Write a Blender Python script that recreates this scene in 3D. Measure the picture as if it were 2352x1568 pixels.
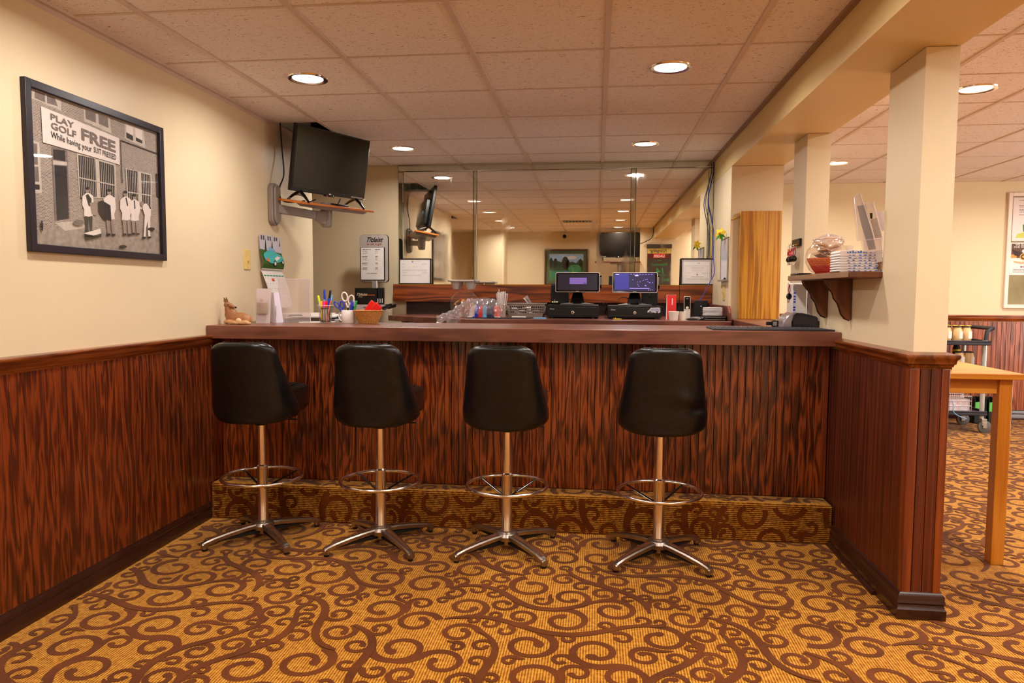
import bpy, bmesh, math, random
import numpy as np
from mathutils import Vector, Matrix

for o in list(bpy.data.objects):
    bpy.data.objects.remove(o, do_unlink=True)
scn = bpy.context.scene
COL = scn.collection
PI = math.pi
random.seed(7)

# ------------------------------------------------------------------ camera
CAM = Vector((0.0, 0.0, 1.25))
RT = Vector((0.99314, 0.11694, 0.0048)).normalized()
UPV = Vector((-0.0129, 0.0689, 0.99754))
FW = UPV.cross(RT).normalized()
UPV = RT.cross(FW).normalized()
FPX = 1653.5
cam = bpy.data.cameras.new('camera')
cam.sensor_width = 36.0
cam.lens = FPX / 2352 * 36.0
cam.clip_start = 0.05
cam_o = bpy.data.objects.new('camera', cam)
COL.objects.link(cam_o)
cam_o.matrix_world = Matrix(((RT.x, UPV.x, -FW.x, CAM.x), (RT.y, UPV.y, -FW.y, CAM.y), (RT.z, UPV.z, -FW.z, CAM.z), (0, 0, 0, 1)))
scn.camera = cam_o

def at(px, py, X=None, Y=None, Z=None):
    """point of the real plane X=, Y= or Z= that the photograph shows at this pixel"""
    r = RT * ((px - 1176) / FPX) - UPV * ((py - 784) / FPX) + FW
    t = (X - CAM.x) / r.x if X is not None else (Y - CAM.y) / r.y if Y is not None else (Z - CAM.z) / r.z
    return CAM + r * t

# ------------------------------------------------------------------ world, lamps, exposure
w = bpy.data.worlds.new('world'); scn.world = w; w.use_nodes = True
w.node_tree.nodes['Background'].inputs[0].default_value = (1.0, 0.86, 0.70, 1)
w.node_tree.nodes['Background'].inputs[1].default_value = 0.25
scn.view_settings.view_transform = 'Standard'
scn.view_settings.look = 'None'
scn.view_settings.gamma = 1
scn.view_settings.use_curve_mapping = False
scn.view_settings.exposure = 0.0
LAMP_W = 12.0
LAMP_W_SIDE = 29.0
LAMP_COL = (1.0, 0.94, 0.885)
CEIL = 2.335
BAR_LAMPS = [(x, y) for x in (-1.492, 0.34) for y in (5.47, 3.64, 2.42, 1.20, -0.02)]
SIDE_LAMPS = [(1.99, 4.18), (1.99, 6.41), (1.99, 1.95), (3.9, 6.41), (3.9, 4.18), (3.9, 1.95), (1.99, 0.0)]
def lamp(x, y, watts):
    l = bpy.data.lights.new('downlight_lamp', 'AREA')
    l.shape = 'DISK'; l.size = 0.15; l.energy = watts; l.color = LAMP_COL
    l.spread = math.radians(165)
    o = bpy.data.objects.new('downlight_lamp', l); COL.objects.link(o)
    o.location = (x, y, CEIL - 0.004)
for x, y in BAR_LAMPS: lamp(x, y, LAMP_W)
for x, y in SIDE_LAMPS: lamp(x, y, LAMP_W_SIDE)
l = bpy.data.lights.new('side_room_added_light', 'AREA')     # added light for the side room, set at an unseen window
l.shape = 'RECTANGLE'; l.size = 2.4; l.size_y = 1.2; l.energy = 100; l.color = (1.0, 0.93, 0.86)
lo = bpy.data.objects.new('side_room_added_light', l); COL.objects.link(lo)
lo.location = (5.88, 4.6, 1.5); lo.rotation_euler = (0, math.radians(90), 0)

# ------------------------------------------------------------------ materials
def srgb(r, g, b):
    f = lambda c: (c / 255 / 12.92) if c / 255 <= 0.04045 else ((c / 255 + 0.055) / 1.055) ** 2.4
    return (f(r), f(g), f(b), 1)
class N:
    def __init__(s, name):
        s.m = bpy.data.materials.new(name); s.m.use_nodes = True
        s.t = s.m.node_tree; s.b = s.t.nodes['Principled BSDF']
    def n(s, typ, **kw):
        o = s.t.nodes.new(typ)
        for k, v in kw.items():
            if k.startswith('_'): setattr(o, k[1:], v)
            else: o.inputs[k.replace('__', ' ')].default_value = v
        return o
    def l(s, a, b): s.t.links.new(a, b)
    def ramp(s, stops, interp='LINEAR'):
        r = s.t.nodes.new('ShaderNodeValToRGB'); r.color_ramp.interpolation = interp
        e = r.color_ramp.elements
        while len(e) > len(stops): e.remove(e[-1])
        while len(e) < len(stops): e.new(0.5)
        for el, (p, c) in zip(e, stops): el.position = p; el.color = c
        return r
MC = {}
def P(name, col, rough=0.5, metal=0.0, spec=0.5, coat=0.0, trans=0.0, alpha=1.0, emit=None, es=0, sheen=0, ior=1.45, var=0.0, vs=8):
    if name in MC: return MC[name]
    m = N(name); b = m.b
    c = srgb(*col)
    b.inputs['Base Color'].default_value = c
    b.inputs['Roughness'].default_value = rough
    b.inputs['Metallic'].default_value = metal
    b.inputs['Specular IOR Level'].default_value = spec
    b.inputs['Coat Weight'].default_value = coat
    b.inputs['Transmission Weight'].default_value = trans
    b.inputs['Alpha'].default_value = alpha
    b.inputs['IOR'].default_value = ior
    if emit:
        b.inputs['Emission Color'].default_value = srgb(*emit); b.inputs['Emission Strength'].default_value = es
    # faint procedural mottling so that no surface is a single flat value
    if trans == 0 and alpha == 1:
        g = m.n('ShaderNodeNewGeometry')
        nz = m.n('ShaderNodeTexNoise', Scale=vs, Detail=4.0)
        m.l(g.outputs['Position'], nz.inputs['Vector'])
        k = var if var else 0.06
        r = m.ramp([(0.3, tuple(x * (1 - k) for x in c[:3]) + (1,)), (0.7, tuple(min(1, x * (1 + k * .6)) for x in c[:3]) + (1,))])
        m.l(nz.outputs['Fac'], r.inputs[0]); m.l(r.outputs[0], b.inputs['Base Color'])
    MC[name] = m.m
    return m.m

def wood(name, dark, mid, light, axis='Z', scale=6.0, rings=9.0, stretch=0.10, rough=0.35, coat=0.3, bump=0.15, contrast=1.0):
    m = N(name); b = m.b
    g = m.n('ShaderNodeNewGeometry')
    mp = m.n('ShaderNodeMapping')
    s = [scale, scale, scale]; s['XYZ'.index(axis)] = scale * stretch
    mp.inputs['Scale'].default_value = s
    m.l(g.outputs['Position'], mp.inputs['Vector'])
    nz = m.n('ShaderNodeTexNoise', Scale=1.0, Detail=2.0, Roughness=0.45, Distortion=0.3)
    m.l(mp.outputs[0], nz.inputs['Vector'])
    mul = m.n('ShaderNodeMath', _operation='MULTIPLY'); mul.inputs[1].default_value = rings * 2 * PI
    m.l(nz.outputs['Fac'], mul.inputs[0])
    sn = m.n('ShaderNodeMath', _operation='SINE'); m.l(mul.outputs[0], sn.inputs[0])
    mp2 = m.n('ShaderNodeMapping'); s2 = [170.0] * 3; s2['XYZ'.index(axis)] = 5.0
    mp2.inputs['Scale'].default_value = s2
    m.l(g.outputs['Position'], mp2.inputs['Vector'])
    n2 = m.n('ShaderNodeTexNoise', Scale=1.0, Detail=3.0); m.l(mp2.outputs[0], n2.inputs['Vector'])
    n3 = m.n('ShaderNodeTexNoise', Scale=1.6, Detail=2.0); m.l(g.outputs['Position'], n3.inputs['Vector'])
    a = m.n('ShaderNodeMath', _operation='MULTIPLY_ADD'); a.inputs[1].default_value = 0.24 * contrast; a.inputs[2].default_value = 0.35
    m.l(sn.outputs[0], a.inputs[0])
    a2 = m.n('ShaderNodeMath', _operation='MULTIPLY_ADD'); a2.inputs[1].default_value = 0.45
    m.l(n2.outputs['Fac'], a2.inputs[0]); m.l(a.outputs[0], a2.inputs[2])
    a3 = m.n('ShaderNodeMath', _operation='MULTIPLY_ADD'); a3.inputs[1].default_value = 0.5
    m.l(n3.outputs['Fac'], a3.inputs[0]); m.l(a2.outputs[0], a3.inputs[2])
    a4 = m.n('ShaderNodeMath', _operation='SUBTRACT'); a4.inputs[1].default_value = 0.25; m.l(a3.outputs[0], a4.inputs[0])
    r = m.ramp([(0.18, srgb(*dark)), (0.52, srgb(*mid)), (0.85, srgb(*light))])
    m.l(a4.outputs[0], r.inputs[0]); m.l(r.outputs[0], b.inputs['Base Color'])
    b.inputs['Roughness'].default_value = rough; b.inputs['Coat Weight'].default_value = coat; b.inputs['Coat Roughness'].default_value = 0.18
    bp = m.n('ShaderNodeBump', Strength=bump, Distance=0.002); m.l(a2.outputs[0], bp.inputs['Height']); m.l(bp.outputs[0], b.inputs['Normal'])
    return m.m

def paint(name, col, var=0.03):
    m = N(name); b = m.b
    g = m.n('ShaderNodeNewGeometry')
    nz = m.n('ShaderNodeTexNoise', Scale=1.3, Detail=5.0, Roughness=0.6); m.l(g.outputs['Position'], nz.inputs['Vector'])
    c = srgb(*col)
    r = m.ramp([(0.3, tuple(x * (1 - var) for x in c[:3]) + (1,)), (0.7, tuple(x * (1 + var) for x in c[:3]) + (1,))])
    m.l(nz.outputs['Fac'], r.inputs[0]); m.l(r.outputs[0], b.inputs['Base Color'])
    n2 = m.n('ShaderNodeTexNoise', Scale=260.0, Detail=2.0); m.l(g.outputs['Position'], n2.inputs['Vector'])
    bp = m.n('ShaderNodeBump', Strength=0.12, Distance=0.001); m.l(n2.outputs['Fac'], bp.inputs['Height']); m.l(bp.outputs[0], b.inputs['Normal'])
    b.inputs['Roughness'].default_value = 0.42; b.inputs['Specular IOR Level'].default_value = 0.35
    return m.m

WALL = paint('cream_wall_paint', (226, 207, 171))
WALL_GREY = paint('side_wall_paint', (228, 208, 168))
BEAM = paint('beam_paint', (226, 200, 142))
def ceiling_mat():
    m = N('ceiling_tile_fissured'); b = m.b
    g = m.n('ShaderNodeNewGeometry')
    mp = m.n('ShaderNodeMapping'); mp.inputs['Scale'].default_value = (42, 120, 42); m.l(g.outputs['Position'], mp.inputs['Vector'])
    nz = m.n('ShaderNodeTexNoise', Scale=1.0, Detail=3.0, Roughness=0.6, Distortion=1.2); m.l(mp.outputs[0], nz.inputs['Vector'])
    mp2 = m.n('ShaderNodeMapping'); mp2.inputs['Scale'].default_value = (330, 330, 330); m.l(g.outputs['Position'], mp2.inputs['Vector'])
    n2 = m.n('ShaderNodeTexNoise', Scale=1.0, Detail=1.0); m.l(mp2.outputs[0], n2.inputs['Vector'])
    mn = m.n('ShaderNodeMath', _operation='MINIMUM'); m.l(nz.outputs['Fac'], mn.inputs[0])
    ad = m.n('ShaderNodeMath', _operation='ADD'); ad.inputs[1].default_value = 0.06; m.l(n2.outputs['Fac'], ad.inputs[0]); m.l(ad.outputs[0], mn.inputs[1])
    r = m.ramp([(0.33, srgb(140, 112, 92)), (0.375, srgb(240, 230, 228)), (1.0, srgb(246, 238, 236))])
    m.l(mn.outputs[0], r.inputs[0]); m.l(r.outputs[0], b.inputs['Base Color'])
    bp = m.n('ShaderNodeBump', Strength=0.4, Distance=0.002); m.l(mn.outputs[0], bp.inputs['Height']); m.l(bp.outputs[0], b.inputs['Normal'])
    b.inputs['Roughness'].default_value = 0.85; b.inputs['Specular IOR Level'].default_value = 0.15
    return m.m
CEILM = ceiling_mat()
GRID = P('grid_bar_enamel', (214, 194, 182), 0.45)

OAK = wood('oak_wainscot', (24, 7, 3), (88, 32, 9), (134, 58, 19), 'Z', 26, 4.5, 0.10, 0.30, 0.45, contrast=.8)
OAKF = wood('oak_bar_front', (20, 7, 3), (100, 39, 11), (156, 73, 25), 'Z', 22.0, 5.5, 0.11, 0.32, 0.4, contrast=.95)
OAKD = wood('oak_half_wall', (28, 8, 2), (76, 26, 6), (108, 42, 10), 'Z', 12.0, 7.0, 0.03, 0.42, 0.05, contrast=.5)
RAIL = wood('oak_rail', (58, 18, 5), (134, 60, 18), (170, 88, 32), 'X', 9.0, 5.0, 0.12, 0.3, 0.5, contrast=.6)
RAILY = wood('oak_rail_lengthwise', (44, 15, 5), (104, 46, 14), (142, 74, 28), 'Y', 14.0, 5.0, 0.12, 0.3, 0.35, contrast=.7)
TRIMZ = wood('oak_corner_trim', (50, 16, 4), (106, 42, 10), (140, 66, 18), 'Z', 14.0, 5.0, 0.05, 0.4, 0.06, contrast=.5)
BASEM = P('dark_stained_baseboard', (52, 22, 12), 0.35, coat=0.3, var=0.2)
BAND = wood('oak_band', (40, 13, 4), (124, 52, 14), (156, 76, 26), 'X', 9.0, 6.0, 0.09, 0.32, 0.3)
FLAP = wood('golden_oak_board', (120, 66, 8), (184, 120, 22), (206, 146, 40), 'Z', 20.0, 5.0, 0.035, 0.4, 0.2)
TOP = wood('walnut_laminate', (70, 32, 22), (112, 56, 38), (132, 74, 56), 'X', 11.0, 3.0, 0.22, 0.34, 0.35, 0.03, contrast=.8)
TOP.node_tree.nodes['Principled BSDF'].inputs['Coat Roughness'].default_value = .3
TOP.node_tree.nodes['Principled BSDF'].inputs['Specular IOR Level'].default_value = .75
PINE = wood('pine_table', (160, 88, 18), (198, 124, 34), (214, 146, 54), 'X', 12.0, 4.0, 0.05, 0.35, 0.3, contrast=.6)
PINEZ = wood('pine_leg', (160, 88, 18), (196, 120, 30), (212, 142, 50), 'Z', 12.0, 4.0, 0.05, 0.35, 0.3, contrast=.6)
SHELFW = wood('walnut_shelf', (36, 14, 5), (88, 42, 14), (122, 64, 26), 'Z', 10.0, 4.0, 0.08, 0.4, 0.3, contrast=.5)
SHELFE = P('shelf_top_wood', (150, 112, 78), 0.4, coat=.2, var=.12)
OAKFAR = wood('oak_far_wainscot', (60, 22, 12), (140, 66, 34), (170, 90, 52), 'Z', 9.0, 7.0, 0.10, 0.4, 0.2)

def carpet_base(name, axis):
    m = N(name); b = m.b
    g = m.n('ShaderNodeNewGeometry'); sp = m.n('ShaderNodeSeparateXYZ'); m.l(g.outputs['Position'], sp.inputs[0])
    nz = m.n('ShaderNodeTexNoise', Scale=55.0, Detail=3.0); m.l(g.outputs['Position'], nz.inputs['Vector'])
    mu = m.n('ShaderNodeMath', _operation='MULTIPLY'); mu.inputs[1].default_value = 2 * PI / 0.0098
    m.l(sp.outputs['X' if axis == 'X' else 'Z'], mu.inputs[0])
    sn = m.n('ShaderNodeMath', _operation='SINE'); m.l(mu.outputs[0], sn.inputs[0])
    mu2 = m.n('ShaderNodeMath', _operation='MULTIPLY'); mu2.inputs[1].default_value = 2 * PI / 0.009
    m.l(sp.outputs['Y' if axis == 'X' else 'X'], mu2.inputs[0])
    ph = m.n('ShaderNodeMath', _operation='MULTIPLY_ADD'); ph.inputs[1].default_value = 0.5; m.l(mu.outputs[0], ph.inputs[0]); m.l(mu2.outputs[0], ph.inputs[2])
    sn2 = m.n('ShaderNodeMath', _operation='SINE'); m.l(ph.outputs[0], sn2.inputs[0])
    a = m.n('ShaderNodeMath', _operation='MULTIPLY_ADD'); a.inputs[1].default_value = 0.26; a.inputs[2].default_value = 0.0; m.l(sn.outputs[0], a.inputs[0])
    a1 = m.n('ShaderNodeMath', _operation='MULTIPLY_ADD'); a1.inputs[1].default_value = 0.07; m.l(sn2.outputs[0], a1.inputs[0]); m.l(a.outputs[0], a1.inputs[2])
    a2 = m.n('ShaderNodeMath', _operation='MULTIPLY_ADD'); a2.inputs[1].default_value = 0.9; m.l(nz.outputs['Fac'], a2.inputs[0]); m.l(a1.outputs[0], a2.inputs[2])
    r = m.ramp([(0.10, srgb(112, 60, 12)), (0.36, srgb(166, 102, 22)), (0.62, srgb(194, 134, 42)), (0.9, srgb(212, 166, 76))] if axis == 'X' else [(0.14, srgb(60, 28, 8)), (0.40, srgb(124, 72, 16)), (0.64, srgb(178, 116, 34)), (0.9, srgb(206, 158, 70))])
    m.l(a2.outputs[0], r.inputs[0]); m.l(r.outputs[0], b.inputs['Base Color'])
    b.inputs['Roughness'].default_value = 0.95; b.inputs['Specular IOR Level'].default_value = 0.1
    b.inputs['Sheen Weight'].default_value = 0.35; b.inputs['Sheen Roughness'].default_value = 0.35; b.inputs['Sheen Tint'].default_value = (1.0, .80, .66, 1)
    bp = m.n('ShaderNodeBump', Strength=0.6, Distance=0.003); m.l(a1.outputs[0], bp.inputs['Height']); m.l(bp.outputs[0], b.inputs['Normal'])
    return m.m
CARPET = carpet_base('gold_loop_carpet', 'X')
CARPETR = carpet_base('gold_loop_carpet_riser_shaded', 'Z')  # darker ramp: loop gaps seen side-on, plus overhang shade put into the colour
def pile():
    m = N('brown_cut_pile'); b = m.b
    g = m.n('ShaderNodeNewGeometry'); nz = m.n('ShaderNodeTexNoise', Scale=380.0, Detail=3.0); m.l(g.outputs['Position'], nz.inputs['Vector'])
    n2 = m.n('ShaderNodeTexNoise', Scale=6.0, Detail=2.0); m.l(g.outputs['Position'], n2.inputs['Vector'])
    mx = m.n('ShaderNodeMath', _operation='MULTIPLY_ADD'); mx.inputs[1].default_value = 0.5; m.l(nz.outputs['Fac'], mx.inputs[0])
    m2 = m.n('ShaderNodeMath', _operation='MULTIPLY'); m2.inputs[1].default_value = 0.5; m.l(n2.outputs['Fac'], m2.inputs[0]); m.l(m2.outputs[0], mx.inputs[2])
    r = m.ramp([(0.3, srgb(74, 33, 9)), (0.7, srgb(116, 58, 19))]); m.l(mx.outputs[0], r.inputs[0]); m.l(r.outputs[0], b.inputs['Base Color'])
    b.inputs['Roughness'].default_value = 1.0; b.inputs['Specular IOR Level'].default_value = 0.05
    b.inputs['Sheen Weight'].default_value = 0.35; b.inputs['Sheen Roughness'].default_value = 0.35; b.inputs['Sheen Tint'].default_value = (1.0, .80, .66, 1)
    bp = m.n('ShaderNodeBump', Strength=0.5, Distance=0.003); m.l(nz.outputs['Fac'], bp.inputs['Height']); m.l(bp.outputs[0], b.inputs['Normal'])
    return m.m
PILE = pile()

def leather():
    m = N('black_vinyl'); b = m.b
    g = m.n('ShaderNodeNewGeometry'); v = m.n('ShaderNodeTexVoronoi', Scale=420.0); m.l(g.outputs['Position'], v.inputs['Vector'])
    n2 = m.n('ShaderNodeTexNoise', Scale=9.0, Detail=3.0); m.l(g.outputs['Position'], n2.inputs['Vector'])
    r = m.ramp([(0.3, (0.0035, 0.003, 0.003, 1)), (0.7, (0.007, 0.006, 0.006, 1))]); m.l(n2.outputs['Fac'], r.inputs[0]); m.l(r.outputs[0], b.inputs['Base Color'])
    b.inputs['Roughness'].default_value = 0.30; b.inputs['Specular IOR Level'].default_value = 0.42
    bp = m.n('ShaderNodeBump', Strength=0.12, Distance=0.001); m.l(v.outputs['Distance'], bp.inputs['Height'])
    bp2 = m.n('ShaderNodeBump', Strength=0.25, Distance=0.02); m.l(n2.outputs['Fac'], bp2.inputs['Height']); m.l(bp.outputs[0], bp2.inputs['Normal']); m.l(bp2.outputs[0], b.inputs['Normal'])
    return m.m
VINYL = leather()
CHROME = P('chrome', (250, 242, 238), 0.16, 1.0)
ALU = P('cast_aluminium', (176, 164, 152), 0.34, 1.0, var=.12, vs=30)
BROWNPAD = P('brown_leg_inlay', (112, 70, 44), 0.35, .3)
BLACK = P('black_plastic', (16, 14, 15), 0.35)
BLACKM = P('black_matte', (14, 12, 12), 0.6)
BLACKG = P('black_gloss', (8, 8, 10), 0.08)
GREYP = P('grey_plastic', (150, 142, 136), 0.45)
GREYD = P('dark_grey_plastic', (70, 68, 70), 0.45)
MOUNT = P('mount_grey', (142, 130, 120), 0.38)
WHITE = P('white_plastic', (235, 228, 222), 0.35)
PAPER = P('white_paper', (236, 228, 222), 0.7)
IVORY = P('ivory_plate', (226, 196, 120), 0.35)
INK = P('ink_black', (24, 20, 22), 0.6)
INKG = P('ink_grey', (120, 112, 112), 0.7)
RED = P('red_plastic', (214, 22, 18), 0.35)
REDP = P('red_print', (200, 50, 44), 0.6)
BLUE = P('blue_plastic', (18, 50, 190), 0.35)
LBLUE = P('light_blue_plastic', (120, 176, 220), 0.35)
GREEN = P('green_plastic', (16, 150, 72), 0.4)
YELLOW = P('yellow_plastic', (232, 200, 20), 0.4)
LIME = P('lime_plastic', (216, 232, 30), 0.4)
PINK = P('pink_plastic', (236, 40, 130), 0.35)
ORANGE = P('orange_plastic', (232, 110, 30), 0.4)
BRASS = P('brass', (214, 168, 70), 0.25, 1.0)
WICKER = P('wicker', (196, 134, 66), 0.5, var=.3, vs=120)
NAVY = P('navy_cloth', (44, 42, 84), 0.8)
TEAL = P('teal_print', (60, 184, 184), 0.5)
PRINTG = P('grass_print', (60, 96, 20), 0.6, var=.35, vs=60)
FLOWER = P('yellow_petal', (240, 206, 16), 0.6)
LEAFG = P('green_leaf', (40, 150, 50), 0.6)
def clear(name, col=(255, 255, 255), rough=0.03, op=0.10, gl=0.06):
    """thin clear sheet: see-through with a glossy film"""
    m = N(name); t = m.t; out = t.nodes['Material Output']; t.nodes.remove(m.b)
    tr = m.n('ShaderNodeBsdfTransparent'); gs = m.n('ShaderNodeBsdfGlossy', Roughness=rough); df = m.n('ShaderNodeBsdfDiffuse')
    c = srgb(*col); tr.inputs[0].default_value = c; df.inputs[0].default_value = c
    lw = m.n('ShaderNodeLayerWeight'); pw = m.n('ShaderNodeMath', _operation='POWER'); pw.inputs[1].default_value = 5.0; m.l(lw.outputs['Facing'], pw.inputs[0])
    fr = m.n('ShaderNodeMath', _operation='MULTIPLY_ADD'); fr.inputs[1].default_value = .9; fr.inputs[2].default_value = .03; m.l(pw.outputs[0], fr.inputs[0])
    nz = m.n('ShaderNodeTexNoise', Scale=14.0, Detail=3.0); g = m.n('ShaderNodeNewGeometry'); m.l(g.outputs['Position'], nz.inputs['Vector'])
    mm = m.n('ShaderNodeMath', _operation='MULTIPLY_ADD'); mm.inputs[1].default_value = op * .6; mm.inputs[2].default_value = op * .7; m.l(nz.outputs['Fac'], mm.inputs[0])
    a = m.n('ShaderNodeMixShader'); m.l(mm.outputs[0], a.inputs[0]); m.l(tr.outputs[0], a.inputs[1]); m.l(df.outputs[0], a.inputs[2])
    ad = m.n('ShaderNodeMath', _operation='ADD'); ad.inputs[1].default_value = gl; m.l(fr.outputs[0], ad.inputs[0])
    b = m.n('ShaderNodeMixShader'); m.l(ad.outputs[0], b.inputs[0]); m.l(a.outputs[0], b.inputs[1]); m.l(gs.outputs[0], b.inputs[2])
    m.l(b.outputs[0], out.inputs[0])
    return m.m
ACRYL = clear('clear_acrylic', (246, 240, 240), 0.03, 0.14)
GLASS = clear('clear_glass', (250, 246, 242), 0.02, 0.03, 0.02)
FILM = clear('clear_plastic_film', (252, 246, 246), 0.16, 0.15, 0.10)
PICGLASS = clear('picture_glass', (255, 255, 255), 0.02, 0.0, 0.0)

def mirror_mat():
    m = N('mirror_silver'); b = m.b
    b.inputs['Metallic'].default_value = 1.0
    b.inputs['Base Color'].default_value = (0.95, 0.95, 0.88, 1)
    g = m.n('ShaderNodeNewGeometry')
    mp = m.n('ShaderNodeMapping'); mp.inputs['Scale'].default_value = (5, 5, 1.1); m.l(g.outputs['Position'], mp.inputs['Vector'])
    nz = m.n('ShaderNodeTexNoise', Scale=1.2, Detail=4.0, Distortion=1.5); m.l(mp.outputs[0], nz.inputs['Vector'])
    r = m.ramp([(0.5, (0.006, 0.006, 0.006, 1)), (0.75, (0.10, 0.10, 0.10, 1))]); m.l(nz.outputs['Fac'], r.inputs[0])
    m.l(r.outputs[0], b.inputs['Roughness'])
    return m.m
MIRROR = mirror_mat()
MIREDGE = P('mirror_bevel', (214, 216, 200), 0.04, 1.0)

# ------------------------------------------------------------------ mesh builder
class MB:
    def __init__(s): s.v = []; s.f = []; s.fm = []; s.mats = []; s.cur = 0; s.T = None
    def mat(s, m):
        if m not in s.mats: s.mats.append(m)
        s.cur = s.mats.index(m); return s
    def tf(s, T=None): s.T = T; return s
    def add(s, vs, fs):
        k = len(s.v)
        if s.T is not None: vs = [s.T @ Vector(p) for p in vs]
        s.v += [tuple(p) for p in vs]
        for f in fs: s.f.append([i + k for i in f]); s.fm.append(s.cur)
        return s
    def box(s, x0, y0, z0, x1, y1, z1):
        if x0 > x1: x0, x1 = x1, x0
        if y0 > y1: y0, y1 = y1, y0
        if z0 > z1: z0, z1 = z1, z0
        return s.add([(x0, y0, z0), (x1, y0, z0), (x1, y1, z0), (x0, y1, z0), (x0, y0, z1), (x1, y0, z1), (x1, y1, z1), (x0, y1, z1)],
                     [(0, 3, 2, 1), (4, 5, 6, 7), (0, 1, 5, 4), (1, 2, 6, 5), (2, 3, 7, 6), (3, 0, 4, 7)])
    def cb(s, c, d, r=0.0):   # centred box
        return s.box(c[0] - d[0] / 2, c[1] - d[1] / 2, c[2] - d[2] / 2, c[0] + d[0] / 2, c[1] + d[1] / 2, c[2] + d[2] / 2)
    def prism(s, pts, a, b, axis='Y'):   # polygon in the other two axes, extruded along axis
        n = len(pts)
        mk = {'Y': lambda p, t: (p[0], t, p[1]), 'X': lambda p, t: (t, p[0], p[1]), 'Z': lambda p, t: (p[0], p[1], t)}[axis]
        return s.add([mk(p, a) for p in pts] + [mk(p, b) for p in pts],
                     [tuple(range(n)), tuple(range(2 * n - 1, n - 1, -1))] + [(i, i + n, (i + 1) % n + n, (i + 1) % n) for i in range(n)])
    def poly(s, pts): return s.add(pts, [tuple(range(len(pts)))])
    def lathe(s, prof, c=(0, 0, 0), seg=24, cap=True, sx=1, sy=1, a0=0):
        vs = []; fs = []; n = len(prof)
        for r, z in prof:
            for k in range(seg):
                a = a0 + 2 * PI * k / seg
                vs.append((c[0] + r * math.cos(a) * sx, c[1] + r * math.sin(a) * sy, c[2] + z))
        for i in range(n - 1):
            for k in range(seg):
                k2 = (k + 1) % seg
                fs.append((i * seg + k, i * seg + k2, (i + 1) * seg + k2, (i + 1) * seg + k))
        if cap:
            fs.append(tuple(range(seg - 1, -1, -1))); fs.append(tuple(range((n - 1) * seg, n * seg)))
        return s.add(vs, fs)
    def cyl(s, p, q, r, r2=None, seg=16):
        return s.tube([p, q], [r, r if r2 is None else r2], seg)
    def tube(s, pts, r, seg=8, closed=False, flat=1.0):
        pts = [Vector(p) for p in pts]; n = len(pts)
        rs = r if isinstance(r, (list, tuple)) else [r] * n
        vs = []; fs = []; prev = None
        for i, p in enumerate(pts):
            if closed: d = pts[(i + 1) % n] - pts[i - 1]
            else: d = pts[min(i + 1, n - 1)] - pts[max(i - 1, 0)]
            d.normalize()
            if prev is None:
                u = d.cross(Vector((0, 0, 1)))
                if u.length < 1e-3: u = d.cross(Vector((0, 1, 0)))
            else: u = prev - d * prev.dot(d)
            u.normalize(); prev = u.copy(); v = d.cross(u)
            for k in range(seg):
                a = 2 * PI * k / seg
                vs.append(p + u * math.cos(a) * rs[i] + v * math.sin(a) * rs[i] * flat)
        for i in range(n if closed else n - 1):
            j = (i + 1) % n
            for k in range(seg):
                k2 = (k + 1) % seg
                fs.append((i * seg + k, i * seg + k2, j * seg + k2, j * seg + k))
        if not closed:
            fs.append(tuple(range(seg - 1, -1, -1))); fs.append(tuple(range((n - 1) * seg, n * seg)))
        return s.add(vs, fs)
    def ball(s, c, r, sx=1, sy=1, sz=1, seg=14, rings=9):
        prof = [(max(1e-4, r * math.sin(PI * i / rings)), -r * math.cos(PI * i / rings) * sz) for i in range(rings + 1)]
        return s.lathe(prof, c, seg, True, sx, sy)
    def sheet(s, fn, nu, nv, th=0.0):
        vs = [fn(i / nu, j / nv) for j in range(nv + 1) for i in range(nu + 1)]
        fs = [(j * (nu + 1) + i, j * (nu + 1) + i + 1, (j + 1) * (nu + 1) + i + 1, (j + 1) * (nu + 1) + i) for j in range(nv) for i in range(nu)]
        return s.add(vs, fs)
    def text(s, string, size, pos=(0, 0), shear=0.0, align='LEFT', th=0.0006, bold=0.0, sx=1.0, n=0.0):
        """flat letters in the local u-v plane (x right, z up), facing -y"""
        vs, fs = glyphs(string, shear, align, bold)
        return s.add([(pos[0] + x * size * sx, -n - (th if z > 0 else 0), pos[1] + y * size) for x, y, z in vs], fs)
    def build(s, name, parent=None, loc=None, smooth=30, bev=0, bs=2, mod=None, rot=None):
        me = bpy.data.meshes.new(name)
        me.from_pydata(s.v, [], s.f)
        for m in s.mats: me.materials.append(m)
        if len(s.mats) > 1: me.polygons.foreach_set('material_index', s.fm)
        me.update()
        if smooth:
            me.polygons.foreach_set('use_smooth', [True] * len(me.polygons))
            me.set_sharp_from_angle(angle=math.radians(smooth))
        o = bpy.data.objects.new(name, me); COL.objects.link(o)
        if bev:
            b = o.modifiers.new('bevel', 'BEVEL'); b.width = bev; b.segments = bs; b.limit_method = 'ANGLE'; b.angle_limit = math.radians(40)
            b.harden_normals = False
        if parent is not None: o.parent = parent
        if loc is not None: o.location = loc
        if rot is not None: o.rotation_euler = rot
        return o
_gl = {}
def glyphs(string, shear, align, bold):
    key = (string, shear, align, bold)
    if key in _gl: return _gl[key]
    cu = bpy.data.curves.new('t', 'FONT'); cu.body = string; cu.size = 1.0; cu.shear = shear; cu.align_x = align; cu.offset = bold
    cu.extrude = 0.01; cu.resolution_u = 2
    o = bpy.data.objects.new('t', cu); COL.objects.link(o)
    dg = bpy.context.evaluated_depsgraph_get()
    me = bpy.data.meshes.new_from_object(o.evaluated_get(dg))
    vs = [tuple(v.co) for v in me.vertices]; fs = [tuple(p.vertices) for p in me.polygons]
    bpy.data.objects.remove(o, do_unlink=True); bpy.data.curves.remove(cu); bpy.data.meshes.remove(me)
    _gl[key] = (vs, fs)
    return _gl[key]

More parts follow.
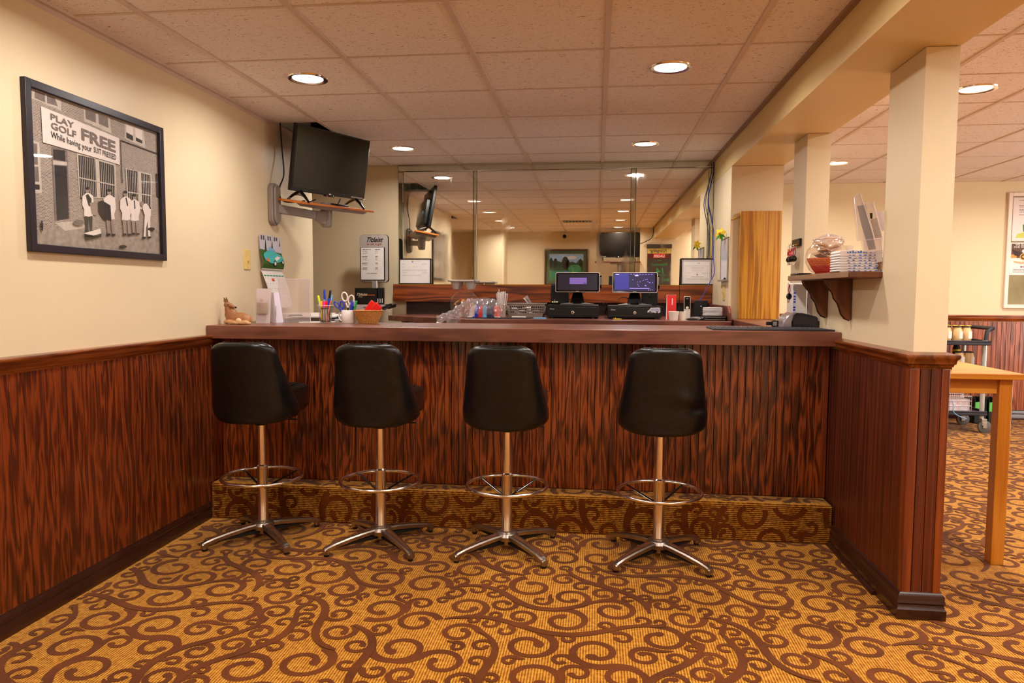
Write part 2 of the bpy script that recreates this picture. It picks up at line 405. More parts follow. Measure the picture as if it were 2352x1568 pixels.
def thing(name, label, cat, loc=(0, 0, 0), rz=0, group=None, rot=None):
    o = bpy.data.objects.new(name, None); COL.objects.link(o)
    o.empty_display_size = 0.05
    o.location = loc; o.rotation_euler = rot if rot else (0, 0, rz)
    o['label'] = label; o['category'] = cat
    if group: o['group'] = group
    return o
def tag(o, label, cat, group=None):
    o['label'] = label; o['category'] = cat
    if group: o['group'] = group
    return o
def struct(o): o['kind'] = 'structure'; return o
def children(o): return [c for c in COL.objects if c.parent == o]
def dup(root, loc, rz=None, label=None, group=None):
    kids = [(c, [g for g in COL.objects if g.parent == c]) for c in COL.objects if c.parent == root]
    r = root.copy(); COL.objects.link(r); r.location = loc
    if rz is not None: r.rotation_euler = (0, 0, rz)
    if label: r['label'] = label
    if group: r['group'] = group
    for c, gs in kids:
        cc = c.copy(); COL.objects.link(cc); cc.parent = r
        for g in gs:
            gg = g.copy(); COL.objects.link(gg); gg.parent = cc
    return r
def inst(o, loc, parent=None, name=None):     # one more piece that shares mesh data
    c = o.copy(); COL.objects.link(c); c.location = loc
    c.parent = parent if parent is not None else o.parent
    return c
def frame(origin, right, up=(0, 0, 1)):
    r = Vector(right).normalized(); u = Vector(up); u = (u - r * u.dot(r)).normalized(); n = u.cross(r)   # local y points into the surface
    f = r.cross(u) * -1
    return Matrix(((r.x, f.x, u.x, origin[0]), (r.y, f.y, u.y, origin[1]), (r.z, f.z, u.z, origin[2]), (0, 0, 0, 1)))
def arc(cx, cy, r, a0, a1, n, ry=None):
    ry = r if ry is None else ry
    return [(cx + r * math.cos(a0 + (a1 - a0) * i / n), cy + ry * math.sin(a0 + (a1 - a0) * i / n)) for i in range(n + 1)]
def rrect(x0, y0, x1, y1, r, n=5):
    return arc(x1 - r, y1 - r, r, 0, PI / 2, n) + arc(x0 + r, y1 - r, r, PI / 2, PI, n) + arc(x0 + r, y0 + r, r, PI, 1.5 * PI, n) + arc(x1 - r, y0 + r, r, 1.5 * PI, 2 * PI, n)

# ================================================================== SETTING
XL, XS, XC = -2.10, 0.95, 1.19        # left wall, beam face, half-wall core
YB, YR = 6.20, -0.95                  # back wall, rear wall
YF = 7.60                             # far wall of the side room
G0X, G0Y, GS = -1.7967, 2.7249, 0.6096

# floor ------------------------------------------------------------
floor = struct(MB().mat(CARPET).box(-3.3, -3.0, -0.05, 6.0, 7.7, 0.0).build('floor', smooth=0))
def vines(T, seed):
    """periodic scrollwork: long S-shaped stems, with curls of many sizes packed between and springing from them"""
    rnd = random.Random(seed)
    wrap = lambda d: (d + T / 2) % T - T / 2
    SP = np.zeros((0, 2)); stems = []; sid = []
    for _ in range(600):
        if len(stems) >= 13: break
        x, y, h = rnd.random() * T, rnd.random() * T, rnd.random() * 6.28; ph = rnd.random() * 6.28; s_ = rnd.choice((-1, 1)); P_ = []
        L = int(rnd.uniform(45, 105)); kap = rnd.uniform(3.2, 5.4)
        for i in range(L):
            P_.append((x, y)); h += .01 * kap * s_ * math.sin(2 * PI * i / 70 + ph * 0 + .4) * 1.3; x += .01 * math.cos(h); y += .01 * math.sin(h)
        A = np.array(P_)
        if len(SP):
            d = A[:, None, :] - SP[None]; d = (d + T / 2) % T - T / 2; dd = np.hypot(d[..., 0], d[..., 1])
            if (dd[6:] < .085).any(): continue
        sid += [(len(stems), i) for i in range(L)]; stems.append(A); SP = np.vstack([SP, A])
    D = np.zeros((0, 3)); discs = []
    for rmax, rmin, tries in ((.10, .072, 1500), (.072, .050, 3000), (.050, .036, 5000), (.036, .026, 6000)):
        for _ in range(tries):
            x, y = rnd.random() * T, rnd.random() * T
            ds = np.hypot((SP[:, 0] - x + T / 2) % T - T / 2, (SP[:, 1] - y + T / 2) % T - T / 2); i = int(ds.argmin()); bs = ds[i]
            if bs < rmin: continue
            bd = 9
            if len(D):
                dd = np.hypot((D[:, 0] - x + T / 2) % T - T / 2, (D[:, 1] - y + T / 2) % T - T / 2) - D[:, 2]; j = int(dd.argmin()); bd = dd[j]
                if bd < rmin: continue
            r = min(bs, bd, rmax)
            if bs <= bd + .03 or bs < r * 1.25:      # spring from the stem
                k, q = sid[i]; A = stems[k]; px, py = x + wrap(SP[i, 0] - x), y + wrap(SP[i, 1] - y); th = math.atan2(py - y, px - x)
                q0, q1 = max(0, q - 1), min(len(A) - 1, q + 1); tx, ty = A[q1] - A[q0]
                s_ = 1 if (-math.sin(th) * tx + math.cos(th) * ty) > 0 else -1
                n_ = max(4, int(r * 90)); tail = [(px + A[m][0] - A[q][0], py + A[m][1] - A[q][1]) for m in range(max(0, q - n_), q)]
            else:                                     # spring from a neighbouring curl, turning the other way
                o = discs[j]; ox, oy, pr = x + wrap(o[0] - x), y + wrap(o[1] - y), o[2]; th = math.atan2(oy - y, ox - x); s_ = -o[3]
                px, py = x + r * math.cos(th), y + r * math.sin(th); pa = math.atan2(py - oy, px - ox); sw = min(1.5, max(.4, 1.3 * r / pr))
                tail = [(ox + pr * math.cos(pa - o[3] * sw * (1 - m / 9)), oy + pr * math.sin(pa - o[3] * sw * (1 - m / 9))) for m in range(9)]
            discs.append((x, y, r, s_, th, tail)); D = np.vstack([D, [x, y, r]])
    out = []
    def ribbon(pts, ws):
        L = []
        for i, p in enumerate(pts):
            q0 = pts[max(0, i - 1)]; q1 = pts[min(len(pts) - 1, i + 1)]
            dx, dy = q1[0] - q0[0], q1[1] - q0[1]; d = math.hypot(dx, dy) or 1e-6
            nx, ny = -dy / d * ws[i], dx / d * ws[i]
            L.append(((p[0] - nx, p[1] - ny), (p[0] + nx, p[1] + ny)))
        return L
    for x, y, r, s_, th, tail in discs:
        w0 = .0058 + .066 * r; k = len(tail); pts = list(tail); ws = [w0 * (.3 + 1.2 * (i / max(1, k)) ** .7) for i in range(k)]
        n = max(16, int(r * 330)); turn = 2 * PI * (1.05 + .25 * rnd.random()) if r > .05 else 2 * PI * (.82 + .2 * rnd.random())
        for i in range(n + 1):
            t = i / n; a = th + s_ * turn * t; rr = r * (1.0 - .70 * t ** 1.05)
            w = w0 * (1.5 - 1.7 * t if t < .3 else 1.0) * (1.0 if t < .86 else 1 + .6 * math.sin(PI * (t - .86) / .14))
            pts.append((x + rr * math.cos(a), y + rr * math.sin(a))); ws.append(w * (1 if t < .985 else .6))
        out.append(ribbon(pts, ws))
    for A in stems:
        n = len(A); out.append(ribbon([tuple(p) for p in A], [.0034 + .0130 * math.sin(PI * (i + .5) / n) ** .5 for i in range(n)]))
    return out
VT = 1.62
VIN = vines(VT, 11)
def vine_mesh(x0, x1, y0, y1, fn, name, parent, ox=0.0, oy=0.0, flip=1):
    va = []; fa = []; k = 0
    i0, i1 = int((x0 - ox) // VT) - 1, int((x1 - ox) // VT) + 1
    j0, j1 = int((y0 - oy) // VT) - 1, int((y1 - oy) // VT) + 1
    for i in range(i0, i1 + 1):
        for j in range(j0, j1 + 1):
            for ci, L in enumerate(VIN):
                lift = 0.0008 + 0.000012 * ci
                run = []
                def flush(run):
                    nonlocal k
                    if len(run) > 1:
                        for a, b in run: va.append(fn(a[0], a[1], lift)); va.append(fn(b[0], b[1], lift))
                        for q in range(len(run) - 1):
                            (ax, ay), (bx, by), (cx, cy) = run[q][0], run[q][1], run[q + 1][0]
                            f = (k + 2 * q, k + 2 * q + 1, k + 2 * q + 3, k + 2 * q + 2)
                            fa.append(f if ((bx - ax) * (cy - ay) - (by - ay) * (cx - ax)) * flip > 0 else f[::-1])
                        k += 2 * len(run)
                for a, b in L:
                    A = (a[0] + i * VT + ox, a[1] + j * VT + oy); B = (b[0] + i * VT + ox, b[1] + j * VT + oy)
                    if x0 <= A[0] <= x1 and y0 <= A[1] <= y1 and x0 <= B[0] <= x1 and y0 <= B[1] <= y1: run.append((A, B))
                    else: flush(run); run = []
                flush(run)
    me = bpy.data.meshes.new(name); me.from_pydata(va, [], fa); me.materials.append(PILE); me.update()
    o = bpy.data.objects.new(name, me); COL.objects.link(o); o.parent = parent; o['kind'] = 'stuff'
    return o
vine_mesh(-2.07, 5.9, 0.9, 7.55, lambda x, y, l: (x, y, l), 'carpet_scroll', floor)

# carpeted step under the bar ---------------------------------------
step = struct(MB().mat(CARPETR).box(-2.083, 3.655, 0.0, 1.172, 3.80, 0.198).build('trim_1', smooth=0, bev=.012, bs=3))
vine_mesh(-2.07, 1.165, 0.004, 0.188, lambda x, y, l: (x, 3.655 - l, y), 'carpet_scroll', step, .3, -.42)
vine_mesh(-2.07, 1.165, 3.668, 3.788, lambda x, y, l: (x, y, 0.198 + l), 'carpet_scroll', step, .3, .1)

# walls ---------------------------------------------------------------
wl = struct(MB().mat(WALL).box(XL - .13, 2.06, 0, XL, 5.17, 2.6).build('wall_left', smooth=0))
struct(MB().mat(WALL).box(-3.3, YB, 0, 1.31, YB + .1, 2.6).build('wall_back', smooth=0))
struct(MB().mat(WALL).box(-3.42, -1.05, 0, -3.3, 6.3, 2.6).build('wall_outer', smooth=0))
struct(MB().mat(WALL).box(-3.3, YR - .1, 0, 0.72, YR, 2.6).build('wall_rear', smooth=0))
struct(MB().mat(WALL).box(-2.20, YR, 0, -1.66, -0.45, 2.45).build('wall_pier', smooth=0, bev=.02, bs=4))
struct(MB().mat(WALL).box(0.72, -0.22, 0, 2.6, -0.12, 2.6).box(.72, YR - .1, 0, .82, -.22, 2.6).build('wall_rear_right', smooth=0))
struct(MB().mat(WALL).box(2.5, -3.0, 0, 6.0, -2.9, 2.6).box(2.5, -2.9, 0, 2.6, -.22, 2.6).build('wall_side_rear', smooth=0))
stub = struct(MB().mat(WALL).box(XS, 5.385, 0, 1.31, YB, 2.15).build('wall_right', smooth=0))
col1 = struct(MB().mat(WALL).box(XC, 2.87, 0, 1.308, 3.20, 2.15).box(XC, 3.20, 0, 1.308, 4.17, 1.312).build('wall_half', smooth=0))
struct(MB().mat(WALL).box(1.18, 4.335, 0, 1.307, 4.61, 2.15).build('wall_column', smooth=0))
struct(MB().mat(BEAM).box(XS, -.12, 2.152, 1.31, YB, 2.40).build('wall_beam', smooth=0))
wf = struct(MB().mat(WALL_GREY).box(1.31, YF, 0, 6.1, YF + .1, 2.6).build('wall_far', smooth=0))
struct(MB().mat(WALL_GREY).box(5.95, -3.0, 0, 6.05, 7.7, .9).box(5.95, -3, 2.1, 6.05, 7.7, 2.6).box(5.95, 5.85, .9, 6.05, 7.7, 2.1).box(5.95, -3, .9, 6.05, 3.35, 2.1).build('wall_side', smooth=0))

# ceiling ---------------------------------------------------------------
ceil = struct(MB().mat(BLACKM).box(-3.3, -3.0, 2.56, 6.0, 7.7, 2.62).build('ceiling', smooth=0))
def tile_mesh(w, d, name='ceiling_tile'):
    return MB().mat(CEILM).box(-w / 2, -d / 2, 0, w / 2, d / 2, .016).build(name, ceil, smooth=0)
tiles = {}
def ctile(x0, x1, y0, y1, dz=0.0, rot=None):
    w, d = round(x1 - x0 - .004, 3), round(y1 - y0 - .004, 3)
    loc = ((x0 + x1) / 2, (y0 + y1) / 2, CEIL + dz)
    if (w, d) not in tiles:
        o = tiles[(w, d)] = tile_mesh(w, d); o.location = loc
    else: o = inst(tiles[(w, d)], loc)
    if rot: o.rotation_euler = rot
    return o
xe = [XL] + [G0X + i * GS for i in range(5)] + [XS]
ye = [YR] + [G0Y + j * GS for j in range(-5, 6)] + [YB]
for i in range(len(xe) - 1):
    for j in range(len(ye) - 1):
        if i == 0 and abs(ye[j] - (G0Y + 3 * GS)) < .01: continue          # the tile missing above the television
        if i == 0 and ye[j + 1] < 2.1: continue
        ctile(xe[i], xe[i + 1], ye[j], ye[j + 1], rot=((.008, 0, 0) if (i, j) == (1, len(ye) - 2) else None))
for j in range(len(ye) - 1):                                                # behind the left wall's ends
    if ye[j + 1] < 2.1: ctile(-3.3 + .61, XL, ye[j], ye[j + 1]); ctile(XL, xe[1], ye[j], ye[j + 1]); ctile(-3.3, -2.69, ye[j], ye[j + 1])
    if ye[j] > 5.1: ctile(-2.7, XL, ye[j], ye[j + 1]); ctile(-3.3, -2.7, ye[j], ye[j + 1])
xr = [1.31] + [1.708 + k * .545 for k in range(8)] + [5.95]
yr = [-.12] + [3.328 + k * .5756 for k in range(-5, 8)] + [YF]
for i in range(len(xr) - 1):
    for j in range(len(yr) - 1): ctile(xr[i], xr[i + 1], yr[j], yr[j + 1])
gb = {}
def bar(x, y, L, along, wd=.024, drop=.0035):
    key = (round(L, 3), along, wd)
    if key not in gb:
        m = MB().mat(GRID)
        if along == 'Y': m.box(-wd / 2, -L / 2, -drop, wd / 2, L / 2, 0.0)
        else: m.box(-L / 2, -wd / 2, -drop, L / 2, wd / 2, 0.0)
        gb[key] = m.build('grid_bar', ceil, smooth=0, bev=.001, bs=1); gb[key].location = (x, y, CEIL)
        return gb[key]
    return inst(gb[key], (x, y, CEIL))
for x in xe[1:-1]: bar(x, (YR + YB) / 2, YB - YR, 'Y', .026, .006)
for y in ye[1:-1]:
    for i in range(len(xe) - 1):
        if xe[i] == XL and y < 2.1: continue
        bar((xe[i] + xe[i + 1]) / 2, y, xe[i + 1] - xe[i] - .026 * (i > 0), 'X', .016, .003)
for x in xr[1:-1]: bar(x, 3.74, 7.68, 'Y', .022, .005)
for y in yr[1:-1]: bar(3.63, y, 4.62, 'X', .014, .003)
MB().mat(GRID).box(XL, 2.06, CEIL - .012, XL + .022, 5.17, CEIL).box(XL, 2.06, CEIL - .03, XL + .002, 4.5, CEIL).build('edge_angle', ceil, smooth=0)
MB().mat(P('edge_angle_brown', (150, 122, 96), .5)).box(XS - .024, -.1, CEIL - .014, XS, YB, CEIL).build('edge_angle', ceil, smooth=0)

# ceiling lights ----------------------------------------------------------
def downlight(x, y, label, group):
    t = thing('ceiling_light', label, 'light', (x, y, CEIL), 0, group)
    MB().mat(CHROME).lathe([(.078, -.001), (.092, -.007), (.101, -.006), (.104, -.001), (.104, .0), (.078, .0)], seg=40, cap=False).build('trim_ring', t)
    MB().mat(P('lamp_glow', (255, 244, 236), .5, emit=(255, 240, 226), es=2.2)).lathe([(.0001, -.002), (.078, -.0018), (.078, -.0006), (.0001, -.0006)], seg=40).build('diffuser', t)
    return t
NM = {5.47: 'in the row beside the mirror', 3.64: 'above the bar front', 2.42: 'in the row nearest before the bar', 1.20: 'in the row above the viewer', -0.02: 'in the rearmost row of the mirror'}
dl = None
for x, y in BAR_LAMPS:
    lab = 'recessed ceiling light %s, %s side' % (NM[y], 'left' if x < 0 else 'right')
    dl = downlight(x, y, lab, 'recessed lights over the bar') if dl is None else dup(dl, (x, y, CEIL), None, lab, 'recessed lights over the bar')
SN = ['beyond the square column, nearer one', 'beyond the second column, farther one', 'out of frame before the square column', 'farthest to the right, by the far wall', 'to the right over the side room', 'to the right, nearest the viewer', 'beside the rear wall']
for (x, y), s_ in zip(SIDE_LAMPS, SN):
    dup(dl, (x, y, CEIL), None, 'round white recessed side-room ceiling light ' + s_, 'recessed lights of the side room')

# wainscot ----------------------------------------------------------------
PITCH = .0385
def boards(mat, n, start, step, mk, parent, pitch, name='board'):
    """bead boards: one shared mesh, one object each"""
    first = None
    for k in range(n):
        loc = (start[0] + step[0] * k, start[1] + step[1] * k, start[2])
        if first is None: first = mk().build(name, parent, smooth=25); first.location = loc
        else: inst(first, loc)
def board_profile(p, th):       # rounded bead + flat, with a recessed joint, section in (along, out)
    g = .0008; q = th - .0022
    return [(g, 0), (g, q), (g + .0016, th), (p - .0085, th), (p - .0075, th - .0012), (p - .0065, th - .0012), (p - .0055, th), (p - g - .0016, th), (p - g, q), (p - g, 0)]
# bar front
bf = struct(MB().mat(P('dark_joint_core', (30, 10, 5), .5)).box(-2.085, 3.812, .0, 1.175, 3.85, .985).build('wall_bar_front', smooth=0))  # very dark brown core that shows in the board joints
th = .012
mkf = lambda: MB().mat(OAKF).prism([(a, 3.812 - 3.812 - b) for a, b in board_profile(PITCH, th)], .198, .982, 'Z')
boards(OAKF, 84, (-2.083, 3.812, 0), (PITCH, 0), mkf, bf, PITCH)
MB().mat(TRIMZ).box(1.148, 3.792, .198, 1.174, 3.812, .982).build('corner_trim', bf, bev=.003)
MB().mat(TRIMZ).box(-2.085, 3.795, .198, -2.068, 3.812, .982).build('corner_trim', bf, bev=.003)
# left wall wainscot
mkl = lambda: MB().mat(OAK).prism([(b, a) for a, b in board_profile(PITCH, th)][::-1], .09, .95, 'Z')
boards(OAK, 45, (XL, 2.065, 0), (0, PITCH), mkl, wl, PITCH)
RP = [(0, 0), (.012, 0), (.014, .008), (.019, .010), (.021, .018), (.026, .021), (.030, .030), (.030, .040), (.037, .045), (.040, .053), (.037, .060), (.0, .062)]
MB().mat(RAILY).prism([(XL + a, .944 + b) for a, b in RP], 2.055, 3.70, 'Y').build('rail', wl, smooth=50)
BP = [(0, 0), (.017, 0), (.018, .05), (.014, .056), (.014, .062), (.019, .068), (.017, .080), (.013, .086), (.012, .094), (.006, .099), (0, .10)]
struct(MB().mat(BASEM).prism([(XL + a, b) for a, b in BP], 2.055, 3.657, 'Y').build('baseboard_left', smooth=40))
MB().mat(OAK).box(XL, 3.70, .2, XL + .014, 3.80, .99).build('corner_trim', wl, bev=.002)
# half wall
hw = col1
mkh = lambda: MB().mat(OAKD).prism([(-b, a) for a, b in board_profile(PITCH, th)], .10, .966, 'Z')
boards(OAKD, 24, (XC, 2.898, 0), (0, PITCH), mkh, hw, PITCH)
for k in range(2):
    MB().mat(OAKD).prism([(a, -b) for a, b in board_profile(PITCH, th)], .10, .966, 'Z').build('board', hw, (1.2135 + k * PITCH, 2.87, 0), smooth=25)
MB().mat(OAKD).box(XC + .10, 2.87 - .008, .10, 1.308, 2.87, .966).build('board', hw, smooth=0)
MB().mat(TRIMZ).box(XC - .013, 2.856, .10, XC + .0225, 2.897, .966).build('corner_trim', hw, bev=.003)
MB().mat(TRIMZ).box(1.291, 2.856, .10, 1.320, 2.9, .966).build('corner_trim', hw, bev=.003)
MB().mat(OAKD).box(1.308, 2.9, .1, 1.318, 4.17, .966).build('back_panel', hw, smooth=0)
def mitred(prof, x0, x1, y0, y1, zb):   # moulding round the end: left side, front, right side
    m = MB(); vs = []; fs = []; n = len(prof)
    for (px, py, sx, sy) in ((x0, y1, -1, 0), (x0, y0, -1, -1), (x1, y0, 1, -1), (x1, y1, 1, 0)):
        for a, b in prof: vs.append((px + sx * a, py + sy * a, zb + b))
    for s_ in range(3):
        for k in range(n):
            k2 = (k + 1) % n
            fs.append((s_ * n + k, s_ * n + k2, (s_ + 1) * n + k2, (s_ + 1) * n + k))
    fs += [tuple(range(n)), tuple(range(4 * n - 1, 3 * n - 1, -1))]
    m.add(vs, fs); return m
RP2 = [(0, 0), (.012, 0), (.014, .008), (.019, .010), (.021, .018), (.026, .021), (.028, .036), (.034, .041), (.037, .049), (.035, .056), (.0, .064)]
m = mitred(RP2, XC, 1.308, 2.87, 3.665, .964); m.mats = [RAILY]; m.build('rail', hw, smooth=50)
BP2 = [(0, 0), (.019, 0), (.020, .040), (.015, .046), (.013, .058), (.018, .066), (.014, .078), (.014, .090), (.010, .098), (0, .104)]
m = mitred(BP2, XC - .012, 1.318, 2.858, 3.657, 0); m.mats = [BASEM]; bb = struct(m.build('baseboard_right', smooth=40))
MB().mat(BASEM).prism([(XC - .031 - .014 * math.cos(a) * 1, .0 + .018 * math.sin(a)) for a in [i * PI / 2 / 6 for i in range(7)]] + [(XC - .031, 0)], 3.06, 3.65, 'Y').build('shoe_molding', bb, smooth=50)
# far wall wainscot: the joints are too fine to pick apart, so one joined piece
m = MB().mat(OAKFAR)
for k in range(62): m.prism([(3.1 + k * .043 + a, YF - b) for a, b in board_profile(.043, .01)], .1, .97, 'Z')
for k in range(42): m.prism([(1.32 + k * .043 + a, YF - b) for a, b in board_profile(.043, .01)], .1, .97, 'Z')
o = m.build('bead_board', wf, smooth=0); o['kind'] = 'stuff'
MB().mat(RAIL).prism([(YF - a, .975 + b) for a, b in RP], 1.31, 5.95, 'X').build('rail', wf, smooth=50)
struct(MB().mat(BASEM).prism([(YF - a, b) for a, b in BP], 1.31, 5.95, 'X').build('baseboard_far', smooth=40))
MB().mat(IVORY).box(1.74, YF - .008, 1.30, 1.82, YF, 1.42).build('wall_plate', wf, bev=.002)
# side-room window, unseen, added for its light; guessed from a far-wall patch
wn = struct(MB().mat(WHITE).box(5.93, 3.30, .85, 5.98, 5.90, .92).box(5.93, 3.3, 2.08, 5.98, 5.9, 2.14).box(5.93, 3.3, .9, 5.98, 3.37, 2.1).box(5.93, 5.83, .9, 5.98, 5.9, 2.1).box(5.94, 4.57, .9, 5.97, 4.62, 2.1).build('window_added_1', smooth=0))
MB().mat(P('added_glow_pane', (220, 228, 236), .1, emit=(235, 240, 255), es=1.0)).box(5.985, 3.37, .92, 5.99, 5.83, 2.08).build('pane', wn, smooth=0)

# ================================================================== THE BAR
def thingF(name, label, cat, origin, right, up=(0, 0, 1), group=None):
    t = thing(name, label, cat, (0, 0, 0), 0, group); t.matrix_world = frame(origin, right, up); return t
CT = 1.057       # counter top height
o = MB().mat(TOP).box(-2.097, 3.67, .985, 1.1885, 4.24, CT).build('bar_countertop', bev=.003)
tag(o, 'long reddish brown laminate bar countertop over the wainscot front', 'countertop')
t = thing('side_counter', 'narrow brown counter running back from the bar to the golden oak board', 'counter', (1.05, 4.8, 0))
MB().mat(TOP).box(-.098, -.559, .985, .125, .56, CT).build('counter_top', t, bev=.003)
MB().mat(OAKD).box(-.06, -.55, 0, .12, .55, .985).build('side_panel', t)

# stools ----------------------------------------------------------------
def shell_k(z): return max(0, min(1, (z - .64) / .36))
def shell_xy(u, z, w_, inner):
    """U-shaped section: flat back that turns forward into side wings"""
    k = shell_k(z); ph = abs(u) * PI / 2; t = .042 if inner else 0
    D = .150 * (1 - k) ** 1.15 + .052
    yb = -.185 - .045 * k
    x = (w_ - t * .45) * math.sin(ph) ** .72
    y = yb + t + (D - t * .6) * (1 - max(0, math.cos(ph)) ** .62) - .010 * math.cos(ph)
    return (x if u > 0 else -x), y
def shell_w(z, zt=1.002, zb=.612):
    w = .204 - .053 * max(0, (z - .70) / .30) ** .9 if z > .70 else .204
    r = .045
    if z > zt - r: w -= r - math.sqrt(max(0, r * r - (z - zt + r) ** 2))
    r = .05
    if z < zb + r: w -= (r - math.sqrt(max(0, r * r - (zb + r - z) ** 2))) * 1.3
    return w
def make_stool(label):
    t = thing('bar_stool', label, 'bar stool', (0, 0, 0), 0, 'black swivel bar stools at the bar')
    for k in range(4):
        a = PI / 4 + k * PI / 2
        R_ = Matrix.Rotation(a, 4, 'Z')
        m = MB().mat(ALU).tf(R_)
        sec = [(.015, .088, .026), (.09, .083, .024), (.17, .072, .020), (.245, .058, .017), (.283, .048, .0165), (.300, .038, .0155)]
        vs = []; fs = []
        for r, z, h in sec: vs += [(r, -h, z - .006), (r, -h + .005, z), (r, h - .005, z), (r, h, z - .006), (r, h - .002, z - .022), (r, -h + .002, z - .022)]
        for i in range(len(sec) - 1):
            for q in range(6): fs.append((i * 6 + q, (i + 1) * 6 + q, (i + 1) * 6 + (q + 1) % 6, i * 6 + (q + 1) % 6))
        fs += [(0, 1, 2, 3, 4, 5), tuple(range(len(sec) * 6 - 1, len(sec) * 6 - 7, -1))]
        m.add(vs, fs)
        m.lathe([(.0145, .012), (.0165, .03), (.0165, .040), (.006, .045)], (.286, 0, 0), 12)
        leg = m.build('leg', t, smooth=45)
        MB().mat(BLACK).tf(R_).lathe([(.012, 0.0), (.0135, .004), (.012, .013)], (.286, 0, 0), 12).build('foot_glide', leg)
        MB().mat(BROWNPAD).tf(R_).add([(.06, -.012, .0873), (.06, .012, .0873), (.275, .008, .0516), (.275, -.008, .0516), (.17, .010, .0737), (.17, -.010, .0737)], [(0, 5, 4, 1), (5, 3, 2, 4)]).build('leg_inlay', leg)
        MB().mat(BLACKM).tf(R_).box(.02, -.010, .034, .24, .010, .052).build('leg_underside', leg)
    MB().mat(ALU).lathe([(.052, .055), (.056, .075), (.048, .088), (.030, .094), (.030, .10)], seg=28).lathe([(.025, .03), (.025, .06)], seg=16).build('hub', t)
    MB().mat(CHROME).lathe([(.0300, .093), (.0265, .10), (.0250, .36), (.0265, .364), (.0265, .374), (.0210, .380), (.0205, .60)], seg=28).build('pole', t, smooth=40)
    ring = MB().mat(CHROME).tube([(.193 * math.cos(a), .193 * math.sin(a), .318) for a in [2 * PI * i / 48 for i in range(48)]], .0085, 10, True).build('foot_ring', t, smooth=60)
    for k in range(4):
        a = PI / 4 + k * PI / 2 + .1
        c, s_ = math.cos(a), math.sin(a)
        MB().mat(BLACKG).tube([(.024 * c, .024 * s_, .262), (.10 * c, .10 * s_, .285), (.188 * c, .188 * s_, .313)], .0065, 8, False, .6).build('strut', ring, smooth=60)
    MB().mat(CHROME).lathe([(.028, .252), (.028, .268)], seg=20).build('collar', ring)
    MB().mat(BLACKM).box(-.10, -.09, .604, .10, .12, .625).cyl((0, 0, .58), (0, 0, .6), .035).cyl((.0, .02, .606), (.175, .03, .604), .004).build('swivel_plate', t, bev=.004)
    # seat: rounded cushion with sewn channels
    prof = rrect(-.174, -.150, .174, .228, .060, 6)
    vs = []; fs = []; n = len(prof)
    lev = [(.94, .640), (1.0, .652), (1.0, .742), (.985, .756), (.94, .764), (.80, .768), (.4, .772), (.05, .772)]
    for sc, z in lev: vs += [(x * sc, .015 + (y - .015) * sc, z + (.004 * math.sin(x * sc * 2 * PI / .045) if sc < .9 else 0)) for x, y in prof]
    for i in range(len(lev) - 1):
        for q in range(n): fs.append((i * n + q, i * n + (q + 1) % n, (i + 1) * n + (q + 1) % n, (i + 1) * n + q))
    fs += [tuple(range(n - 1, -1, -1)), tuple(range((len(lev) - 1) * n, len(lev) * n))]
    seat = MB().mat(VINYL).add(vs, fs).build('seat', t, smooth=50)
    MB().mat(VINYL).tube([(x * 1.0, y, .754) for x, y in prof], .0035, 6, True).build('piping', seat, smooth=60)
    for k in range(-3, 4):
        MB().mat(VINYL).tube([(k * .045, -.12, .772), (k * .045, .02, .775), (k * .045, .165, .770)], .0045, 6).build('seat_welt', seat, smooth=60)
    # back shell
    nz, nu = 26, 24; vs = []; fs = []
    def g(i, j, inner):
        z = .612 + (1.002 - .612) * j / nz; u = -1 + 2 * i / nu
        zc = min(max(z, .6125), 1.0015); hw_ = max(.03, shell_w(zc))
        x, y = shell_xy(u, z, hw_, inner)
        return (x, y, z)
    for inner in (0, 1):
        for j in range(nz + 1):
            for i in range(nu + 1): vs.append(g(i, j, inner))
    S = (nu + 1) * (nz + 1)
    for j in range(nz):
        for i in range(nu):
            a = j * (nu + 1) + i
            fs.append((a, a + 1, a + nu + 2, a + nu + 1)); fs.append((S + a, S + a + nu + 1, S + a + nu + 2, S + a + 1))
    rim = [(0, i) for i in range(nu)] + [(j, nu) for j in range(nz)] + [(nz, i) for i in range(nu, 0, -1)] + [(j, 0) for j in range(nz, 0, -1)]
    ids = [j * (nu + 1) + i for j, i in rim]
    for q in range(len(ids)):
        a, b = ids[q], ids[(q + 1) % len(ids)]; fs.append((a, a + S, b + S, b))
    back = MB().mat(VINYL).add(vs, fs).build('backrest', t, smooth=70)
    sb = back.modifiers.new('soft', 'SUBSURF'); sb.levels = 1; sb.render_levels = 1
    side = [g(nu, j, 1) for j in range(3, nz)] + [g(i, nz, 1) for i in range(nu - 1, 0, -1)] + [g(0, j, 1) for j in range(nz - 1, 2, -1)]
    MB().mat(VINYL).tube([(x, y - .01, z) for x, y, z in side], .004, 6).build('piping', back, smooth=60)
    return t
SX = [-1.655, -1.045, -.418, .302]
SL = ['black vinyl bar stool nearest the left wall, its seat turned into view', 'second black vinyl bar stool from the left wall, below the pen cups',
      'third black vinyl bar stool from the left, slim narrow back', 'rightmost black vinyl bar stool, with a dent low on its back']
st = make_stool(SL[0]); st.location = (SX[0], 3.385, 0); st.rotation_euler = (0, 0, .03)
for k in (1, 2, 3): dup(st, (SX[k], 3.385 if k < 3 else 3.37, 0), (.03, 0, -.04, -.0)[k], SL[k])
# the dent of the rightmost stool
last = [o for o in COL.objects if o.parent and o.parent.get('label') == SL[3] and o.name.startswith('backrest')][0]
last.data = last.data.copy()
for v in last.data.vertices:
    if v.co.y < -.09:
        v.co.y += .022 * math.exp(-((v.co.x - .150) / .050) ** 2 - ((v.co.z - .742) / .020) ** 2)
        v.co.y -= .010 * math.exp(-((v.co.x - .10) / .045) ** 2 - ((v.co.z - .785) / .03) ** 2)

